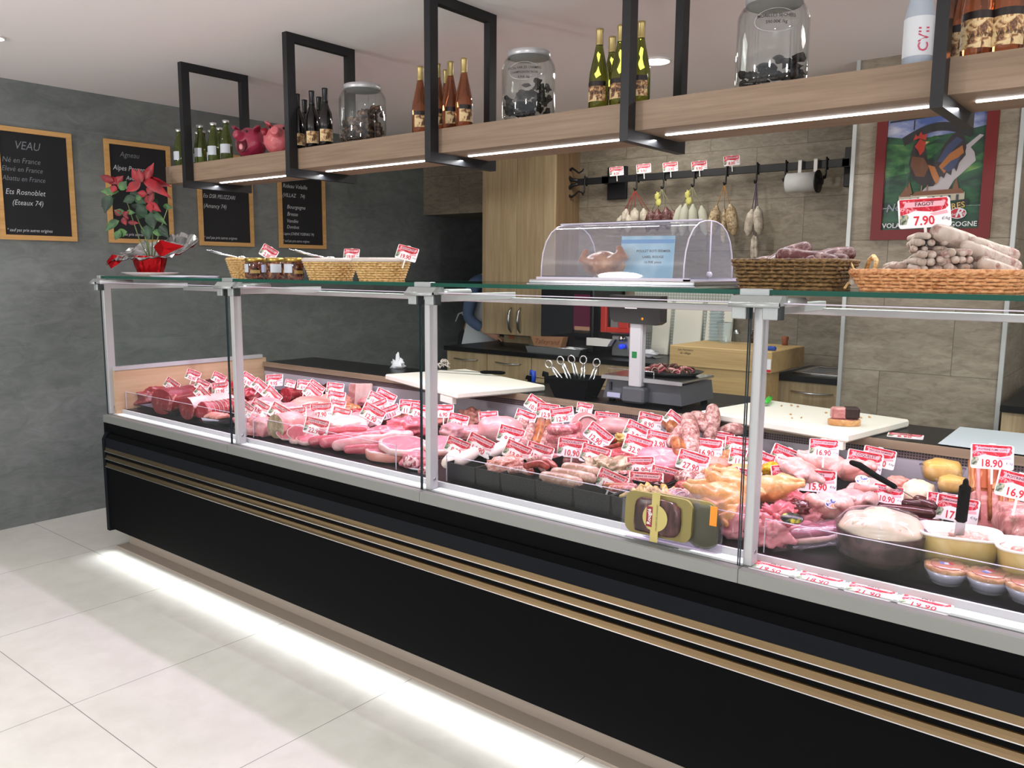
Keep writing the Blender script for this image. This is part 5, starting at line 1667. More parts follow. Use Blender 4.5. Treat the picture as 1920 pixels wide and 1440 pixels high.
# thread spool
t = thing('thread_spool', (2.525, 2.86, 1.965), label='large white spool of thread hung on the iron rail by two white straps', cat='thread spool')
q = MB(); q.M = T(-.085, 0, 0, 0, R(90), 0); q.lathe([(.055, 0), (.055, .17)], mat('white_thread', '#c8cac8', .7), 28); q.build('thread', t)
q = MB(); q.M = T(.086, 0, 0, 0, R(90), 0); q.lathe([(0, 0), (.064, 0), (.064, .008), (.02, .01), (.02, .03), (0, .03)], M_IRON, 28); q.build('end_disc', t)
for x in (-.03, .06):
    q = MB(); q.box((x - .01, .03, .04), (x + .01, .032, .13), M_WHITE); q.box((x - .01, .03, .128), (x + .01, .09, .131), M_WHITE); q.build('strap', t)
# ------------------------------------------------------------------ serving worktop things
def board(name, c, rz, L_, W_, th, label):
    q = MB(); q.box((-L_ / 2, -W_ / 2, 0), (L_ / 2, W_ / 2, th), M_BOARD, .006)
    o = q.build('cutting_board'); put(o, c, rz)
    return tag(o, label, 'cutting board')
b1 = board('b', (1.602, .985, .9005), R(-18), .74, .47, .029, 'large white cutting board with a long black-handled knife, overhanging the veal and pork')
q = MB(); q.box((.22, -.235, -.028), (.33, -.215, 0), M_BOARD); q.build('foot', b1)
b2 = board('b', (3.22, 1.085, .9005), R(-10.5), .59, .45, .029, 'white cutting board with a piece of smoked bacon and crumbs, beside the fourth post')
q = MB(); q.box((.20, -.225, -.026), (.28, -.205, 0), M_BOARD); q.build('foot', b2)
def knife(loc, rz, label, L_=.26, hl=.13, hm=M_BLACKP, rot=None):
    t = thing('knife', loc, rz, label=label, cat='knife', rot=rot)
    q = MB(); q.prism([(0, -.012), (0, .012), (L_ * .8, .008), (L_, -.006)], 0, .0022, M_STEEL, axis='z'); q.build('blade', t)
    q = MB(); q.tube([(.0, 0, .003), (-.02, 0, .004), (-.06, .002, .006), (-.11, .0, .006), (-hl, -.004, .006)], [.009, .012, .011, .012, .009], hm, 8, flat=.8, round_ends=True); q.build('handle', t)
    return t
knife((1.559, 1.181, 0.940), R(196), 'long-bladed knife with a black handle lying on the large cutting board', .30, .12)
knife((3.031, 1.213, 0.938), R(-75), 'small knife with a bright green handle on the cutting board by the fourth post', .04, .075, mat('green_handle', '#3cc43c', .35))
t = thing('twine', (1.243, 1.221, 0.930), 0, label='loose tangle of pale twine on the large cutting board beside the third post', cat='twine')
q = MB(); rnd = random.Random(2)
pts = [(rnd.uniform(-.035, .035), rnd.uniform(-.03, .03), rnd.uniform(.004, .045)) for i in range(26)]
sm = []
for i in range(len(pts) - 1):
    for k in range(4):
        s = k / 4; a, b_ = Vector(pts[i]), Vector(pts[i + 1]); sm.append(a.lerp(b_, (1 - cos(s * pi)) / 2) + Vector((0, 0, .01 * sin(s * pi))))
q.tube(sm, .003, M_CLOTH, 5); q.build('twine_coil', t)
q = MB(); q.blob((0, 0, .022), .042, .035, .026, M_PAPER, amp=.8, freq=2.4, seed=8, n=16, k=10); q.blob((-.012, .01, .055), .014, .010, .030, M_PAPER, amp=.5, freq=2, seed=2, n=10, k=7)
o = q.build('crumpled_paper'); put(o, (0.850, 1.272, 0.900)); tag(o, 'crumpled white tissue standing on the black worktop before the large cutting board', 'tissue')
# bacon piece and crumbs on the small board
t = thing('bacon_chunk', (3.406, 0.975, 0.930), R(30), label='cut chunk of smoked bacon standing on the cutting board edge', cat='bacon')
q = MB(); q.slab(.055, .032, .022, K_BACONP, K_CRUST, amp=.1, seed=3); q.build('flat_slice', t)
q = MB(); q.box((-.045, -.02, .022), (.035, .022, .062), K_BACONP, .006); q.build('meat', t)
q = MB(); q.box((-.005, -.024, .024), (.045, .024, .064), mat('bacon_rind', '#2c1710', .5), .006); q.build('dark_rind', t)
q = MB(); rnd = random.Random(5)
for i in range(14):
    q.blob((rnd.uniform(-.22, .2), rnd.uniform(-.12, .16), .003), .006 * rnd.uniform(.4, 1.2), .005, .003, K_CRUST, amp=.5, n=6, k=4, seed=i)
o = q.build('crumbs'); put(o, (3.22, 1.10, .9295), R(-10)); tag(o, 'brown crumbs scattered on the cutting board with the bacon', 'crumbs', kind='stuff')
# utensil tub
t = thing('utensil_tub', (2.226, 1.053, 0.900), R(5), label='black plastic tub full of steel serving tongs and ladles', cat='tub')
def tubm(w0, d0, w1, d1, h, m, th=.003):
    q = MB()
    vs = []
    for (w_, d_, z) in ((w0, d0, 0), (w1, d1, h), (w1 - th * 2, d1 - th * 2, h), (w0 - th * 2, d0 - th * 2, th)):
        vs += [(-w_ / 2, -d_ / 2, z), (w_ / 2, -d_ / 2, z), (w_ / 2, d_ / 2, z), (-w_ / 2, d_ / 2, z)]
    fs = [(3, 2, 1, 0), (12, 13, 14, 15)]
    for j in range(3):
        for i in range(4):
            k = (i + 1) % 4
            fs.append((j * 4 + i, j * 4 + k, (j + 1) * 4 + k, (j + 1) * 4 + i))
    q.add(vs, fs, m)
    return q
tubm(.15, .12, .215, .17, .088, M_BLACKP).build('tub_body', t)
q = MB(); q.tube([(.107, -.085, .088), (.107, .085, .088), (-.107, .085, .088), (-.107, -.085, .088)], .004, M_BLACKP, 6, closed=True); q.build('rim', t)
rnd = random.Random(11)
base = t.location
for i, (u, v, lb) in enumerate(((1035, 670, 'steel tongs with ring grips sticking out of the black tub, nearest the knives'), (1043, 662, 'tallest steel serving tongs in the black tub'), (1052, 672, 'steel spoon leaning in the middle of the black tub'), (1060, 668, 'steel serving fork crossing the others in the black tub'), (1075, 672, 'steel ladle lying flat across the black tub'))):
    tt = thing('serving_tongs', (base[0] - .05 + .022 * i, base[1] - .01 + .012 * (i % 3), base[2] + .02), label=lb, cat='utensil', group='steel utensils in the black tub', rot=(R(rnd.uniform(-14, 10)), R(-38 + 15 * i), R(10)))
    q = MB(); q.tube([(0, 0, 0), (.004, 0, .08), (.0, .004, .13)], [.006, .005, .004], M_CHROME, 8); q.build('shank', tt)
    q = MB(); q.tube([(.0 + .016 * cos(a * pi / 6), 0.004, .148 + .018 * sin(a * pi / 6)) for a in range(12)], .0028, M_CHROME, 6, closed=True); q.build('ring_grip', tt)
    q = MB(); q.tube([(.012, 0, .0), (.02, 0, .07), (.012, .0, .13)], [.003, .004, .004], M_CHROME, 6); q.build('second_arm', tt)
tt = thing('scraper', (base[0] + .02, base[1] + .01, base[2] + .03), label='black-handled scraper sticking out of the tub towards the scale', cat='utensil', rot=(0, R(-62), R(15)))
q = MB(); q.tube([(0, 0, .0), (0, 0, .06)], [.012, .010], M_STEEL, 8, flat=.3); q.build('blade', tt)
q = MB(); q.tube([(0, 0, -.02), (0, 0, -.10)], [.010, .012], M_BLACKP, 8, round_ends=True); q.build('handle', tt)
# knife rack behind the worktop
t = thing('knife_rack', (1.72, 1.325, .78), label='knife rack fixed behind the worktop edge beside the black tub', cat='knife rack')
MB().box((0, 0, 0), (.40, .05, .11), M_BLACKP).build('rack', t)
for i, (x, m_, lb) in enumerate(((1.76, mat('blue_handle', '#1c44b0', .35), 'blue curved knife handle standing in the rack'), (1.715 + .02, M_BLACKP, 'black knife handle just before the blue one in the rack'), (1.84, M_BLACKP, 'black knife handle just past the blue one in the rack'), (1.93, M_BLACKP, 'black knife handle nearest the utensil tub'))):
    tt = thing('knife', (x, 1.35, .89), label=lb, cat='knife', group='knife handles in the rack')
    H = .055 if i != 1 else .025
    q = MB(); q.tube([(0, 0, 0), (.003, 0, H * .5), (0, 0, H), (-.014, 0, H * 1.05), (-.018, 0, H * .8)], [.010, .012, .013, .010, .007], m_, 8, round_ends=True); q.build('handle', tt)
# scale
def scale():
    M_SC = M_GREYP
    x0, x1, yf, yb = 2.375, 2.75, 1.02, 1.33
    t = thing('weighing_scale', (x0, yf, .9005), label='grey shop weighing scale with a white column and a dark display head', cat='scale')
    W, D = x1 - x0, yb - yf
    q = MB(); q.prism([(.0, .015), (.02, .095), (W - .012, .095), (W, .015)], .02, D, M_SC); q.build('housing', t)
    for a in (.03, W - .03):
        for b_ in (.05, D - .03):
            q = MB(); q.lathe([(.015, 0), (.015, .016)], M_BLACKP, 12, c=(a, b_, 0)); q.build('foot', t)
    q = MB(); q.box((.005, .0, .107), (W + .01, D - .02, .117), M_CHROME, .003); q.box((.005, -.004, .10), (W + .01, .0, .115), M_STEEL); q.build('platter', t)
    q = MB(); q.box((.12, -.03, .012), (.225, .03, .078), M_SC, .008); q.build('column_base', t)
    q = MB(); q.box((.145, -.02, .078), (.205, .02, .345), M_SCALEC, .006); q.build('column', t)
    q = MB(); q.box((.162, -.0215, .200), (.184, -.020, .226), mat('green_sticker', '#0c7a3c', .5)); q.build('green_sticker', t)
    q = MB(); q.prism([(.055, .455), (.06, .36), (.08, .345), (.275, .338), (.295, .35), (.295, .455)], -.035, .02, mat('display_black', '#2a2626', .3)); q.build('display_head', t)
    q = MB(); q.box((.132, -.0365, .402), (.188, -.035, .428), M_PAPER); q.build('paper_note', t)
    q = MB()
    for z in (.421, .414, .408):
        q.text('Toutes taxes comprises', .0048, M_TEXTK, Matrix.Translation((.16, -.0372, z)) @ Euler((R(90), 0, 0)).to_matrix().to_4x4())
    q.build('note_print', t)
    q = MB(); q.blob((.215, -.036, .362), .006, .003, .006, mat('orange_button', '#d89018', .4), amp=0, n=10, k=6); q.build('orange_button', t)
    q = MB(); q.box((.028, .008, .022), (.092, .0145, .042), mat('plate_label', '#b9b9d8', .4)); q.build('type_plate', t)
    q = MB(); q.box((.035, .012, .050), (.045, .02, .085), mat('slot_dark', '#22242a', .5)); q.build('slot', t)
    q = MB(); q.tube([(.03, .01, .115), (.03, .01, .145), (.25, .01, .145), (.25, .01, .115)], .0022, M_CHROME, 6); q.build('wire_guard', t)
    return t
scale()
# platter of sliced charcuterie on the scale
t = thing('charcuterie_platter', (2.60, 1.20, 1.018), R(10), label='black platter of sliced cold meats resting on the scale', cat='platter')
q = MB(); q.lathe([(0, .006), (.11, .006), (.145, .018), (.150, .018), (.115, 0), (0, 0)], M_BLACKG, 32, sy=.8); q.build('platter', t)
rnd = random.Random(7)
K_SLICE = mat('ham_slice', '#b5525c', .4); K_SLICE2 = mat('pale_slice', '#d8a49c', .4); K_SL3 = mat('dark_slice', '#5a3a28', .4)
for i in range(34):
    a = i * 2.4; r_ = .11 * math.sqrt((i + .5) / 34)
    q = MB(); q.M = T(r_ * cos(a), r_ * sin(a) * .75, .014 + .02 * (1 - r_ / .12), R(rnd.uniform(30, 70)), 0, rnd.uniform(0, 6))
    pts = [(.018 * cos(k * .7) * (1 - .05 * k), .006 * k / 7, .018 * sin(k * .7)) for k in range(8)]
    q.tube(pts, [.005] * 8, (K_SLICE, K_SLICE2, K_SL3)[i % 3] if r_ > .03 else K_SL3, 5, flat=.3)
    q.build('cold_cut', t)
# sheets and flat tags on the worktop
t = thing('wrapping_paper', (0, 0, 0), label='pale blue-grey sheets of wrapping paper on the worktop at the photo edge', cat='paper')
A = [(3.693, 1.375, 0.903), (3.701, 0.986, 0.903), (4.041, 0.976, 0.903), (4.031, 1.388, 0.903)]
q = MB(); q.face([A[0], A[1], A[2], A[3]], mat('butcher_paper', '#b9c4ca', .7)); q.face([(p[0] + .006, p[1] + .004, p[2] - .0015) for p in A], M_PAPER); q.build('sheet', t)
# ------------------------------------------------------------------ person in the corridor, mostly hidden behind the cupboard
def person():
    t = thing('person', (-.53, 3.30, 0), 0, rot=(R(13), 0, R(90)), label='person in blue shirt and white apron in the corridor, mostly hidden by the cupboard', cat='person')
    skin = mat('skin', '#c9987c', .5); shirt = mat('blue_shirt', '#5a7296', .8); pants = mat('dark_trousers', '#15161a', .8); apron = mat('apron_white', '#cfd6da', .8)
    def chain(name, pts, m, parent, extra=()):
        me = bpy.data.meshes.new(name)
        vs = [p[0] for p in pts]; es = [(i, i + 1) for i in range(len(pts) - 1)]
        rs = [p[1] for p in pts]
        for (root, more) in extra:
            prev = root
            for (p, r_) in more:
                vs.append(p); rs.append(r_); es.append((prev, len(vs) - 1)); prev = len(vs) - 1
        me.from_pydata(vs, es, [])
        o = bpy.data.objects.new(name, me); COL.objects.link(o); o.parent = parent
        sk = o.modifiers.new('s', 'SKIN'); o.modifiers.new('u', 'SUBSURF').render_levels = 2
        o.modifiers['u'].levels = 2
        for v, r_ in zip(me.skin_vertices[0].data, rs):
            v.radius = (r_, r_ * .8)
        me.skin_vertices[0].data[0].use_root = True
        bake(o); o.data.materials.clear(); o.data.materials.append(m)
        for p in o.data.polygons: p.use_smooth = True
        return o
    # local: facing -y
    fing = []
    def arm(sx):
        sh_, el, wr = (.20 * sx, -.02, 1.38), (.25 * sx, -.06, 1.11), (.15 * sx, -.28, 1.02)
        return sh_, el, wr
    body = [((0, .02, .95), .14), ((0, .01, 1.12), .13), ((0, -.0, 1.28), .145), ((0, -.01, 1.40), .12), ((0, -.02, 1.47), .055), ((0, -.03, 1.54), .07), ((0, -.045, 1.62), .085), ((0, -.04, 1.69), .06)]
    ex = []
    for sx in (-1, 1):
        s_, e_, w_ = arm(sx)
        ex.append((3, [(s_, .055), (e_, .042), (w_, .028), ((w_[0] * .9, w_[1] - .06, w_[2] - .005), .032)]))
        ex.append((0, [((.09 * sx, .02, .88), .10), ((.10 * sx, 0, .50), .065), ((.10 * sx, .03, .09), .040), ((.10 * sx, -.10, .04), .036)]))
    o = chain('body', body, skin, t, ex)
    # clothing slightly outside the body
    chain('shirt', [((0, .01, 1.0), .152), ((0, .005, 1.14), .142), ((0, 0, 1.28), .157), ((0, -.01, 1.40), .132), ((0, -.02, 1.45), .07)], shirt, t,
          [(3, [((.20 * s, -.02, 1.38), .066), ((.25 * s, -.06, 1.11), .053), ((.19 * s, -.20, 1.05), .042)]) for s in (-1, 1)])
    chain('trousers', [((0, .02, 1.02), .150), ((0, .02, .93), .155)], pants, t, [(1, [((.09 * s, .02, .86), .112), ((.10 * s, 0, .50), .078), ((.10 * s, .03, .11), .060)]) for s in (-1, 1)])
    q = MB()
    n = 20; vs = []; fs = []
    for (z, rx, ry) in ((1.38, .10, .12), (1.22, .17, .155), (1.10, .175, .16), (.95, .19, .18), (.62, .21, .19)):
        for i in range(n + 1):
            a = R(180 + 180 * i / n); vs.append((rx * cos(a), ry * sin(a), z))
    for j in range(4):
        for i in range(n):
            fs.append((j * (n + 1) + i, j * (n + 1) + i + 1, (j + 1) * (n + 1) + i + 1, (j + 1) * (n + 1) + i))
    q.add(vs, fs, apron, True); q.build('apron', t)
    q = MB(); q.tube([(.175 * cos(R(a)), .155 * sin(R(a)), 1.10) for a in range(0, 181, 15)], .008, apron, 6)
    q.blob((0, .17, 1.10), .035, .012, .02, apron, amp=.3); q.tube([(.02, .17, 1.10), (.07, .19, 1.03), (.06, .20, .96)], [.014, .012, .008], apron, 6, flat=.3); q.tube([(-.02, .17, 1.10), (-.08, .19, 1.07), (-.09, .20, 1.0)], [.014, .012, .008], apron, 6, flat=.3)
    q.build('apron_strings', t)
    q = MB(); q.blob((0, -.03, 1.665), .092, .105, .085, mat('hair_brown', '#2c201a', .7), amp=.08, freq=3); q.build('hair', t)
    for sx in (-1, 1):
        for k in range(4):
            q = MB(); bx = .15 * sx * .9 + (k - 1.5) * .016
            q.tube([(bx, -.33, 1.02), (bx, -.37, 1.012), (bx, -.39, .995)], [.009, .008, .007], skin, 6, round_ends=True); q.build('finger', t)
        q = MB(); q.tube([(.15 * sx * .9 - .03 * sx, -.32, 1.015), (.15 * sx * .9 - .05 * sx, -.35, 1.01)], [.010, .008], skin, 6, round_ends=True); q.build('thumb', t)
    q = MB(); q.blob((0, -.135, 1.615), .012, .018, .016, skin, amp=0, n=8, k=6); q.build('nose', t)
    for sx in (-1, 1):
        q = MB(); q.blob((.032 * sx, -.118, 1.64), .010, .006, .006, mat('eye_dark', '#1c1512', .2), amp=0, n=8, k=5); q.build('eye', t)
        q = MB(); q.blob((.088 * sx, -.04, 1.625), .008, .018, .026, skin, amp=0, n=8, k=6); q.build('ear', t)
    q = MB(); q.blob((0, -.122, 1.582), .022, .006, .005, mat('lips', '#a86458', .5), amp=0, n=8, k=5); q.build('mouth', t)
person()

# ------------------------------------------------------------------ meat library
GRP = {'beef': 'beef in the first bay', 'pork': 'pork and veal in the second bay', 'cook': 'charcuterie in the third bay', 'poul': 'poultry by the fourth post'}
def lump(name, c, s, rz, m, label, cat='meat', amp=.26, freq=1.9, seed=1, p=.85, flat=.75, rot=None, group=None, extra=None, n=40, k=24):
    q = MB()
    q.blob((0, 0, 0), s[0], s[1], s[2], m, amp=amp, freq=freq, seed=seed, n=n, k=k, flat=flat, p=p)
    o = q.build(name)
    put(o, c, rz, rot)
    tag(o, label, cat, group)
    if extra:
        extra(o)
    return o
def roast(name, c, L_, r, rz, body, face, label, cat='roast', strings=0, sq=.9, rot=None, seed=1, group=None, top=None, hole=None):
    """joint with its cut face at local y = 0 facing -y"""
    t = thing(name, c, label=label, cat=cat, group=group, rot=rot or (0, 0, rz))
    q = MB(); n = 30
    rings = [0, .03, .15, .35, .55, .75, .9, .97, 1.0]
    vs, fs, ml = [], [], []
    def rad(a, s):
        d = Vector((cos(a), sin(a), s * 1.5))
        e = r * (1 + .10 * noise.noise(d * 1.3 + Vector((seed * 3.1, 0, 0))) + .04 * noise.noise(d * 4 + Vector((seed, 2, 0))))
        if s > .75: e *= math.sqrt(max(.04, 1 - ((s - .75) / .26) ** 2))
        if strings and .05 < s < .95:
            e *= 1 - .05 * abs(cos(s * strings * pi))
        return e
    for s in rings:
        for i in range(n):
            a = 2 * pi * i / n
            e = rad(a, s)
            vs.append((e * cos(a), L_ * s, e * sin(a) * sq))
    for j in range(len(rings) - 1):
        for i in range(n):
            k = (i + 1) % n
            fs.append((j * n + k, j * n + i, (j + 1) * n + i, (j + 1) * n + k)); ml.append(top if top and sin(2 * pi * i / n) > .15 else body)
    fs.append(tuple((len(rings) - 1) * n + i for i in reversed(range(n)))); ml.append(body)
    q.add(vs, fs, body, True, ml)
    q.build('joint', t)
    f = MB(); vs, fs = [], []
    for j, s in enumerate((1.0, .9, .6, .3, 0)):
        for i in range(n):
            a = 2 * pi * i / n; e = rad(a, 0) * s
            vs.append((e * cos(a), -.0025 * (1 - s) - .003 * noise.noise(Vector((cos(a) * s * 4, sin(a) * s * 4, seed))) * (1 if s < 1 else 0), e * sin(a) * sq))
    for j in range(4):
        for i in range(n):
            k = (i + 1) % n
            fs.append((j * n + i, j * n + k, (j + 1) * n + k, (j + 1) * n + i))
    f.add(vs, fs, face, True)
    f.build('cut_face', t)
    if strings:
        for s_ in range(strings):
            s = (s_ + .5) / strings
            if s > .93: continue
            e = [(rad(2 * pi * i / 20, s) * 1.0 * cos(2 * pi * i / 20), L_ * s, rad(2 * pi * i / 20, s) * 1.0 * sin(2 * pi * i / 20) * sq) for i in range(20)]
            w_ = MB(); w_.tube(e, .0016, M_CLOTH, 4, closed=True); w_.build('string', t)
    return t
def slice_(name, c, s, rot, m, rim, label, cat='meat slice', seed=1, rimw=.12, amp=.12, dome=.1, group=None, shape=None, under=None):
    q = MB(); q.slab(s[0], s[1], s[2], m, rim, amp=amp, seed=seed, rimw=rimw, dome=dome, shape=shape, under=under)
    o = q.build(name); put(o, c, rot=rot)
    return tag(o, label, cat, group)
def link(name, pts, r, m, label, cat='sausage', group=None, n=10, wob=.05, seed=0, smooth_=True, parent=None):
    P_ = [Vector(p) for p in pts]
    if smooth_ and len(P_) > 2:
        S_ = []
        for i in range(len(P_) - 1):
            p0, p1, p2, p3 = P_[max(i - 1, 0)], P_[i], P_[i + 1], P_[min(i + 2, len(P_) - 1)]
            for k in range(4):
                u = k / 4
                S_.append(.5 * ((2 * p1) + (-p0 + p2) * u + (2 * p0 - 5 * p1 + 4 * p2 - p3) * u * u + (-p0 + 3 * p1 - 3 * p2 + p3) * u ** 3))
        S_.append(P_[-1]); P_ = S_
    elif len(P_) == 2:
        P_ = [P_[0].lerp(P_[1], k / 6) for k in range(7)]
    N = len(P_)
    c = sum(P_, Vector()) / N
    rr = [r * (.86 + .14 * sin(pi * i / (N - 1))) * (1 + wob * noise.noise(Vector((i * .9, seed, 0)))) for i in range(N)]
    q = MB(); q.tube([p - c for p in P_], rr, m, n, round_ends=True)
    o = q.build(name)
    o.location = c
    if parent: o.parent = parent
    return tag(o, label, cat, group)
def dish(name, c, w_, d_, h, m, label, rz=0, taper=.9, cat='tray', group=None, th=.003):
    q = MB()
    vs = []
    for (a, b_, z) in ((w_ * taper, d_ * taper, 0), (w_, d_, h), (w_ - th * 2, d_ - th * 2, h), (w_ * taper - th * 2, d_ * taper - th * 2, th)):
        vs += [(-a / 2, -b_ / 2, z), (a / 2, -b_ / 2, z), (a / 2, b_ / 2, z), (-a / 2, b_ / 2, z)]
    fs = [(3, 2, 1, 0), (12, 13, 14, 15)]
    for j in range(3):
        for i in range(4):
            k = (i + 1) % 4
            fs.append((j * 4 + i, j * 4 + k, (j + 1) * 4 + k, (j + 1) * 4 + i))
    q.add(vs, fs, m)
    o = q.build(name); put(o, c, rz)
    return tag(o, label, cat, group)
M_TRAY = mat('black_tray', '#0f1114', .35, spec=.3)
dz = deck_z
# ================================================================== bay 1: beef
dish('black_tray', (.30, .30, dz(.3)), .36, .34, .022, M_TRAY, 'low black tray under the beef at the wall end of the display', group='low black trays under the beef')
dish('black_tray', (.72, .30, dz(.3)), .40, .34, .020, M_TRAY, 'low black tray under the tied roast, before the second post', group='low black trays under the beef')
lump('beef_cut', (-0.013, 0.260, 0.710), (.085, .11, .055), R(20), K_BEEF, 'dark red beef cut nearest the wooden end panel', 'beef', seed=2, amp=.3)
roast('rib_eye_roast', (0.355, 0.125, 0.756), .24, .080, R(10), K_BEEF, K_BEEF, 'boneless rib roast with a marbled round cut face towards the glass', 'beef roast', seed=3, sq=.82)
def ribs(c, rz, label):
    t = thing('beef_rib_rack', c, rz, label=label, cat='beef ribs')
    q = MB()
    q.blob((0, .10, 0), .055, .13, .055, K_BEEFD, amp=.2, freq=1.6, seed=4, p=.8, flat=.7); q.build('meat', t)
    q = MB(); q.blob((-.005, .10, .042), .035, .13, .022, K_PINKF, amp=.35, freq=3, seed=7, p=.8); q.build('fat_cap', t)
    for i in range(6):
        q = MB(); y = .0 + i * .042
        q.tube([(-.02, y, .055), (.03, y + .01, .045), (.056, y + .012, -.01), (.05, y + .01, -.04)], [.010, .011, .010, .006], K_BACON, 8, round_ends=True)
        q.build('rib_bone', t)
        q = MB(); q.lathe([(.013, -.004), (.014, .003), (.008, .006), (0, .005)], K_FAT, 10, c=(-.022, y, .058)); q.build('bone_end', t)
    return t
ribs((0.230, 0.340, 0.761), R(-5), 'rack of beef ribs with pale round bone ends, behind the marbled roast')
roast('beef_roast', (0.596, 0.125, 0.762), .27, .064, R(2), K_BEEFR, K_BEEF, 'beef roast with a flat dark cut face and a white fat cap', 'beef roast', seed=5, sq=.85, top=K_FAT)
roast('tied_roast', (0.711, 0.140, 0.745), .26, .052, R(4), K_BEEFR, K_BEEFR, 'string-tied red beef roast just before the second post', 'beef roast', strings=11, seed=6)
dish('steel_tray', (0.796, 0.165, 0.721), .125, .085, .03, M_CHROME, 'shiny steel tray of pinkish orange meat in front of the tied roast', rz=R(8), taper=.8)
q = MB()
for i in range(12):
    q.tube([(-.045 + .008 * i, -.03 + .005 * (i % 5), .03 + .003 * (i % 3)), (-.03 + .008 * i, -.005 + .005 * (i % 4), .042), (-.01 + .006 * i, .02, .034)], [.010, .012, .009], (K_CHICKR, K_PORKL, K_MINCEL)[i % 3] if False else K_PORKSK, 8, round_ends=True)
o = q.build('sliced_kidney_fat'); put(o, (0.796, 0.165, 0.729), R(8)); tag(o, 'heap of pinkish orange meat pieces lying in the shiny steel tray', 'meat', kind='stuff')
lump('bone_steak', (0.365, 0.420, 0.771), (.10, .045, .034), R(25), K_BEEFR, 'long red bone-in beef piece behind the string-tied roast', 'beef', seed=9, amp=.3)
lump('beef_block', (0.182, 0.500, 0.773), (.045, .06, .07), R(15), K_BEEFD, 'upright dark brown beef block behind the long bone-in piece', 'beef', seed=10, p=.6)
lump('beef_slices', (-0.009, 0.360, 0.745), (.11, .06, .05), R(25), K_BEEFR, 'red beef slices piled behind the marbled roast', 'beef', seed=12, amp=.4, freq=3)
lump('beef_heap', (0.157, 0.600, 0.762), (.11, .09, .06), R(10), K_BEEFR, 'red beef heap at the back, half hidden by the second post', 'beef', seed=13, amp=.4, freq=3)
lump('beef_shank', (-0.080, 0.550, 0.741), (.10, .08, .065), R(0), K_BEEF, 'beef shank at the back of the first bay, under the tags', 'beef', seed=14, amp=.3, freq=2)
# ================================================================== bay 2: pork, veal
lump('beef_strips', (0.535, 0.526, 0.785), (.085, .06, .05), R(15), K_BEEFR, 'red beef strips at the back beside the second post', 'beef', seed=21, amp=.35, freq=3.2)
roast('round_roast', (0.688, 0.629, 0.800), .16, .042, R(8), K_BEEFR, K_BEEFR, 'round red roast with its cut end standing out at the back of the second bay', 'beef roast', seed=22)
lump('dark_meat', (0.579, 0.777, 0.790), (.05, .07, .05), R(0), K_BEEFD, 'dark round beef piece right behind the round red roast', 'beef', seed=23)
lump('dark_diced_meat', (0.692, 0.785, 0.780), (.085, .05, .045), R(10), K_BEEFD, 'very dark chopped meat next to the round red roast', 'meat', seed=24, amp=.5, freq=4)
lump('dark_offal', (0.729, 0.860, 0.790), (.07, .05, .045), R(0), K_LIVER, 'dark glossy offal at the back wall left of the upright rind slab', 'offal', seed=25, amp=.4, freq=3)
lump('pork_shoulder', (1.085, 0.500, 0.790), (.13, .10, .058), R(-12), K_PORKSK, 'large smooth pink pork shoulder in the middle of the second bay', 'pork', seed=26, amp=.18)
lump('pork_shoulder', (1.011, 0.668, 0.785), (.09, .09, .05), R(10), K_PORKSK, 'smaller pork shoulder behind the large smooth one', 'pork', seed=27)
lump('pork_ham_piece', (0.906, 0.340, 0.785), (.10, .10, .052), R(10), K_PORKL, 'pale pork leg piece beside the second post, below the tags', 'pork', seed=28, amp=.25)
lump('pork_ham_piece', (1.058, 0.373, 0.780), (.09, .10, .045), R(-10), K_PORKL, 'pale pork leg piece between the second post and the large shoulder', 'pork', seed=29, amp=.25)
lump('pork_belly', (1.156, 0.166, 0.775), (.075, .055, .040), R(-8), K_PINKF, 'slab of pork belly with a pale rind lying by the second post', 'pork', seed=30, p=.55, amp=.2)
lump('pork_neck', (0.997, 0.210, 0.732), (.075, .085, .045), R(15), K_PORKL, 'pork neck piece in front, tight against the second post', 'pork', seed=31, amp=.35, freq=2.4)
lump('belly_strip', (1.105, 0.165, 0.713), (.085, .05, .026), R(0), K_PINKF, 'flat strip of fatty pork lying lowest beside the second post', 'pork', seed=32, p=.6)
roast('rolled_veal', (1.297, 0.135, 0.755), .24, .056, R(3), K_PINKF, K_TRIPE, 'rolled pale roast with a brown folded cut end towards the glass', 'roast', seed=33, sq=.95)
for i, (c, rot, lb) in enumerate((((1.342, 0.145, 0.729), (R(60), 0, R(25)), 'pork chop with a white rim, leaning beside the rolled roast'), ((1.409, 0.170, 0.743), (R(58), 0, R(30)), 'pork chop with a white rim, standing second from the rolled roast'), ((1.470, 0.165, 0.727), (R(20), 0, R(20)), 'flat pork chop lying in front of the 22.90 tag'), ((1.412, 0.140, 0.716), (R(8), 0, R(-20)), 'ragged pork chop lying lowest at the deck edge'))):
    slice_('pork_chop', c, (.048, .036, .018), rot, K_PORK, K_FAT, lb, 'pork chop', seed=40 + i, rimw=.14, group='white-rimmed pork chops')
lump('pork_fat_slab', (1.497, 0.329, 0.780), (.115, .10, .042), R(-15), K_FAT, 'broad white fatty pork slab in the middle of the second bay', 'pork', seed=34, p=.7, amp=.15)
lump('pork_fat_slab', (1.443, 0.471, 0.775), (.07, .08, .035), R(15), K_PINKF, 'pink-edged fatty pork piece behind the broad white slab', 'pork', seed=35, p=.7)
q = MB(); q.box((-.072, -.010, -.062), (.072, .010, .062), K_FAT, .006); q.box((-.070, -.0115, -.058), (-.028, -.009, .058), K_BACONP, .001)
o = q.build('rind_slab'); put(o, ((0.960, 0.900, 0.797)), rot=(R(-14), R(-4), R(14))); tag(o, 'square pale pork rind slab standing upright against the back of the display', 'pork')
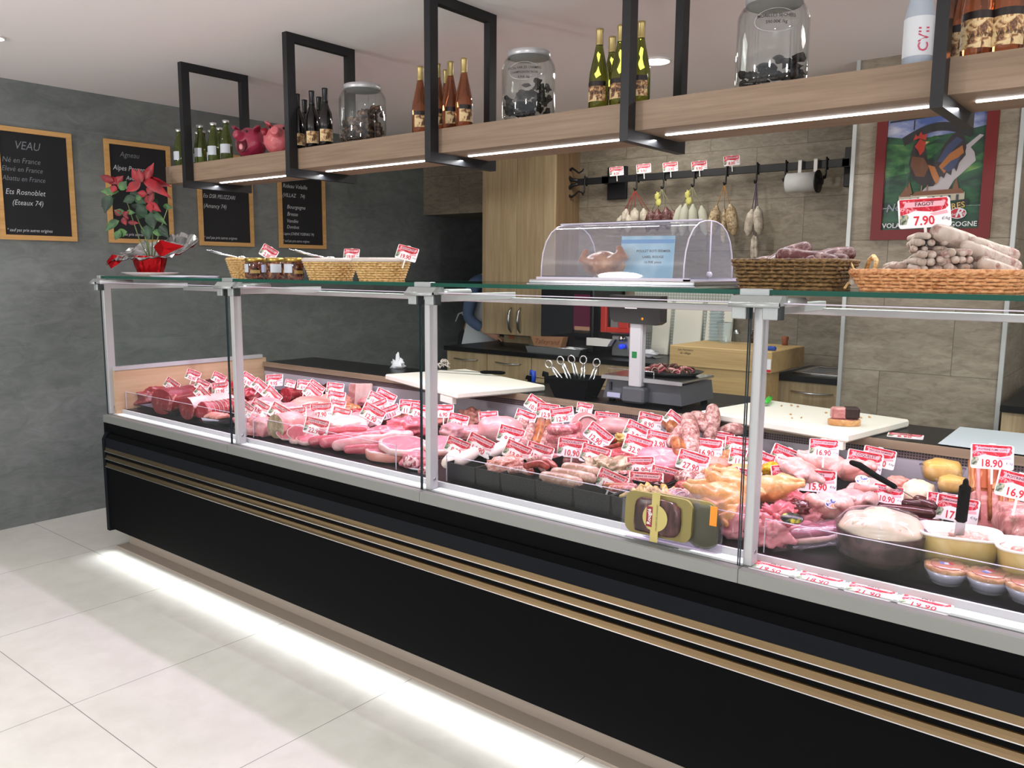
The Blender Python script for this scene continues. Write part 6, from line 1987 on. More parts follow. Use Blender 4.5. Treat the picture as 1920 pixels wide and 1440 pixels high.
lump('bacon_piece', (1.214, 0.612, 0.785), (.065, .035, .028), R(10), K_BACON, 'orange-brown bacon piece with a white top, at the foot of the rind slab', 'bacon', seed=36)
lump('pork_hock', (1.395, 0.612, 0.785), (.05, .05, .045), R(30), K_PORK, 'reddish pork hock behind the fan of tags', 'pork', seed=37, amp=.35)
lump('pork_hock', (1.353, 0.574, 0.770), (.06, .045, .035), R(30), K_BEEFR, 'darker reddish pork piece under the fan of tags', 'pork', seed=38, amp=.4, freq=2.6)
g_ = 'raw pork tenderloins fanned out in the second bay'
for i, (a, b_, c_, r_, lb) in enumerate((((1.530, .150, .737), (1.62, .26, .748), (1.70, .36, .755), .022, 'pork tenderloin closest to the white-rimmed chops'), ((1.61, .150, .742), (1.72, .28, .760), (1.79, .43, .775), .026, 'pork tenderloin with its tip reaching farthest to the back'), ((1.69, .150, .743), (1.79, .25, .762), (1.87, .37, .775), .027, 'pork tenderloin in the middle of the fan, with a silvery sheen'), ((1.76, .145, .737), (1.85, .18, .748), (1.96, .23, .765), .020, 'pork tenderloin nearest the thick ham steak'), ((1.53, .20, .775), (1.60, .28, .785), (1.66, .33, .785), .020, 'short pork tenderloin lying behind the first one'))):
    link('pork_tenderloin', [a, b_, c_], r_, K_PORK if i != 2 else K_VEAL, lb, 'pork', g_, n=12, wob=.35, seed=i * 3)
lump('pork_cutlet', (1.747, 0.360, 0.775), (.085, .055, .030), R(25), K_PORK, 'folded pork cutlet with a brownish edge beside the tenderloins', 'pork', seed=45, amp=.3)
slice_('ham_steak', (1.984, 0.235, 0.768), (.105, .085, .022), (R(8), R(4), R(12)), K_HAM, K_FAT, 'broad pink ham steak with a thick white rim beside the third post', 'ham steak', seed=46, rimw=.16, group='raw ham steaks')
slice_('ham_steak', (1.919, 0.185, 0.712), (.108, .062, .036), (R(4), 0, R(-8)), K_HAM, K_FAT, 'thick oval ham steak lying in front at the deck edge', 'ham steak', seed=47, rimw=.14, dome=.05, group='raw ham steaks', under=K_PORKSK)
lump('pork_round', (1.759, 0.474, 0.785), (.09, .075, .045), R(10), K_PORK, 'rough pink pork round right before the third post', 'pork', seed=48, amp=.35, freq=2.6)
lump('pork_round', (1.530, 0.618, 0.785), (.06, .06, .045), R(0), K_PORKSK, 'brown-pink pork piece behind the rough round, under the 11.90 tag', 'pork', seed=49)
lump('pork_slices', (2.103, 0.170, 0.755), (.07, .06, .030), R(20), K_HAM, 'sliced pink pork lying between the ham steak and the caul rolls', 'pork', seed=50)
q = MB(); q.lathe([(0, .002), (.05, .0), (.072, .010), (.068, .011), (.05, .004), (0, .004)], mat('dish_white', '#e0dcec', .3), 24, sy=.7)
o = q.build('white_dish'); put(o, (2.135, 0.165, 0.700), R(10)); tag(o, 'small white dish holding lacy caul fat rolls at the third post', 'dish')
lump('caul_fat_roll', (2.114, 0.150, 0.716), (.034, .030, .026), 0, K_CAUL, 'lacy caul fat roll on the white dish, the one away from the post', 'meat roll', seed=51, amp=.1, group='lacy caul fat rolls')
lump('caul_fat_roll', (2.186, 0.145, 0.718), (.034, .030, .026), 1, K_CAUL, 'lacy caul fat roll on the white dish, half behind the post', 'meat roll', seed=52, amp=.1, group='lacy caul fat rolls')
lump('pork_fillet', (1.120, 0.847, 0.775), (.09, .05, .035), R(0), K_PORKL, 'pale pork fillet at the back behind the fan of tags', 'pork', seed=53)
# ================================================================== bay 3
lump('pork_trotter', (1.717, 0.745, 0.790), (.045, .05, .045), R(20), K_PORKSK, 'knobbly pink pork hock just past the third post at the back', 'pork', seed=60, amp=.35, freq=2.5, group=None)
slice_('pork_escalope', (2.123, 0.313, 0.775), (.085, .075, .022), (R(10), R(6), R(10)), K_HAM, K_FAT, 'large pink pork slice right behind the white sausages at the third post', 'pork slice', seed=61)
lump('ham_knuckle', (1.983, 0.511, 0.790), (.055, .04, .035), R(10), K_HAMP, 'curved pale ham knuckle behind the large pink slice', 'ham', seed=62, amp=.25)
lump('cooked_ham_slices', (1.823, 0.802, 0.790), (.055, .045, .040), R(15), K_PORKSK, 'folded cooked ham slices at the back beside the 13.90 tag', 'ham', seed=63, amp=.4, freq=2.8)
lump('ham_rolls', (2.037, 0.562, 0.785), (.075, .045, .032), R(25), K_PORKL, 'pink ham roll lying between the folded slices and the big pale ham', 'ham', seed=64, amp=.2)
t = thing('cooked_ham', (2.150, 0.620, 0.800), label='large smooth pale cooked ham in the middle back of the third bay', cat='ham')
q = MB(); q.blob((0, 0, 0), .095, .085, .060, K_HAMP, amp=.12, freq=1.4, seed=65, flat=.7, p=.85, n=36, k=20); q.build('ham_body', t)
q = MB(); q.M = T(.035, -.055, .014, R(62), 0, R(15)); q.slab(.045, .034, .006, K_HAM, K_HAMP, amp=.1, seed=3); q.build('cut_face', t)
def tray3(u0, u1, yc, d_, label, h=.062, zc=None):
    pass
# deep black trays, front row (edges measured along the front) and second row
TX = [2.318, 2.455, 2.565, 2.712, 2.860, 2.998, 3.165]
FY, FD, HH = .205, .175, .064
lb = ['deep black tray of white sausages next to the third post', 'deep black tray of pale minced meat', 'deep black tray of dark red merguez', 'deep black tray of greyish andouillettes', 'deep black tray with a few orange sausages at its far corner', 'deep black tray of yellow marinated chicken strips']
for i in range(6):
    w_ = TX[i + 1] - TX[i] - .004
    dish('deep_black_tray', ((TX[i] + TX[i + 1]) / 2, FY, dz(FY)), w_, FD, HH, M_TRAY, lb[i], taper=.93, group='deep black trays in the third bay')
T2 = [(2.50, .40, .18, 'deep black tray of white sausages in the second row'), (2.80, .40, .20, 'deep black tray of brown tripe in the second row'), (2.985, .40, .165, 'deep black tray of dark liver in the second row'), (3.16, .40, .17, 'deep black tray of red seasoned meat in the second row')]
for x, y, w_, l_ in T2:
    dish('deep_black_tray', (x, y, dz(y)), w_, .19, HH, M_TRAY, l_, taper=.93, group='deep black trays in the third bay')
T3 = [(2.30 + .40, .62, .26, 'black tray of smoked sausages in the third row'), (2.96, .62, .24, 'black tray of raw chipolatas in the third row')]
for x, y, w_, l_ in T3:
    dish('deep_black_tray', (x, y, dz(y)), w_, .20, .05, M_TRAY, l_, taper=.93, group='deep black trays in the third bay')
g_ = 'white boudin sausages in the black trays'
for a, b_, lb_ in (((2.303, 0.140, 0.775), (2.228, 0.307, 0.795), 'white boudin nearest the third post'), ((2.321, 0.176, 0.775), (2.315, 0.284, 0.795), 'white boudin crossing the middle of its tray'), ((2.304, 0.257, 0.790), (2.299, 0.338, 0.800), 'white boudin lying under the 14.90 tag'), ((2.353, 0.305, 0.785), (2.338, 0.448, 0.800), 'white boudin in the second row, right of the 14.90 tag')):
    link('white_sausage', [a, b_], .024, K_BLANC, lb_, 'sausage', g_, n=14)
lump('minced_meat', (2.512, .212, .786), (.046, .068, .028), 0, K_MINCEL, 'mound of pale pink minced meat in its black tray', 'minced meat', seed=70, amp=.3, freq=4, p=.7, n=40, k=20)
g_ = 'dark red merguez in the black tray'
mg = [((2.575, .15), (2.64, .17)), ((2.58, .19), (2.66, .16)), ((2.60, .22), (2.68, .20)), ((2.62, .25), (2.70, .235)), ((2.59, .235), (2.65, .265)), ((2.65, .14), (2.70, .19))]
wd = ['lowest merguez at the tray front', 'merguez crossing over the lowest one', 'merguez in the middle of the heap', 'merguez near the andouillettes', 'merguez at the back beside the minced meat', 'short merguez at the andouillette side']
for i, (a, b_) in enumerate(mg):
    link('merguez', [(a[0], a[1] + .012, .786 + .006 * i), ((a[0] + b_[0]) / 2, (a[1] + b_[1]) / 2 + .02, .792 + .006 * i), (b_[0], b_[1] + .008, .788 + .005 * i)], .0125, K_MERG if i % 2 else K_SALAMI, wd[i] + ' in the dark red heap', 'sausage', g_, n=10)
g_ = 'greyish andouillettes in the front tray'
for i, (a, b_, m_, lb_) in enumerate((((2.72, .15), (2.845, .155), K_ANDOU, 'andouillette lying lowest along the tray front'), ((2.735, .19), (2.865, .20), K_ANDOU, 'thick andouillette on top, its knotted end to the side'), ((2.74, .245), (2.85, .25), K_ANDOU, 'andouillette at the back of the front tray'))):
    link('andouillette', [(a[0], a[1] + .01, .79 + .008 * i), (b_[0], b_[1] + .01, .79 + .008 * i)], .021, m_, lb_, 'sausage', g_, n=14, wob=.12)
g_ = 'orange sausages in the nearly empty tray'
for i, (x, y) in enumerate(((2.945, .235), (2.965, .255), (2.975, .225))):
    link('orange_sausage', [(x - .035, y - .01, .778), (x + .03, y + .005, .784)], .012, K_SMOKE if i == 0 else K_MINCE, ['orange sausage lying foremost in the nearly empty black tray', 'orange sausage at the back of the nearly empty black tray', 'orange sausage nearest the yellow strips'][i], 'sausage', g_)
q = MB(); rnd = random.Random(8)
for i in range(46):
    x, y = rnd.uniform(-.058, .058), rnd.uniform(-.068, .068)
    a = rnd.uniform(0, 6)
    q.tube([(x - .02 * cos(a), y - .02 * sin(a), rnd.uniform(-.01, .006)), (x, y, rnd.uniform(.0, .018)), (x + .02 * cos(a), y + .02 * sin(a), rnd.uniform(-.01, .006))], [.005, .008, .005], K_CURRY, 6, round_ends=True)
o = q.build('marinated_strips'); put(o, (3.082, .21, .784)); tag(o, 'heap of yellow marinated chicken strips in the front black tray', 'meat', kind='stuff')
lump('tripe', (2.80, .40, .785), (.075, .07, .035), R(20), K_TRIPE, 'crumpled brown tripe in the second-row black tray', 'tripe', seed=72, amp=.7, freq=3.4, n=40, k=22)
lump('beef_liver', (2.985, .40, .778), (.068, .076, .020), 0, K_LIVER, 'glossy dark liver in the second-row black tray', 'liver', seed=73, amp=.2, p=.6)
lump('seasoned_meat', (3.16, .40, .780), (.070, .072, .020), 0, K_MERG, 'flat red seasoned meat in the second-row black tray', 'meat', seed=74, amp=.3, p=.6)
lump('seasoned_cubes', (2.898, 0.378, 0.775), (.05, .03, .018), 0, K_MINCE, 'small orange-red seasoned meat cubes behind the 12.90 tag', 'meat', seed=75, amp=.6, freq=4)
g_ = 'pile of brown smoked sausages'
sm_ = [((2.223, 0.623, 0.800), (2.187, 0.758, 0.830)), ((2.366, 0.488, 0.785), (2.288, 0.655, 0.830)), ((2.385, 0.551, 0.790), (2.242, 0.773, 0.830)), ((2.160, 0.774, 0.820), (2.200, 0.860, 0.836)), ((2.304, 0.695, 0.800), (2.228, 0.860, 0.821)), ((2.271, 0.564, 0.785), (2.205, 0.698, 0.800)), ((2.416, 0.557, 0.785), (2.282, 0.765, 0.800))]
wd = ['smoked sausage at the pale ham side', 'long smoked sausage standing in the middle front', 'darkest smoked sausage pointing at the 12.90 tag', 'smoked sausage lying across the top', 'smoked sausage next to the pink coil', 'smoked sausage low at the pale ham side', 'smoked sausage low at the pink coil side']
for i, (a, b_) in enumerate(sm_):
    link('smoked_sausage', [a, ((a[0] + b_[0]) / 2 + .006, (a[1] + b_[1]) / 2, (a[2] + b_[2]) / 2 + .006), b_], .022 - .002 * (i > 3), K_SMOKE if i in (2, 3, 4) else K_SALAMI, wd[i] + ' of the brown pile', 'sausage', g_, n=12, wob=.1, seed=i)
# toulouse coil
t = thing('sausage_coil', (2.544, 0.518, 0.785), label='thick pink coil of Toulouse sausage in the middle of the third bay', cat='sausage coil')
pts = []
for i in range(52):
    a = i * .38
    pts.append((.060 * cos(a) * (1 - .004 * i), .042 * sin(a), .0 + .0032 * i * .62))
q = MB(); q.tube(pts, .0205, K_TOUL, 12, round_ends=True); q.build('sausage_rope', t)
q = MB(); q.tube([(-.075, -.05, -.012), (-.02, -.066, -.012), (.05, -.05, -.012), (.10, .0, -.012)], .020, K_TOUL, 12, round_ends=True); q.build('sausage_rope', t)
# rolled spiral head
t = roast('rolled_pork_head', (2.469, 0.769, 0.832), .10, .062, 0, K_HAMP, K_HAMP, 'large rolled meat with a spiral of fat on its round cut face', 'meat roll', strings=3, seed=80, sq=1.0, rot=(R(-12), 0, R(42)))
q = MB()
pts = [((.054 - .0078 * a) * cos(a * 1.0 + .6), -.0045, (.054 - .0078 * a) * sin(a * 1.0 + .6)) for a in [i * .2 for i in range(31)]]
q.tube(pts, .0042, K_FAT, 6); q.build('fat_spiral', t)
pts = [((.0505 - .0078 * a) * cos(a + .6), -.0040, (.0505 - .0078 * a) * sin(a + .6)) for a in [i * .2 for i in range(28)]]
q = MB(); q.tube(pts, .0022, mat('dark_spiral', '#8a4a50', .5), 6); q.build('dark_spiral', t)
lump('pate_loaf', (2.567, 0.860, 0.836), (.085, .06, .035), R(25), K_HAMP, 'pale smooth meat loaf behind the rolled head, under the 6.90 tag', 'meat', seed=81, amp=.1)
g_ = 'raw chipolatas behind the 12.90 tag'
for i, (a, b_) in enumerate((((2.638, 0.642, 0.790), (2.652, 0.756, 0.790)), ((2.594, 0.702, 0.795), (2.611, 0.791, 0.800)), ((2.677, 0.609, 0.785), (2.687, 0.715, 0.785)), ((2.580, 0.668, 0.790), (2.576, 0.761, 0.800)))):
    link('chipolata', [a, b_], .012, K_MERG, ['chipolata in the middle of the raw bunch', 'chipolata at the back of the raw bunch', 'chipolata lowest in the raw bunch', 'chipolata nearest the rolled head'][i], 'sausage', g_)
lump('marinated_cubes', (2.641, 0.790, 0.800), (.04, .03, .025), 0, K_CURRY, 'small heap of yellow-brown marinated cubes behind the chipolatas', 'meat', seed=82, amp=.7, freq=4)
slice_('veal_slab', (2.911, 0.579, 0.790), (.085, .075, .030), (R(14), R(4), R(5)), K_HAM, K_HAM, 'smooth bright pink veal slab under the 13.90 tag', 'veal', seed=83)
lump('red_meat_slab', (2.765, 0.615, 0.785), (.09, .06, .02), R(0), K_BEEFR, 'flat red meat slab behind the pink veal', 'meat', seed=84)
g_ = 'large dry sausages leaning at the back'
for i, (a, b_, r_, m_, lb_) in enumerate((((2.982, 0.660, 0.821), (2.900, 0.800, 0.912), .032, K_SALAMI, 'tall speckled dry sausage leaning right of the 15.90 tag'), ((2.961, 0.800, 0.894), (2.886, 0.880, 0.910), .028, K_SALAMI, 'speckled dry sausage leaning behind the tall one'), ((2.984, 0.800, 0.853), (2.968, 0.860, 0.948), .028, K_SALAMI, 'reddish dry sausage reaching up beside the small cutting board'), ((3.001, 0.860, 0.860), (3.072, 0.860, 0.887), .026, K_SALAMI, 'short dry sausage end under the small cutting board'), ((2.895, 0.700, 0.841), (2.887, 0.800, 0.874), .030, K_SALAMI, 'speckled dry sausage lying behind the 13.90 tag'), ((2.820, 0.840, 0.846), (2.771, 0.880, 0.869), .026, K_SMOKE, 'brown smoked sausage end at the back behind the tags'), ((2.965, 0.620, 0.825), (2.884, 0.720, 0.840), .026, K_SMOKE, 'brown glazed sausage low behind the 13.90 tag'))):
    link('dry_sausage', [a, ((a[0] + b_[0]) / 2 + .008, (a[1] + b_[1]) / 2, (a[2] + b_[2]) / 2 + .01), b_], r_, m_, lb_, 'sausage', g_, n=14, seed=i)
lump('chicken_fillet', (3.057, 0.662, 0.790), (.075, .05, .028), R(10), K_PORKSK, 'pale orange chicken fillet behind the 27.90 tag', 'chicken', seed=85, group='chicken fillets behind the 27.90 tag')
lump('chicken_fillet', (3.104, 0.625, 0.780), (.055, .04, .026), R(40), K_CHICKR, 'darker orange chicken fillet right of the 27.90 tag', 'chicken', seed=86, group='chicken fillets behind the 27.90 tag')
lump('chicken_fillet', (2.988, 0.606, 0.780), (.05, .04, .022), R(0), K_PORKSK, 'chicken fillet left of the 27.90 tag', 'chicken', seed=87, group='chicken fillets behind the 27.90 tag')
def paup(c, s, rz, seed, label, m=K_PAUP):
    t = thing('poultry_roulade', c, rz, label=label, cat='meat roll', group='netted poultry roulades before the fourth post')
    q = MB(); q.blob((0, 0, 0), s[0], s[1], s[2], m, amp=.12, freq=2.2, seed=seed, flat=.8, n=30, k=18); q.build('rolled_meat', t)
    for k in range(3):
        q = MB(); a = -.5 + .5 * k
        q.tube([(s[0] * a, s[1] * 1.0 * cos(x) * math.sqrt(1 - a * a), s[2] * 1.0 * sin(x) * math.sqrt(1 - a * a)) for x in [2 * pi * i / 16 for i in range(16)]], .0014, M_WHITE, 4, closed=True); q.build('string', t)
    return t
paup((3.112, 0.421, 0.790), (.062, .040, .034), R(-10), 1, 'netted roulade lying under the 27.90 tag')
paup((3.162, 0.399, 0.775), (.042, .040, .032), R(20), 2, 'netted roulade beside the yellow chickens')
paup((3.145, 0.256, 0.775), (.042, .038, .030), R(-20), 3, 'netted roulade at the front edge, right of the 18.90 tag')
paup((3.177, 0.283, 0.775), (.040, .036, .030), R(15), 4, 'netted roulade right behind the foie gras packs')
paup((3.150, 0.230, 0.755), (.066, .038, .030), R(0), 5, 'lowest netted roulade, touching the yellow marinated tray')
# chickens
def chicken(m, sc=1.0, legs=True, feet=None):
    q = MB()
    q.blob((0, 0, .045), .075, .055, .045, m, amp=.08, freq=1.6, seed=4, n=26, k=16)
    for sx in (-1, 1):
        q.tube([(.02, .035 * sx, .045), (.055, .045 * sx, .060), (.088, .030 * sx, .058)], [.030, .027, .014], m, 12, round_ends=True)
        q.tube([(.088, .030 * sx, .058), (.112, .020 * sx, .060)], [.012, .010], m, 10, round_ends=True)
        q.tube([(-.035, .045 * sx, .055), (-.012, .066 * sx, .045), (-.040, .070 * sx, .035)], [.017, .013, .010], m, 10, round_ends=True)
    q.tube([(-.06, 0, .05), (-.085, 0, .045)], [.022, .016], m, 10, round_ends=True)
    return q
def mk_chicken(name, m):
    return fuse(chicken(m), name, .0045, 5, None, [m])
cy = mk_chicken('yellow_chicken', K_CHICKY)
cw = mk_chicken('whole_chicken', K_CHICK)
g_ = 'yellow-skinned chickens around the fourth post'
for p, rz, lb, sc in (((3.306, 0.291, 0.795), 160, 'yellow chicken on top, right under the tags by the fourth post', .9), ((3.302, 0.229, 0.765), 190, 'yellow chicken in the middle, its breast towards the roulades', 1.0), ((3.326, 0.203, 0.735), 175, 'yellow chicken lying lower, in front of the middle one', .95), ((3.312, 0.190, 0.698), 120, 'yellow chicken pressed against the deck edge behind the foie gras packs', .8), ((3.396, 0.340, 0.790), 20, 'yellow chicken past the fourth post with its legs to the rabbit', .9)):
    inst(cy, p, rot=(0, R(-8), R(rz)), label=lb, cat='chicken', sc=sc, group=g_)
lump('turkey_leg', (3.376, 0.190, 0.711), (.065, .055, .050), R(60), K_TURK, 'pink turkey meat in a bag against the fourth post, at the deck edge', 'poultry', seed=90, amp=.3)
lump('turkey_leg', (3.374, 0.150, 0.686), (.045, .03, .025), R(60), K_TURK, 'small pink turkey piece at the very deck edge before the fourth post', 'poultry', seed=91, amp=.3)
lump('chicken_pieces', (3.104, 0.754, 0.800), (.05, .04, .03), R(30), K_CHICKR, 'brownish chicken pieces at the back just before the fourth post', 'chicken', seed=92, amp=.3)
lump('yellow_chicken_piece', (3.184, 0.631, 0.790), (.05, .035, .025), R(10), K_CHICKY, 'yellow chicken leg behind the tags at the fourth post', 'chicken', seed=93, amp=.3)
# foie gras packs standing on the ledge
def pack(c, rz, label, front=True, tilt=-9):
    t = thing('foie_gras_pack', c, label=label, cat='vacuum pack', rot=(R(tilt), 0, rz))
    W, H = .238, .150
    q = MB()
    def rrect(w_, h_, r_, n=6):
        out = []
        for (cx, cz, a0) in ((w_ / 2 - r_, h_ / 2 - r_, 0), (-w_ / 2 + r_, h_ / 2 - r_, 90), (-w_ / 2 + r_, -h_ / 2 + r_, 180), (w_ / 2 - r_, -h_ / 2 + r_, 270)):
            for i in range(n + 1):
                a = R(a0 + 90 * i / n); out.append((cx + r_ * cos(a), cz + r_ * sin(a)))
        return out
    q.prism([(x, z + H / 2) for x, z in rrect(W, H, .006)], 0, .0015, G_FILM); q.build('film', t)
    q = MB(); q.prism([(x, z + H / 2) for x, z in rrect(W * .86, H * .80, .028)], -.012, -.001, mat('gold_card', '#8a7c48', .35, metal=.3)); q.build('gold_tray', t)
    if front:
        q = MB(); q.blob((.0, -.016, H * .48), W * .30, .010, H * .34, mat('dark_smoked', rough=.3, fn=lambda nt, b: L(nt, nt.ramp(nt.noise(nt.coord((1, 1, .3)), 60, 4), [(.4, srgb('#2a1616')), (.62, srgb('#553030')), (.75, srgb('#b8a49c'))]), b.inputs['Base Color'])), amp=.12, freq=2, seed=4, p=.5); q.build('duck_breast', t)
        lm = mat('cream_label', '#c2b26c', .4)
        q = MB(); q.prism([(.0 + .038 * cos(2 * pi * i / 28), H * .48 + .038 * sin(2 * pi * i / 28)) for i in range(28)], -.0285, -.028, lm)
        q.box((-.012, -.0282, .004), (.012, -.0278, H - .006), lm)
        q.box((-.026, -.0295, H * .30), (-.008, -.0288, H * .68), mat('rouge_box', '#8a1c34', .4))
        q.text('Rougié', .016, M_WHITE, Matrix.Translation((-.017, -.0298, H * .49)) @ Euler((R(90), 0, 0)).to_matrix().to_4x4() @ Matrix.Rotation(R(90), 4, 'Z'), bold=.02)
        q.text('MAGRET DE CANARD', .0075, mat('label_brown', '#6a5c30', .5), Matrix.Translation((.006, -.0292, H * .49)) @ Euler((R(90), 0, 0)).to_matrix().to_4x4() @ Matrix.Rotation(R(90), 4, 'Z'))
        q.build('label', t)
    else:
        q = MB(); q.blob((.065, -.010, H * .45), W * .20, .007, H * .40, mat('dark_green_pack', '#3c3a2a', .35), amp=.1, p=.6); q.build('duck_breast', t)
        q = MB(); q.box((.088, -.0195, H * .5), (.108, -.0185, H * .85), mat('orange_tag', '#e88a1c', .4)); q.build('orange_sticker', t)
    return t
pack(((3.196, 0.052, 0.672)[0], .055, .7015), R(2), 'flat vacuum pack with a round Rougié label standing against the front glass', True, -4)
pack(((3.247, 0.075, 0.677)[0] + .01, .073, .7015), R(2), 'second vacuum pack with an orange sticker, standing behind the one with the round label', False, -4)
# ================================================================== bay 4
lump('produce_bag', (3.270, 0.710, 0.800), (.045, .03, .025), R(20), mat('yellow_green_bag', rough=.25, fn=lambda nt, b: L(nt, nt.ramp(nt.noise(nt.coord(), 25, 2), [(.4, srgb('#d88a1c')), (.5, srgb('#d8c030')), (.6, srgb('#c8301c')), (.7, srgb('#4a7a2c'))]), b.inputs['Base Color'])), 'small yellow, red and green wrapped pack behind the 9.90 tag', 'pack', seed=100)
g_ = 'pale whole chickens in the fourth bay'
for p, rz, lb, sc in (((3.545, 0.408, 0.735), -70, 'pale chicken with a round sticker, nearest the glass, its legs to the front', .95), ((3.580, 0.518, 0.740), -60, 'pale chicken lying directly behind the stickered one', .9), ((3.591, 0.667, 0.750), -55, 'pale chicken with a grey round sticker under the black knife', .9), ((3.513, 0.738, 0.790), -40, 'pale chicken farther back under the Coquelet tag', .85), ((3.425, 0.752, 0.790), 200, 'greyish chicken at the back right below the 16.90 tag', .9), ((3.378, 0.647, 0.785), 170, 'greyish bird at the back beside the 12.90 tag', .8)):
    inst(cw, p, rot=(0, R(-12), R(rz)), label=lb, cat='chicken', sc=sc, group=g_)
M_STK = mat('round_sticker', rough=.35, fn=lambda nt, b: L(nt, nt.ramp(nt.noise(nt.coord(), 50, 2), [(.4, srgb('#3c4a8c')), (.5, srgb('#c8c8d8')), (.6, srgb('#c87a3c')), (.7, srgb('#e0d8c8'))]), b.inputs['Base Color']))
for i, (p, rot, lb) in enumerate((((3.575, 0.350, 0.818), (R(52), R(0), R(28)), 'oval blue and orange sticker on the foremost pale chicken'), ((3.579, 0.608, 0.835), (R(50), R(0), R(30)), 'oval grey sticker on the chicken under the black knife'))):
    q = MB(); q.lathe([(0, .0012), (.018, .0012), (.020, .001), (.021, 0), (0, 0)], M_STK, 24, mats=[M_STK, M_PAPER, M_PAPER, M_PAPER], sy=.8)
    o = q.build('round_sticker'); put(o, p, rot=rot); tag(o, lb, 'sticker')
lump('rabbit', (3.473, 0.385, 0.785), (.06, .045, .038), R(20), K_RABBIT, 'open red rabbit lying beside the foremost pale chicken', 'rabbit', seed=101, amp=.45, freq=2.4)
lump('rabbit_liver', (3.494, 0.306, 0.800), (.035, .022, .02), R(20), K_LIVER, 'dark red liver inside the open rabbit', 'liver', seed=102, amp=.4)
lump('rabbit_thigh', (3.446, 0.334, 0.780), (.04, .035, .03), R(-20), K_TURK, 'pink rabbit leg between the yellow chicken and the open rabbit', 'rabbit', seed=103)
lump('duck_legs', (3.460, 0.191, 0.770), (.055, .06, .04), R(10), K_TURK, 'rough pink duck legs heaped against the fourth post', 'poultry', seed=104, amp=.6, freq=3)
lump('duck_legs', (3.464, 0.256, 0.775), (.05, .045, .035), R(10), K_PORK, 'rough pink poultry pieces behind the vacuum-packed duck breasts', 'poultry', seed=105, amp=.6, freq=3)
lump('duck_legs', (3.506, 0.340, 0.770), (.045, .04, .03), R(40), K_TURK, 'pink rabbit forelegs stretched under the foremost pale chicken', 'rabbit', seed=106, amp=.5, freq=3)
def vac(c, rz, label, seed):
    t = thing('vacuum_duck_breast', c, label=label, cat='vacuum pack', rot=(R(6), R(-5), rz))
    q = MB(); q.blob((0, 0, .018), .085, .034, .020, K_DUCK, amp=.15, freq=1.6, seed=seed, flat=.6); q.build('duck_breast', t)
    q = MB(); q.blob((.004, -.010, .010), .088, .034, .013, K_DUCKF, amp=.12, freq=1.6, seed=seed, flat=.7); q.build('fat_layer', t)
    q = MB()
    n1, n2 = 24, 12; vs = []; fs = []
    for i in range(n1 + 1):
        for j in range(n2 + 1):
            x = -.13 + .26 * i / n1; y = -.062 + .124 * j / n2
            e = max(0, 1 - (x / .098) ** 2 - (y / .046) ** 2)
            vs.append((x, y, .004 + .038 * e ** .5 + .004 * noise.noise(Vector((x * 50, y * 40, seed)))))
    for i in range(n1):
        for j in range(n2):
            a = i * (n2 + 1) + j
            fs.append((a, a + n2 + 1, a + n2 + 2, a + 1))
    q.add(vs, fs, G_FILM, True); q.build('plastic_film', t)
    return t
vac((3.485, 0.225, 0.717), R(38), 'vacuum-packed duck breast reaching down to the fourth post', 3)
vac((3.554, 0.220, 0.718), R(44), 'vacuum-packed duck breast in front of the foremost pale chicken', 5)
vac((3.595, 0.300, 0.726), R(50), 'vacuum-packed duck breast half behind the big round pie', 7)
q = MB(); q.lathe([(0, .002), (.028, .002), (.030, .0), (0, 0)], mat('dark_label', rough=.3, fn=lambda nt, b: L(nt, nt.ramp(nt.noise(nt.coord(), 40, 3), [(.45, srgb('#15161a')), (.55, srgb('#3c4a2c')), (.65, srgb('#c8b83c'))]), b.inputs['Base Color'])), 20, sy=.7)
o = q.build('black_oval_label'); put(o, (3.525, 0.180, 0.805), rot=(R(30), 0, R(10))); tag(o, 'dark oval label with yellow flowers above the first duck breast pack', 'label')
# big pie in a brown bowl wrapped in film
t = thing('pie_bowl', (3.756, 0.135, 0.722), label='big brown bowl of white doughy terrine wrapped in clear film', cat='bowl')
c = t.location; t.location = (3.735, .235, dz(.2))
q = MB(); q.lathe([(0, .002), (.085, 0), (.100, .03), (.108, .078), (.109, .082), (.103, .080), (.094, .03), (.08, .008), (0, .008)], mat('brown_bowl', rough=.3, fn=lambda nt, b: L(nt, nt.ramp(nt.noise(nt.coord(), 30, 4), [(.4, srgb('#2c1c16')), (.6, srgb('#5a4438'))]), b.inputs['Base Color'])), 40); q.build('bowl', t)
q = MB(); q.blob((0, 0, .078), .098, .098, .052, K_DOUGH, amp=.14, freq=2.2, seed=9, n=36, k=20, flat=.5); q.build('dough', t)
q = MB()
for i in range(10):
    a = i * .63; q.blob((.045 * cos(a), -.035 + .03 * sin(a), .098), .024, .014, .012, K_DOUGH, amp=.5, freq=2, seed=i, rot=a, n=12, k=8)
q.build('dough_folds', t)
q = MB(); q.lathe([(.104, .02), (.113, .083), (.112, .088), (.085, .118), (.04, .128), (.0, .128)], G_FILM, 36); q.build('film', t)
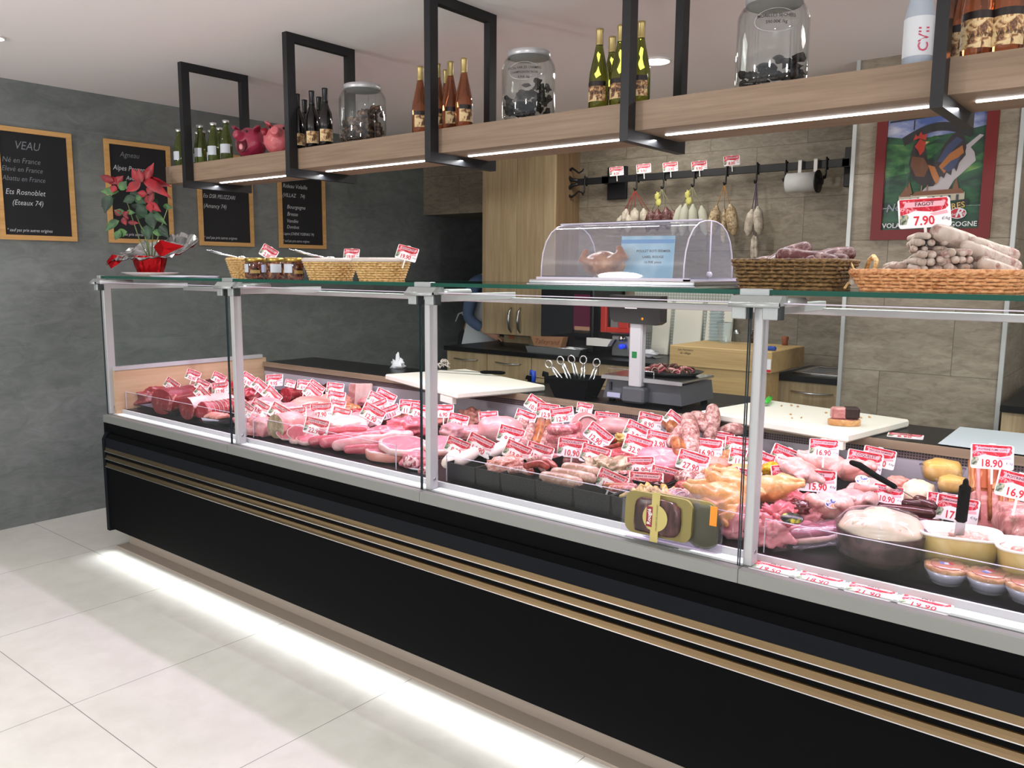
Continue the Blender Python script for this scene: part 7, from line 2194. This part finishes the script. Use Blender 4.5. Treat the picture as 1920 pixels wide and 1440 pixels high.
# blood sausages on a white dish
q = MB(); q.lathe([(0, .004), (.05, .003), (.085, .018), (.083, .020), (.05, .007), (0, .008)], mat('porcelain', '#eadfe4'), 30, sy=.75)
o = q.build('oval_dish'); put(o, (3.717, 0.578, 0.745), R(0)); tag(o, 'white dish under the dark blood sausages', 'dish')
g_ = 'dark blood sausages on the white dish'
for i, (a, b_, r_, lb_) in enumerate((((3.679, 0.458, 0.800), (3.796, 0.489, 0.800), .016, 'blood sausage lying top front of the dark pile'), ((3.683, 0.468, 0.775), (3.820, 0.476, 0.775), .017, 'blood sausage lying lowest of the dark pile'), ((3.727, 0.516, 0.810), (3.834, 0.596, 0.800), .016, 'blood sausage at the back under the EN SAUCE tag'), ((3.710, 0.442, 0.765), (3.804, 0.423, 0.765), .016, 'blood sausage tucked behind the big doughy bowl'), ((3.749, 0.554, 0.815), (3.791, 0.528, 0.810), .018, 'short blood sausage piece with its cut end showing'))):
    link('blood_sausage', [a, b_], r_, K_NOIR, lb_, 'sausage', g_, n=14)
# yellow loaves in clear tubs
def cleartub(c, rz, label, s=1.0):
    t = thing('clear_tub', c, rz, label=label, cat='tub', group='clear tubs of yellow loaf at the back')
    q = MB()
    q.lathe([(.046, 0), (.058, .045), (.060, .047)], G_FILM, 24); q.build('tub', t)
    q = MB(); q.blob((0, 0, .036), .050, .044, .032, K_OMEL, amp=.12, freq=1.6, seed=3, p=.7); q.build('loaf', t)
    t.scale = (s, s, s)
    return t
cleartub((3.745, 0.860, 0.805), R(10), 'clear tub of yellow loaf slices nearer the smoked ribs tag', 1.1)
cleartub((3.795, 0.762, 0.800), R(0), 'smaller clear tub of yellow loaf in front of the larger one', .8)
lump('white_cheese_pack', (3.708, 0.737, 0.790), (.045, .045, .04), 0, K_DOUGH, 'white wrapped loaf beside the clear tubs', 'loaf', seed=110, amp=.15)
lump('cooked_poultry', (3.637, 0.793, 0.800), (.035, .03, .02), 0, K_PORKSK, 'small pinkish poultry piece beside the black knife tip', 'poultry', seed=111)
# knife with black handle in the chicken
t = thing('carving_knife', (3.637, 0.535, 0.870), label='black-handled knife lying tip down across the pale chickens', cat='knife', rot=(0, R(28), R(24)))
q = MB(); q.tube([(-.075, 0, .0), (-.055, 0, .004), (0, 0, 0), (.055, 0, 0)], [.010, .012, .011, .010], M_BLACKP, 10, flat=.8, round_ends=True); q.build('handle', t)
q = MB(); q.prism([(.055, -.009), (.055, .009), (.13, .006), (.16, -.004)], -.001, .001, M_STEEL, axis='z'); q.build('blade', t)
# terrine tubs
M_TUB = mat('white_tub', '#efece8', .25, coat=.3)
def terrine(c, rz, label, m2, name='terrine_tub'):
    t = thing(name, c, rz, label=label, cat='terrine')
    q = MB()
    for (w0, d0, w1, d1, z0, z1, m_) in ((.150, .100, .176, .122, 0, .085, K_YFAT),):
        vs = []
        for (w_, d_, z) in ((w0, d0, z0), (w1, d1, z1)):
            for i in range(40):
                a = 2 * pi * i / 40; k = (abs(cos(a)) ** 4 + abs(sin(a)) ** 4) ** (-.25)
                vs.append((w_ / 2 * cos(a) * k, d_ / 2 * sin(a) * k, z))
        fs = [(i, (i + 1) % 40, 40 + (i + 1) % 40, 40 + i) for i in range(40)] + [tuple(reversed(range(40)))]
        q.add(vs, fs, K_YFAT, True)
    q.build('tub_body', t)
    q = MB(); vs = []
    for (w_, d_, z) in ((.176, .122, .085), (.190, .136, .086), (.190, .136, .092), (.170, .116, .090), (.155, .102, .055)):
        for i in range(40):
            a = 2 * pi * i / 40; k = (abs(cos(a)) ** 4 + abs(sin(a)) ** 4) ** (-.25)
            vs.append((w_ / 2 * cos(a) * k, d_ / 2 * sin(a) * k, z))
    fs = [(j * 40 + i, j * 40 + (i + 1) % 40, (j + 1) * 40 + (i + 1) % 40, (j + 1) * 40 + i) for j in range(4) for i in range(40)]
    q.add(vs, fs, M_TUB, True); q.build('rim', t)
    q = MB(); rnd = random.Random(int(c[0] * 100))
    q.box((-.07, -.045, .04), (.07, .045, .066), m2)
    for i in range(16):
        q.blob((rnd.uniform(-.055, .055), rnd.uniform(-.034, .036), .070), rnd.uniform(.016, .026), rnd.uniform(.012, .02), .014, m2, amp=.45, freq=2, seed=i, n=12, k=8, rot=rnd.uniform(0, 3))
    q.build('meat', t)
    return t
ta = (3.923, 0.213, 0.760)
terrine((3.905, .285, dz(.2) + .012), R(16), 'white rectangular tub of pinkish meat in yellow fat, a palette knife standing in it', K_PATE)
tb = (4.075, 0.184, 0.760)
terrine((4.075, .275, dz(.2) + .012), R(16), 'white rectangular tub of orange-pink meat cut off by the photo edge', K_MINCEL)
t = thing('palette_knife', (3.905, .275, .805), label='palette knife with a thick black handle standing upright in the meat tub', cat='knife', rot=(R(8), R(2), R(10)))
q = MB(); q.box((-.011, -.001, -.02), (.011, .001, .05), M_STEEL); q.build('blade', t)
q = MB(); q.box((-.013, -.007, .045), (.013, .007, .145), M_BLACKP, .006); q.tube([(0, 0, .138), (0, 0, .150)], [.0125, .011], M_BLACKP, 14, round_ends=True, flat=.6); q.build('handle', t)
q = MB(); q.M = T(0, -.0072, .145, R(90), 0, 0); q.lathe([(.003, 0), (.003, .0006), (0, .0006)], M_STEEL, 10); q.build('rivet', t)
# small pies
def pie():
    t = thing('small_pie')
    q = MB(); q.lathe([(0, 0), (.030, 0), (.042, .022), (.049, .034), (.046, .034), (0, .030)], mat('foil_cup', '#c9cbd4', .3, metal=.3), 28); q.build('cup', t)
    q = MB()
    n = 40; vs = []
    for (r_, z) in ((.047, .033), (.050, .040), (.044, .044), (.034, .043), (.0, .045)):
        for i in range(n):
            a = 2 * pi * i / n; e = 1 + (.035 * sin(i * pi * .5 * 1.0) if r_ > .04 else 0)
            vs.append((r_ * e * cos(a), r_ * e * sin(a), z + (.0025 * sin(i * pi * .5) if r_ > .04 else 0)))
    fs = [(j * n + i, j * n + (i + 1) % n, (j + 1) * n + (i + 1) % n, (j + 1) * n + i) for j in range(4) for i in range(n)]
    q.add(vs, fs, K_CRUST, True); q.build('crust', t)
    q = MB(); q.lathe([(.036, .0435), (.034, .0455), (0, .0462)], mat('pie_jelly', '#c8846a', .15, coat=.6), 28); q.build('filling', t)
    q = MB(); q.box((-.016, -.006, .0465), (.014, .010, .0472), mat('tricolour_white', '#d8d8ec', .4)); q.box((-.016, -.006, .0472), (-.006, .010, .0476), mat('tricolour_blue', '#6a7ac8', .4)); q.box((.004, -.006, .0472), (.014, .010, .0476), M_RED); q.build('paper_flag', t)
    q = MB(); q.lathe([(.043, .010), (.0515, .036), (.050, .046), (.03, .050), (0, .050)], G_FILM, 28); q.build('film', t)
    return t
pp = pie()
for p, rz, lb in (((3.902, 0.165, 0.718), 20, 'small round pie with a little tricolour flag, nearest the big doughy bowl'), ((3.989, 0.165, 0.717), 60, 'small round pie with a tricolour flag, in the middle of the three'), ((4.070, 0.165, 0.723), 100, 'small film-wrapped pie cut off by the photo edge')):
    inst(pp, (p[0], p[1], dz(.15)), R(rz), label=lb, cat='pie', sc=1.0, group='small pies along the deck edge')
# smoked ribs and ham at the right
t = thing('smoked_ribs', (3.917, 0.620, 0.760), label='tall orange-brown smoked rib slab standing under the 18.90 tag', cat='smoked ribs', rot=(R(-22), 0, R(22)))
q = MB(); q.box((-.042, -.02, .08), (.042, .045, .185), K_BACON, .010); q.build('smoked_top', t)
q = MB(); q.box((-.043, -.019, -.03), (.045, .044, .085), K_BACONP, .010); q.build('meat', t)
for i in range(3):
    q = MB(); q.tube([(-.03 + .028 * i, -.02, .0), (-.03 + .028 * i, -.023, .09), (-.028 + .026 * i, -.02, .175)], .006, K_BACON if i else K_BACONP, 6); q.build('rib_bone', t)
lump('smoked_ham', (3.998, 0.563, 0.790), (.055, .05, .055), R(30), K_BACONP, 'pinkish smoked ham with a white fat edge at the photo edge', 'ham', seed=120, p=.6)
lump('smoked_trimmings', (3.950, 0.684, 0.790), (.03, .05, .045), R(0), K_BACON, 'brown smoked trimmings between the rib slab and the ham', 'bacon', seed=121, amp=.5, freq=3)
lump('back_meat', (3.620, 0.716, 0.770), (.05, .05, .03), R(0), K_TURK, 'pink poultry pieces at the tail of the pale chickens', 'poultry', seed=122, amp=.4)

# ------------------------------------------------------------------ keep everything behind the acrylic guard and on the deck
def world_points(o, M=None):
    M = (M or Matrix.Identity(4)) @ o.matrix_basis
    out = [M @ Vector(c_) for c_ in o.bound_box] if o.type == 'MESH' else []
    for ch in kids(o):
        out += world_points(ch, M)
    return out
for o in [o for o in bpy.data.objects if o.parent is None and o.get('category') and o.type in ('MESH', 'EMPTY')]:
    if o.name.startswith(('foie', 'display_counter', 'acrylic', 'hanging', 'deep_black')):
        continue
    P_ = world_points(o)
    if not P_: continue
    y0, z0, z1 = min(p[1] for p in P_), min(p[2] for p in P_), max(p[2] for p in P_)
    if .6 < z0 < .85 and -.2 < y0 < .113:
        o.location.y += .113 - y0
        if not o.name.startswith(('caul', 'sliced_kidney')):
            o.location.z += deck_z(.2) + .0005 - z0
    elif .6 < z0 < deck_z(.5) and y0 < .95:
        o.location.z += max(0, deck_z(.4) - z0)
for x0, x1, y0, y1, z1, lb_ in ((2.93, 3.38, .70, .94, .775, 'black display step under the dry sausages at the back of the third bay'), (3.78, 4.12, .72, .94, .792, 'black display step under the clear tubs at the back of the fourth bay')):
    q = MB(); q.box((x0, y0, deck_z(y0)), (x1, y1, z1), M_TRAY, .004)
    tag(q.build('display_step'), lb_, 'display stand')

# ------------------------------------------------------------------ price tags
_tagproto = {}
def price_tag(c, price, title, label, roll=0, yaw=26, lean=-14, sc=1.0, pic=True, stick=True, flat=False, group='red and white price tags', unit=True):
    """white rounded card with a picture band, a title bar and a red price; centre at c"""
    W, H = .112, .070
    t = thing('price_tag', c, label=label, cat='price tag', group=group, rot=(0, 0, 0))
    t.rotation_mode = 'XYZ'
    t.matrix_world = Matrix.Translation(c) @ Matrix.Rotation(R(yaw), 4, 'Z') @ Matrix.Rotation(R(lean), 4, 'X') @ Matrix.Rotation(R(roll), 4, 'Y') @ Matrix.Scale(sc, 4)
    def card():
        r_ = .006; pts = []
        for (cx, cz, a0) in ((W / 2 - r_, H / 2 - r_, 0), (-W / 2 + r_, H / 2 - r_, 90), (-W / 2 + r_, -H / 2 + r_, 180), (W / 2 - r_, -H / 2 + r_, 270)):
            for i in range(4):
                a = R(a0 + 30 * i); pts.append((cx + r_ * cos(a), cz + r_ * sin(a)))
        q = MB(); q.prism(pts, 0, .0014, M_CARD)
        q.box((-.008, .0, H / 2 - .001), (.008, .003, H / 2 + .003), M_WHITE)
        return q
    def pict():
        q = MB()
        def fp(pts, m, k):
            q.face([(x, -.0003 * k, z) for x, z in pts], m)
        fp([(-.052, .030), (-.052, -.004), (-.035, .000), (-.02, .006), (.02, .001), (.045, .006), (.052, .014), (.050, .020), (.052, .030)], M_TAGPIC, 1)
        fp([(-.054, -.004), (-.054, -.026), (-.040, -.026), (-.034, -.008), (-.036, -.002)], M_TAGGRN, 1)
        fp([(.010, -.002), (.048, .004), (.050, -.004), (.02, -.008)], M_TAGBAR, 1.5)
        fp([(-.044, .014), (.042, .014), (.046, .026), (-.040, .027)], M_TAGBAR, 2)
        fp([(-.052, .0335), (-.052, .030), (.050, .030), (.050, .0335)], M_RED, 2)
        return q
    if 'c' not in _tagproto:
        _tagproto['c'] = card().build('card', t)
        if pic: _tagproto['p'] = pict().build('picture', t)
    else:
        a = _tagproto['c'].copy(); COL.objects.link(a); a.parent = t
        if pic:
            b_ = _tagproto['p'].copy(); COL.objects.link(b_); b_.parent = t
    E90 = Euler((R(90), 0, 0)).to_matrix().to_4x4()
    key = ('t', price, title)
    if key not in _tagproto:
        q = MB()
        q.text(price, .030, M_TAGTXT, Matrix.Translation((-.002, -.0010, -.0195)) @ E90, bold=.018, sx=.88)
        if unit: q.text('€/kg', .010, mat('blue_ink', '#4a5070', .5), Matrix.Translation((.044, -.0010, -.016)) @ E90, shear=.3)
        o = q.build('price', t)
        q = MB()
        q.text(title, min(.0125, .105 / max(1, len(title)) * 1.35), M_TEXTK, Matrix.Translation((.001, -.0010, .0203)) @ E90, bold=.012)
        o2 = q.build('title', t)
        _tagproto[key] = (o, o2)
    else:
        for o in _tagproto[key]:
            a = o.copy(); COL.objects.link(a); a.parent = t
    if stick:
        if 's' not in _tagproto:
            q = MB(); q.box((-.003, .0005, -.078), (.003, .002, -.033), M_WHITE)
            _tagproto['s'] = q.build('stick', t)
        else:
            a = _tagproto['s'].copy(); COL.objects.link(a); a.parent = t
    return t
TAGS = [
    # first bay
    ((0.301, 0.217, 0.860), '21.90', 'ENTRECOTE', 28, .8, 'tag tilted behind the marbled rib roast'),
    ((0.170, 0.411, 0.880), '32.90', 'COTE DE BOEUF', 16, .8, 'highest tag of the first bay, before the wooden end panel'),
    ((0.414, 0.319, 0.860), '24.90', 'FILET', 20, .75, 'tag at the back, behind the bone ends of the ribs'),
    ((0.576, 0.222, 0.840), '18.90', 'BAVETTE', 38, .8, 'steeply tilted tag leaning on the rib rack'),
    ((0.523, 0.354, 0.850), '12.90', 'RUMSTECK', -8, .85, 'tag just before the second post, above the dark beef block'),
    ((0.301, 0.483, 0.870), '9.90', 'POT AU FEU', 22, .75, 'tag at the back, half behind the second post'),
    # second bay
    ((0.441, 0.573, 0.865), '16.90', 'BOURGUIGNON', 28, .85, 'tag right beside the second post at the back'),
    ((0.622, 0.522, 0.850), '15.90', 'PALERON', 34, .85, 'tag tilted in the back row, second from the post'),
    ((0.873, 0.417, 0.840), '14.90', 'JARRET', 38, .9, 'steep tag in front of the round red roast'),
    ((0.559, 0.651, 0.865), '9.95', 'STEAK HACHE', -4, .9, 'nearly straight back tag reading 9.95'),
    ((0.695, 0.653, 0.860), '19.90', 'TENDE', 10, .55, 'small tag on the round red roast'),
    ((0.799, 0.665, 0.860), '8.90', 'FOIE', 4, .75, 'back tag before the dark diced meat'),
    ((0.974, 0.581, 0.845), '17.90', 'RIS DE VEAU', 34, .9, 'steep tag on top of the large pork shoulder'),
    ((0.879, 0.674, 0.850), '13.90', 'ROGNON', 30, .85, 'tag behind the steep one on the pork shoulder'),
    ((1.021, 0.683, 0.860), '7.90', 'EPAULE', 4, .85, 'back tag left of the upright rind slab'),
    ((1.169, 0.569, 0.845), '10.90', 'PALETTE', 6, .85, 'tag just below the back one by the rind slab'),
    ((1.313, 0.461, 0.835), '8.90', 'ECHINE', 6, .7, 'third tag down in the column by the rind slab'),
    ((1.037, 0.157, 0.830), '12.90', 'JAMBON', 32, .8, 'tag half hidden by the second post, middle height'),
    ((1.074, 0.210, 0.830), '9.90', 'POITRINE', 24, .85, 'tilted tag beside the second post over the pork leg'),
    ((1.236, 0.203, 0.825), '11.90', 'GRILLADE', 24, .95, 'tilted tag on the pork legs, left of the shaded one'),
    ((1.300, 0.243, 0.820), '23.90', 'FILET DE VEAU', -8, .85, 'shaded brownish tag before the large pork shoulder'),
    ((1.281, 0.335, 0.830), '16.50', 'BLANQUETTE', -12, .75, 'small tag below the large pork shoulder'),
    ((1.349, 0.338, 0.830), '17.90', 'ROTI DE VEAU', -6, .95, 'tag standing straight below the large shoulder'),
    ((1.469, 0.353, 0.825), '6.90', 'GRAS', 10, .8, 'tag half sunk behind the broad white fat slab'),
    ((1.511, 0.185, 0.800), '22.90', 'COTE DE VEAU', 10, 1.0, 'lowest tag of the second bay, above the flat chop'),
    ((1.421, 0.597, 0.860), '10.50', 'TRAVERS', 22, .75, 'orange shaded tag at the top of the tag fan by the rind slab'),
    ((1.428, 0.647, 0.860), '11.50', 'LARD', 22, .95, 'highest tag of the tag fan'),
    ((1.501, 0.547, 0.840), '14.50', 'COTES', -24, .8, 'tag tilted the other way inside the tag fan'),
    ((1.561, 0.453, 0.825), '12.90', 'FILET MIGNON', 24, 1.0, 'foremost tag of the tag fan, above the tenderloins'),
    ((1.601, 0.523, 0.830), '13.50', 'ROTI', -22, .75, 'tag at the post side of the tag fan'),
    ((1.656, 0.584, 0.850), '11.90', 'JAMBON A GRILLER', 2, .9, 'white tag before the third post'),
    ((1.737, 0.563, 0.845), '7.90', 'JARRET', 10, .8, 'tag touching the third post'),
    # third bay
    ((1.867, 0.582, 0.855), '6.90', 'PIED', -2, .8, 'first tag past the third post at the back'),
    ((1.993, 0.535, 0.835), '13.90', 'LANGUE', 10, .8, 'tilted tag in front of the folded ham slices'),
    ((2.075, 0.633, 0.845), '9.50', 'TRIPES', -6, .75, 'tag on the riser side of the big pale ham'),
    ((2.302, 0.502, 0.820), '9.90', 'MOUSSE DE FOIE', 12, .95, 'tag pinned before the cut of the big pale ham'),
    ((2.208, 0.712, 0.850), '12.50', 'FUME', 16, .8, 'tag at the left of the smoked sausage pile'),
    ((2.163, 0.847, 0.880), '10.90', 'DIOT', 30, .9, 'tilted tag highest behind the smoked sausages'),
    ((2.253, 0.806, 0.870), '12.90', 'SAUCISSE FUMEE', 4, .9, 'middle tag above the smoked sausages'),
    ((2.318, 0.818, 0.860), '12.90', 'SAUCISSE DE TOULOUSE', -10, .9, 'tag above the pink Toulouse coil'),
    ((2.402, 0.860, 0.893), '18.50', 'TETE', 8, .6, 'small tag behind the rolled head'),
    ((2.509, 0.860, 0.857), '6.90', 'JAMBON BLANC', 3, .9, 'tag right behind the rolled head'),
    ((2.605, 0.654, 0.835), '12.90', 'FROMAGE DE TETE', 34, .95, 'steeply tilted tag before the rolled head'),
    ((2.276, 0.225, 0.815), '8.50', 'BOUDIN BLANC', 18, .85, 'shaded tag above the first white sausages'),
    ((2.334, 0.282, 0.820), '14.90', 'BOUDIN BLANC AU PORTO', 22, .95, 'tag reading 14.90 above the white sausages'),
    ((2.491, 0.305, 0.815), '13.90', 'CHAIR A SAUCISSE', 20, .9, 'tag above the merguez tray'),
    ((2.560, 0.342, 0.815), '12.90', 'MERGUEZ', 14, .9, 'tag right of the 13.90 one, above the merguez'),
    ((2.617, 0.467, 0.820), '10.90', 'ANDOUILLETTE', 4, 1.0, 'tag above the andouillettes and the tripe'),
    ((2.717, 0.462, 0.810), '9.90', 'FOIE DE GENISSE', 12, .95, 'tag pinned over the dark liver tray'),
    ((2.910, 0.264, 0.785), '12.90', 'BOEUF MARINE', 20, .9, 'tag standing in the nearly empty black tray'),
    ((2.911, 0.444, 0.805), '12.90', 'ROTI DE PORC MARINE', -4, .85, 'tag upright over the 18.90 one'),
    ((3.001, 0.324, 0.785), '18.90', 'EMINCE DE VOLAILLE', 0, .98, 'tag right over the yellow marinated strips'),
    ((3.015, 0.419, 0.790), '9.90', 'LAPIN MARINE', 10, .85, 'tag half behind the EMINCE one'),
    ((2.721, 0.751, 0.850), '3.00', 'OS A MOELLE', 22, .95, 'tag reading 3.00 in the third bay'),
    ((2.709, 0.860, 0.877), '8.90', 'MURSON', 10, .85, 'red-topped tag behind the 3.00 one'),
    ((2.827, 0.722, 0.840), '13.90', 'FILET DE DINDE', 8, .88, 'tag pinned into the smooth pink veal slab'),
    ((2.813, 0.592, 0.835), '32.90', 'COTE DE VEAU', 14, .95, 'tag under the 3.00 one'),
    ((2.817, 0.860, 0.890), '15.90', 'FRICASSE', 36, .75, 'diamond-tilted tag beside the tall dry sausage'),
    ((3.039, 0.571, 0.815), '27.90', 'BALLOTIN DE PINTADE', 14, .95, 'large tag above the netted roulades'),
    ((3.018, 0.722, 0.835), '16.90', 'FILET DE POULET', 4, .95, 'tag over the orange chicken fillets'),
    ((3.024, 0.817, 0.850), '19.90', 'SAUCISSON A CUIRE', 6, .85, 'tag behind the FILET DE POULET one'),
    ((3.103, 0.794, 0.845), '16.50', 'SAUCISSON SEC', 4, .85, 'tag cut by the fourth post at the back'),
    ((3.168, 0.680, 0.830), '11.50', 'CUISSE', 8, .8, 'lower tag cut by the fourth post'),
    ((3.190, 0.499, 0.800), '13.50', 'CUISSE DE POULET', -10, .85, 'white tag above the yellow chickens, away from the post'),
    ((3.246, 0.529, 0.800), '17.50', 'POULET JAUNE', 8, .85, 'white tag above the yellow chickens, at the post'),
    # fourth bay
    ((3.226, 0.688, 0.830), '14.50', 'POULE', 18, .85, 'tag just past the fourth post'),
    ((3.291, 0.757, 0.835), '12.90', 'POULET FERMIER', 20, .95, 'tilted tag with dark red picture, past the fourth post'),
    ((3.345, 0.617, 0.815), '9.90', 'CANARD', -8, .85, 'pale tag over the 21.90 one'),
    ((3.376, 0.493, 0.800), '21.90', '', 4, .95, 'nearly blank pale tag'),
    ((3.456, 0.620, 0.914), '16.90', 'POULET DE BRESSE', 2, .78, 'tag on a tall white stick over the chickens'),
    ((3.442, 0.627, 0.805), '15.90', 'LAPIN', 1, .98, 'tag above the open rabbit'),
    ((3.524, 0.819, 0.845), '10.50', 'COQUELET', 8, .98, 'tag crossed by the black knife handle'),
    ((3.557, 0.860, 0.857), '14.90', 'PINTADE FERMIERE', 10, .9, 'tag behind the COQUELET one'),
    ((3.650, 0.623, 0.800), '10.90', 'BOUDIN NOIR', 8, .78, 'tag planted in the dark blood sausages'),
    ((3.850, 0.545, 0.810), '17.90', 'JAMBONNEAU EN SAUCE', 8, .98, 'tag crossed by the palette knife handle'),
    ((3.816, 0.546, 0.820), '9.90', 'ROTI CUIT', 4, .8, 'red-topped tag behind the EN SAUCE one'),
    ((3.929, 0.500, 0.977), '18.90', 'POITRINE FUME CUITE', 1, .92, 'tag at the top of the smoked rib slab'),
    ((4.006, 0.420, 0.926), '16.90', 'POITRINE SALEE', 12, .95, 'dark red tag cut by the photo edge'),
]
for c, price, title, roll, sc, lb in TAGS:
    price_tag(c, price, title, lb, roll=roll, sc=sc)
# tags standing in the baskets on the glass
for c, price, title, roll, sc, lb in (
    ((1.008, 0.330, 1.525), '2.30', 'PISTACHES', 28, .8, 'price tag stuck in the small basket behind the gold-lidded jars'),
    ((1.619, 0.300, 1.515), '19.90', 'NOIX', 2, .62, 'small price tag between the two cloth-lined baskets'),
    ((1.965, 0.280, 1.515), '19.90', 'NOUGATINE', 14, .78, 'price tag at the far rim of the second cloth-lined basket'),
    ((3.774, 0.270, 1.599), '7.90', 'FAGOT', -4, 1.05, 'price tag reading FAGOT 7.90 in front of the poster')):
    price_tag(c, price, title, lb, roll=roll, sc=sc, group='price tags on the glass top')
for c, price, lb in (((1.243, 2.920, 2.119), '4.00', 'price tag standing first on the iron rail, over its wall plate'), ((1.451, 2.920, 2.122), '9.90', 'price tag on the rail above the white netted sausages'), ((1.646, 2.920, 2.119), '13.90', 'price tag on the rail above the brown sausages'), ((1.848, 2.920, 2.111), '9.90', 'price tag on the rail above the grey floury sausages'), ((2.063, 2.920, 2.127), '8.00', 'price tag on the rail above the herb-coated sausages')):
    price_tag(c, price, 'SAUCISSON', lb, roll=-5, sc=.85, lean=-4, group='price tags on the iron rail')
# tags lying flat
for i, (x, price) in enumerate(((3.525, '19.50'), (3.645, '18.90'), (3.765, '21.90'), (3.885, '19.90'))):
    price_tag((x, .064, .7015), price, 'PATE', 'price tag lying flat on the steel ledge, %s' % ['nearest the fourth post', 'second from the fourth post', 'third from the fourth post', 'farthest from the fourth post'][i], yaw=0, lean=-86, sc=.98, stick=False, group='price tags lying on the steel ledge')
price_tag((2.235, 1.10, .903), '5.90', 'GESIERS', 'price tag lying flat on the worktop between the tub and the scale', yaw=20, lean=-88, sc=.9, stick=False, group='price tags lying on the worktop')
price_tag((3.585, 1.06, .903), '8.90', 'CAILLE', 'price tag lying flat on the worktop beside the bacon cutting board', yaw=10, lean=-88, sc=1.0, group='price tags lying on the worktop', stick=False)
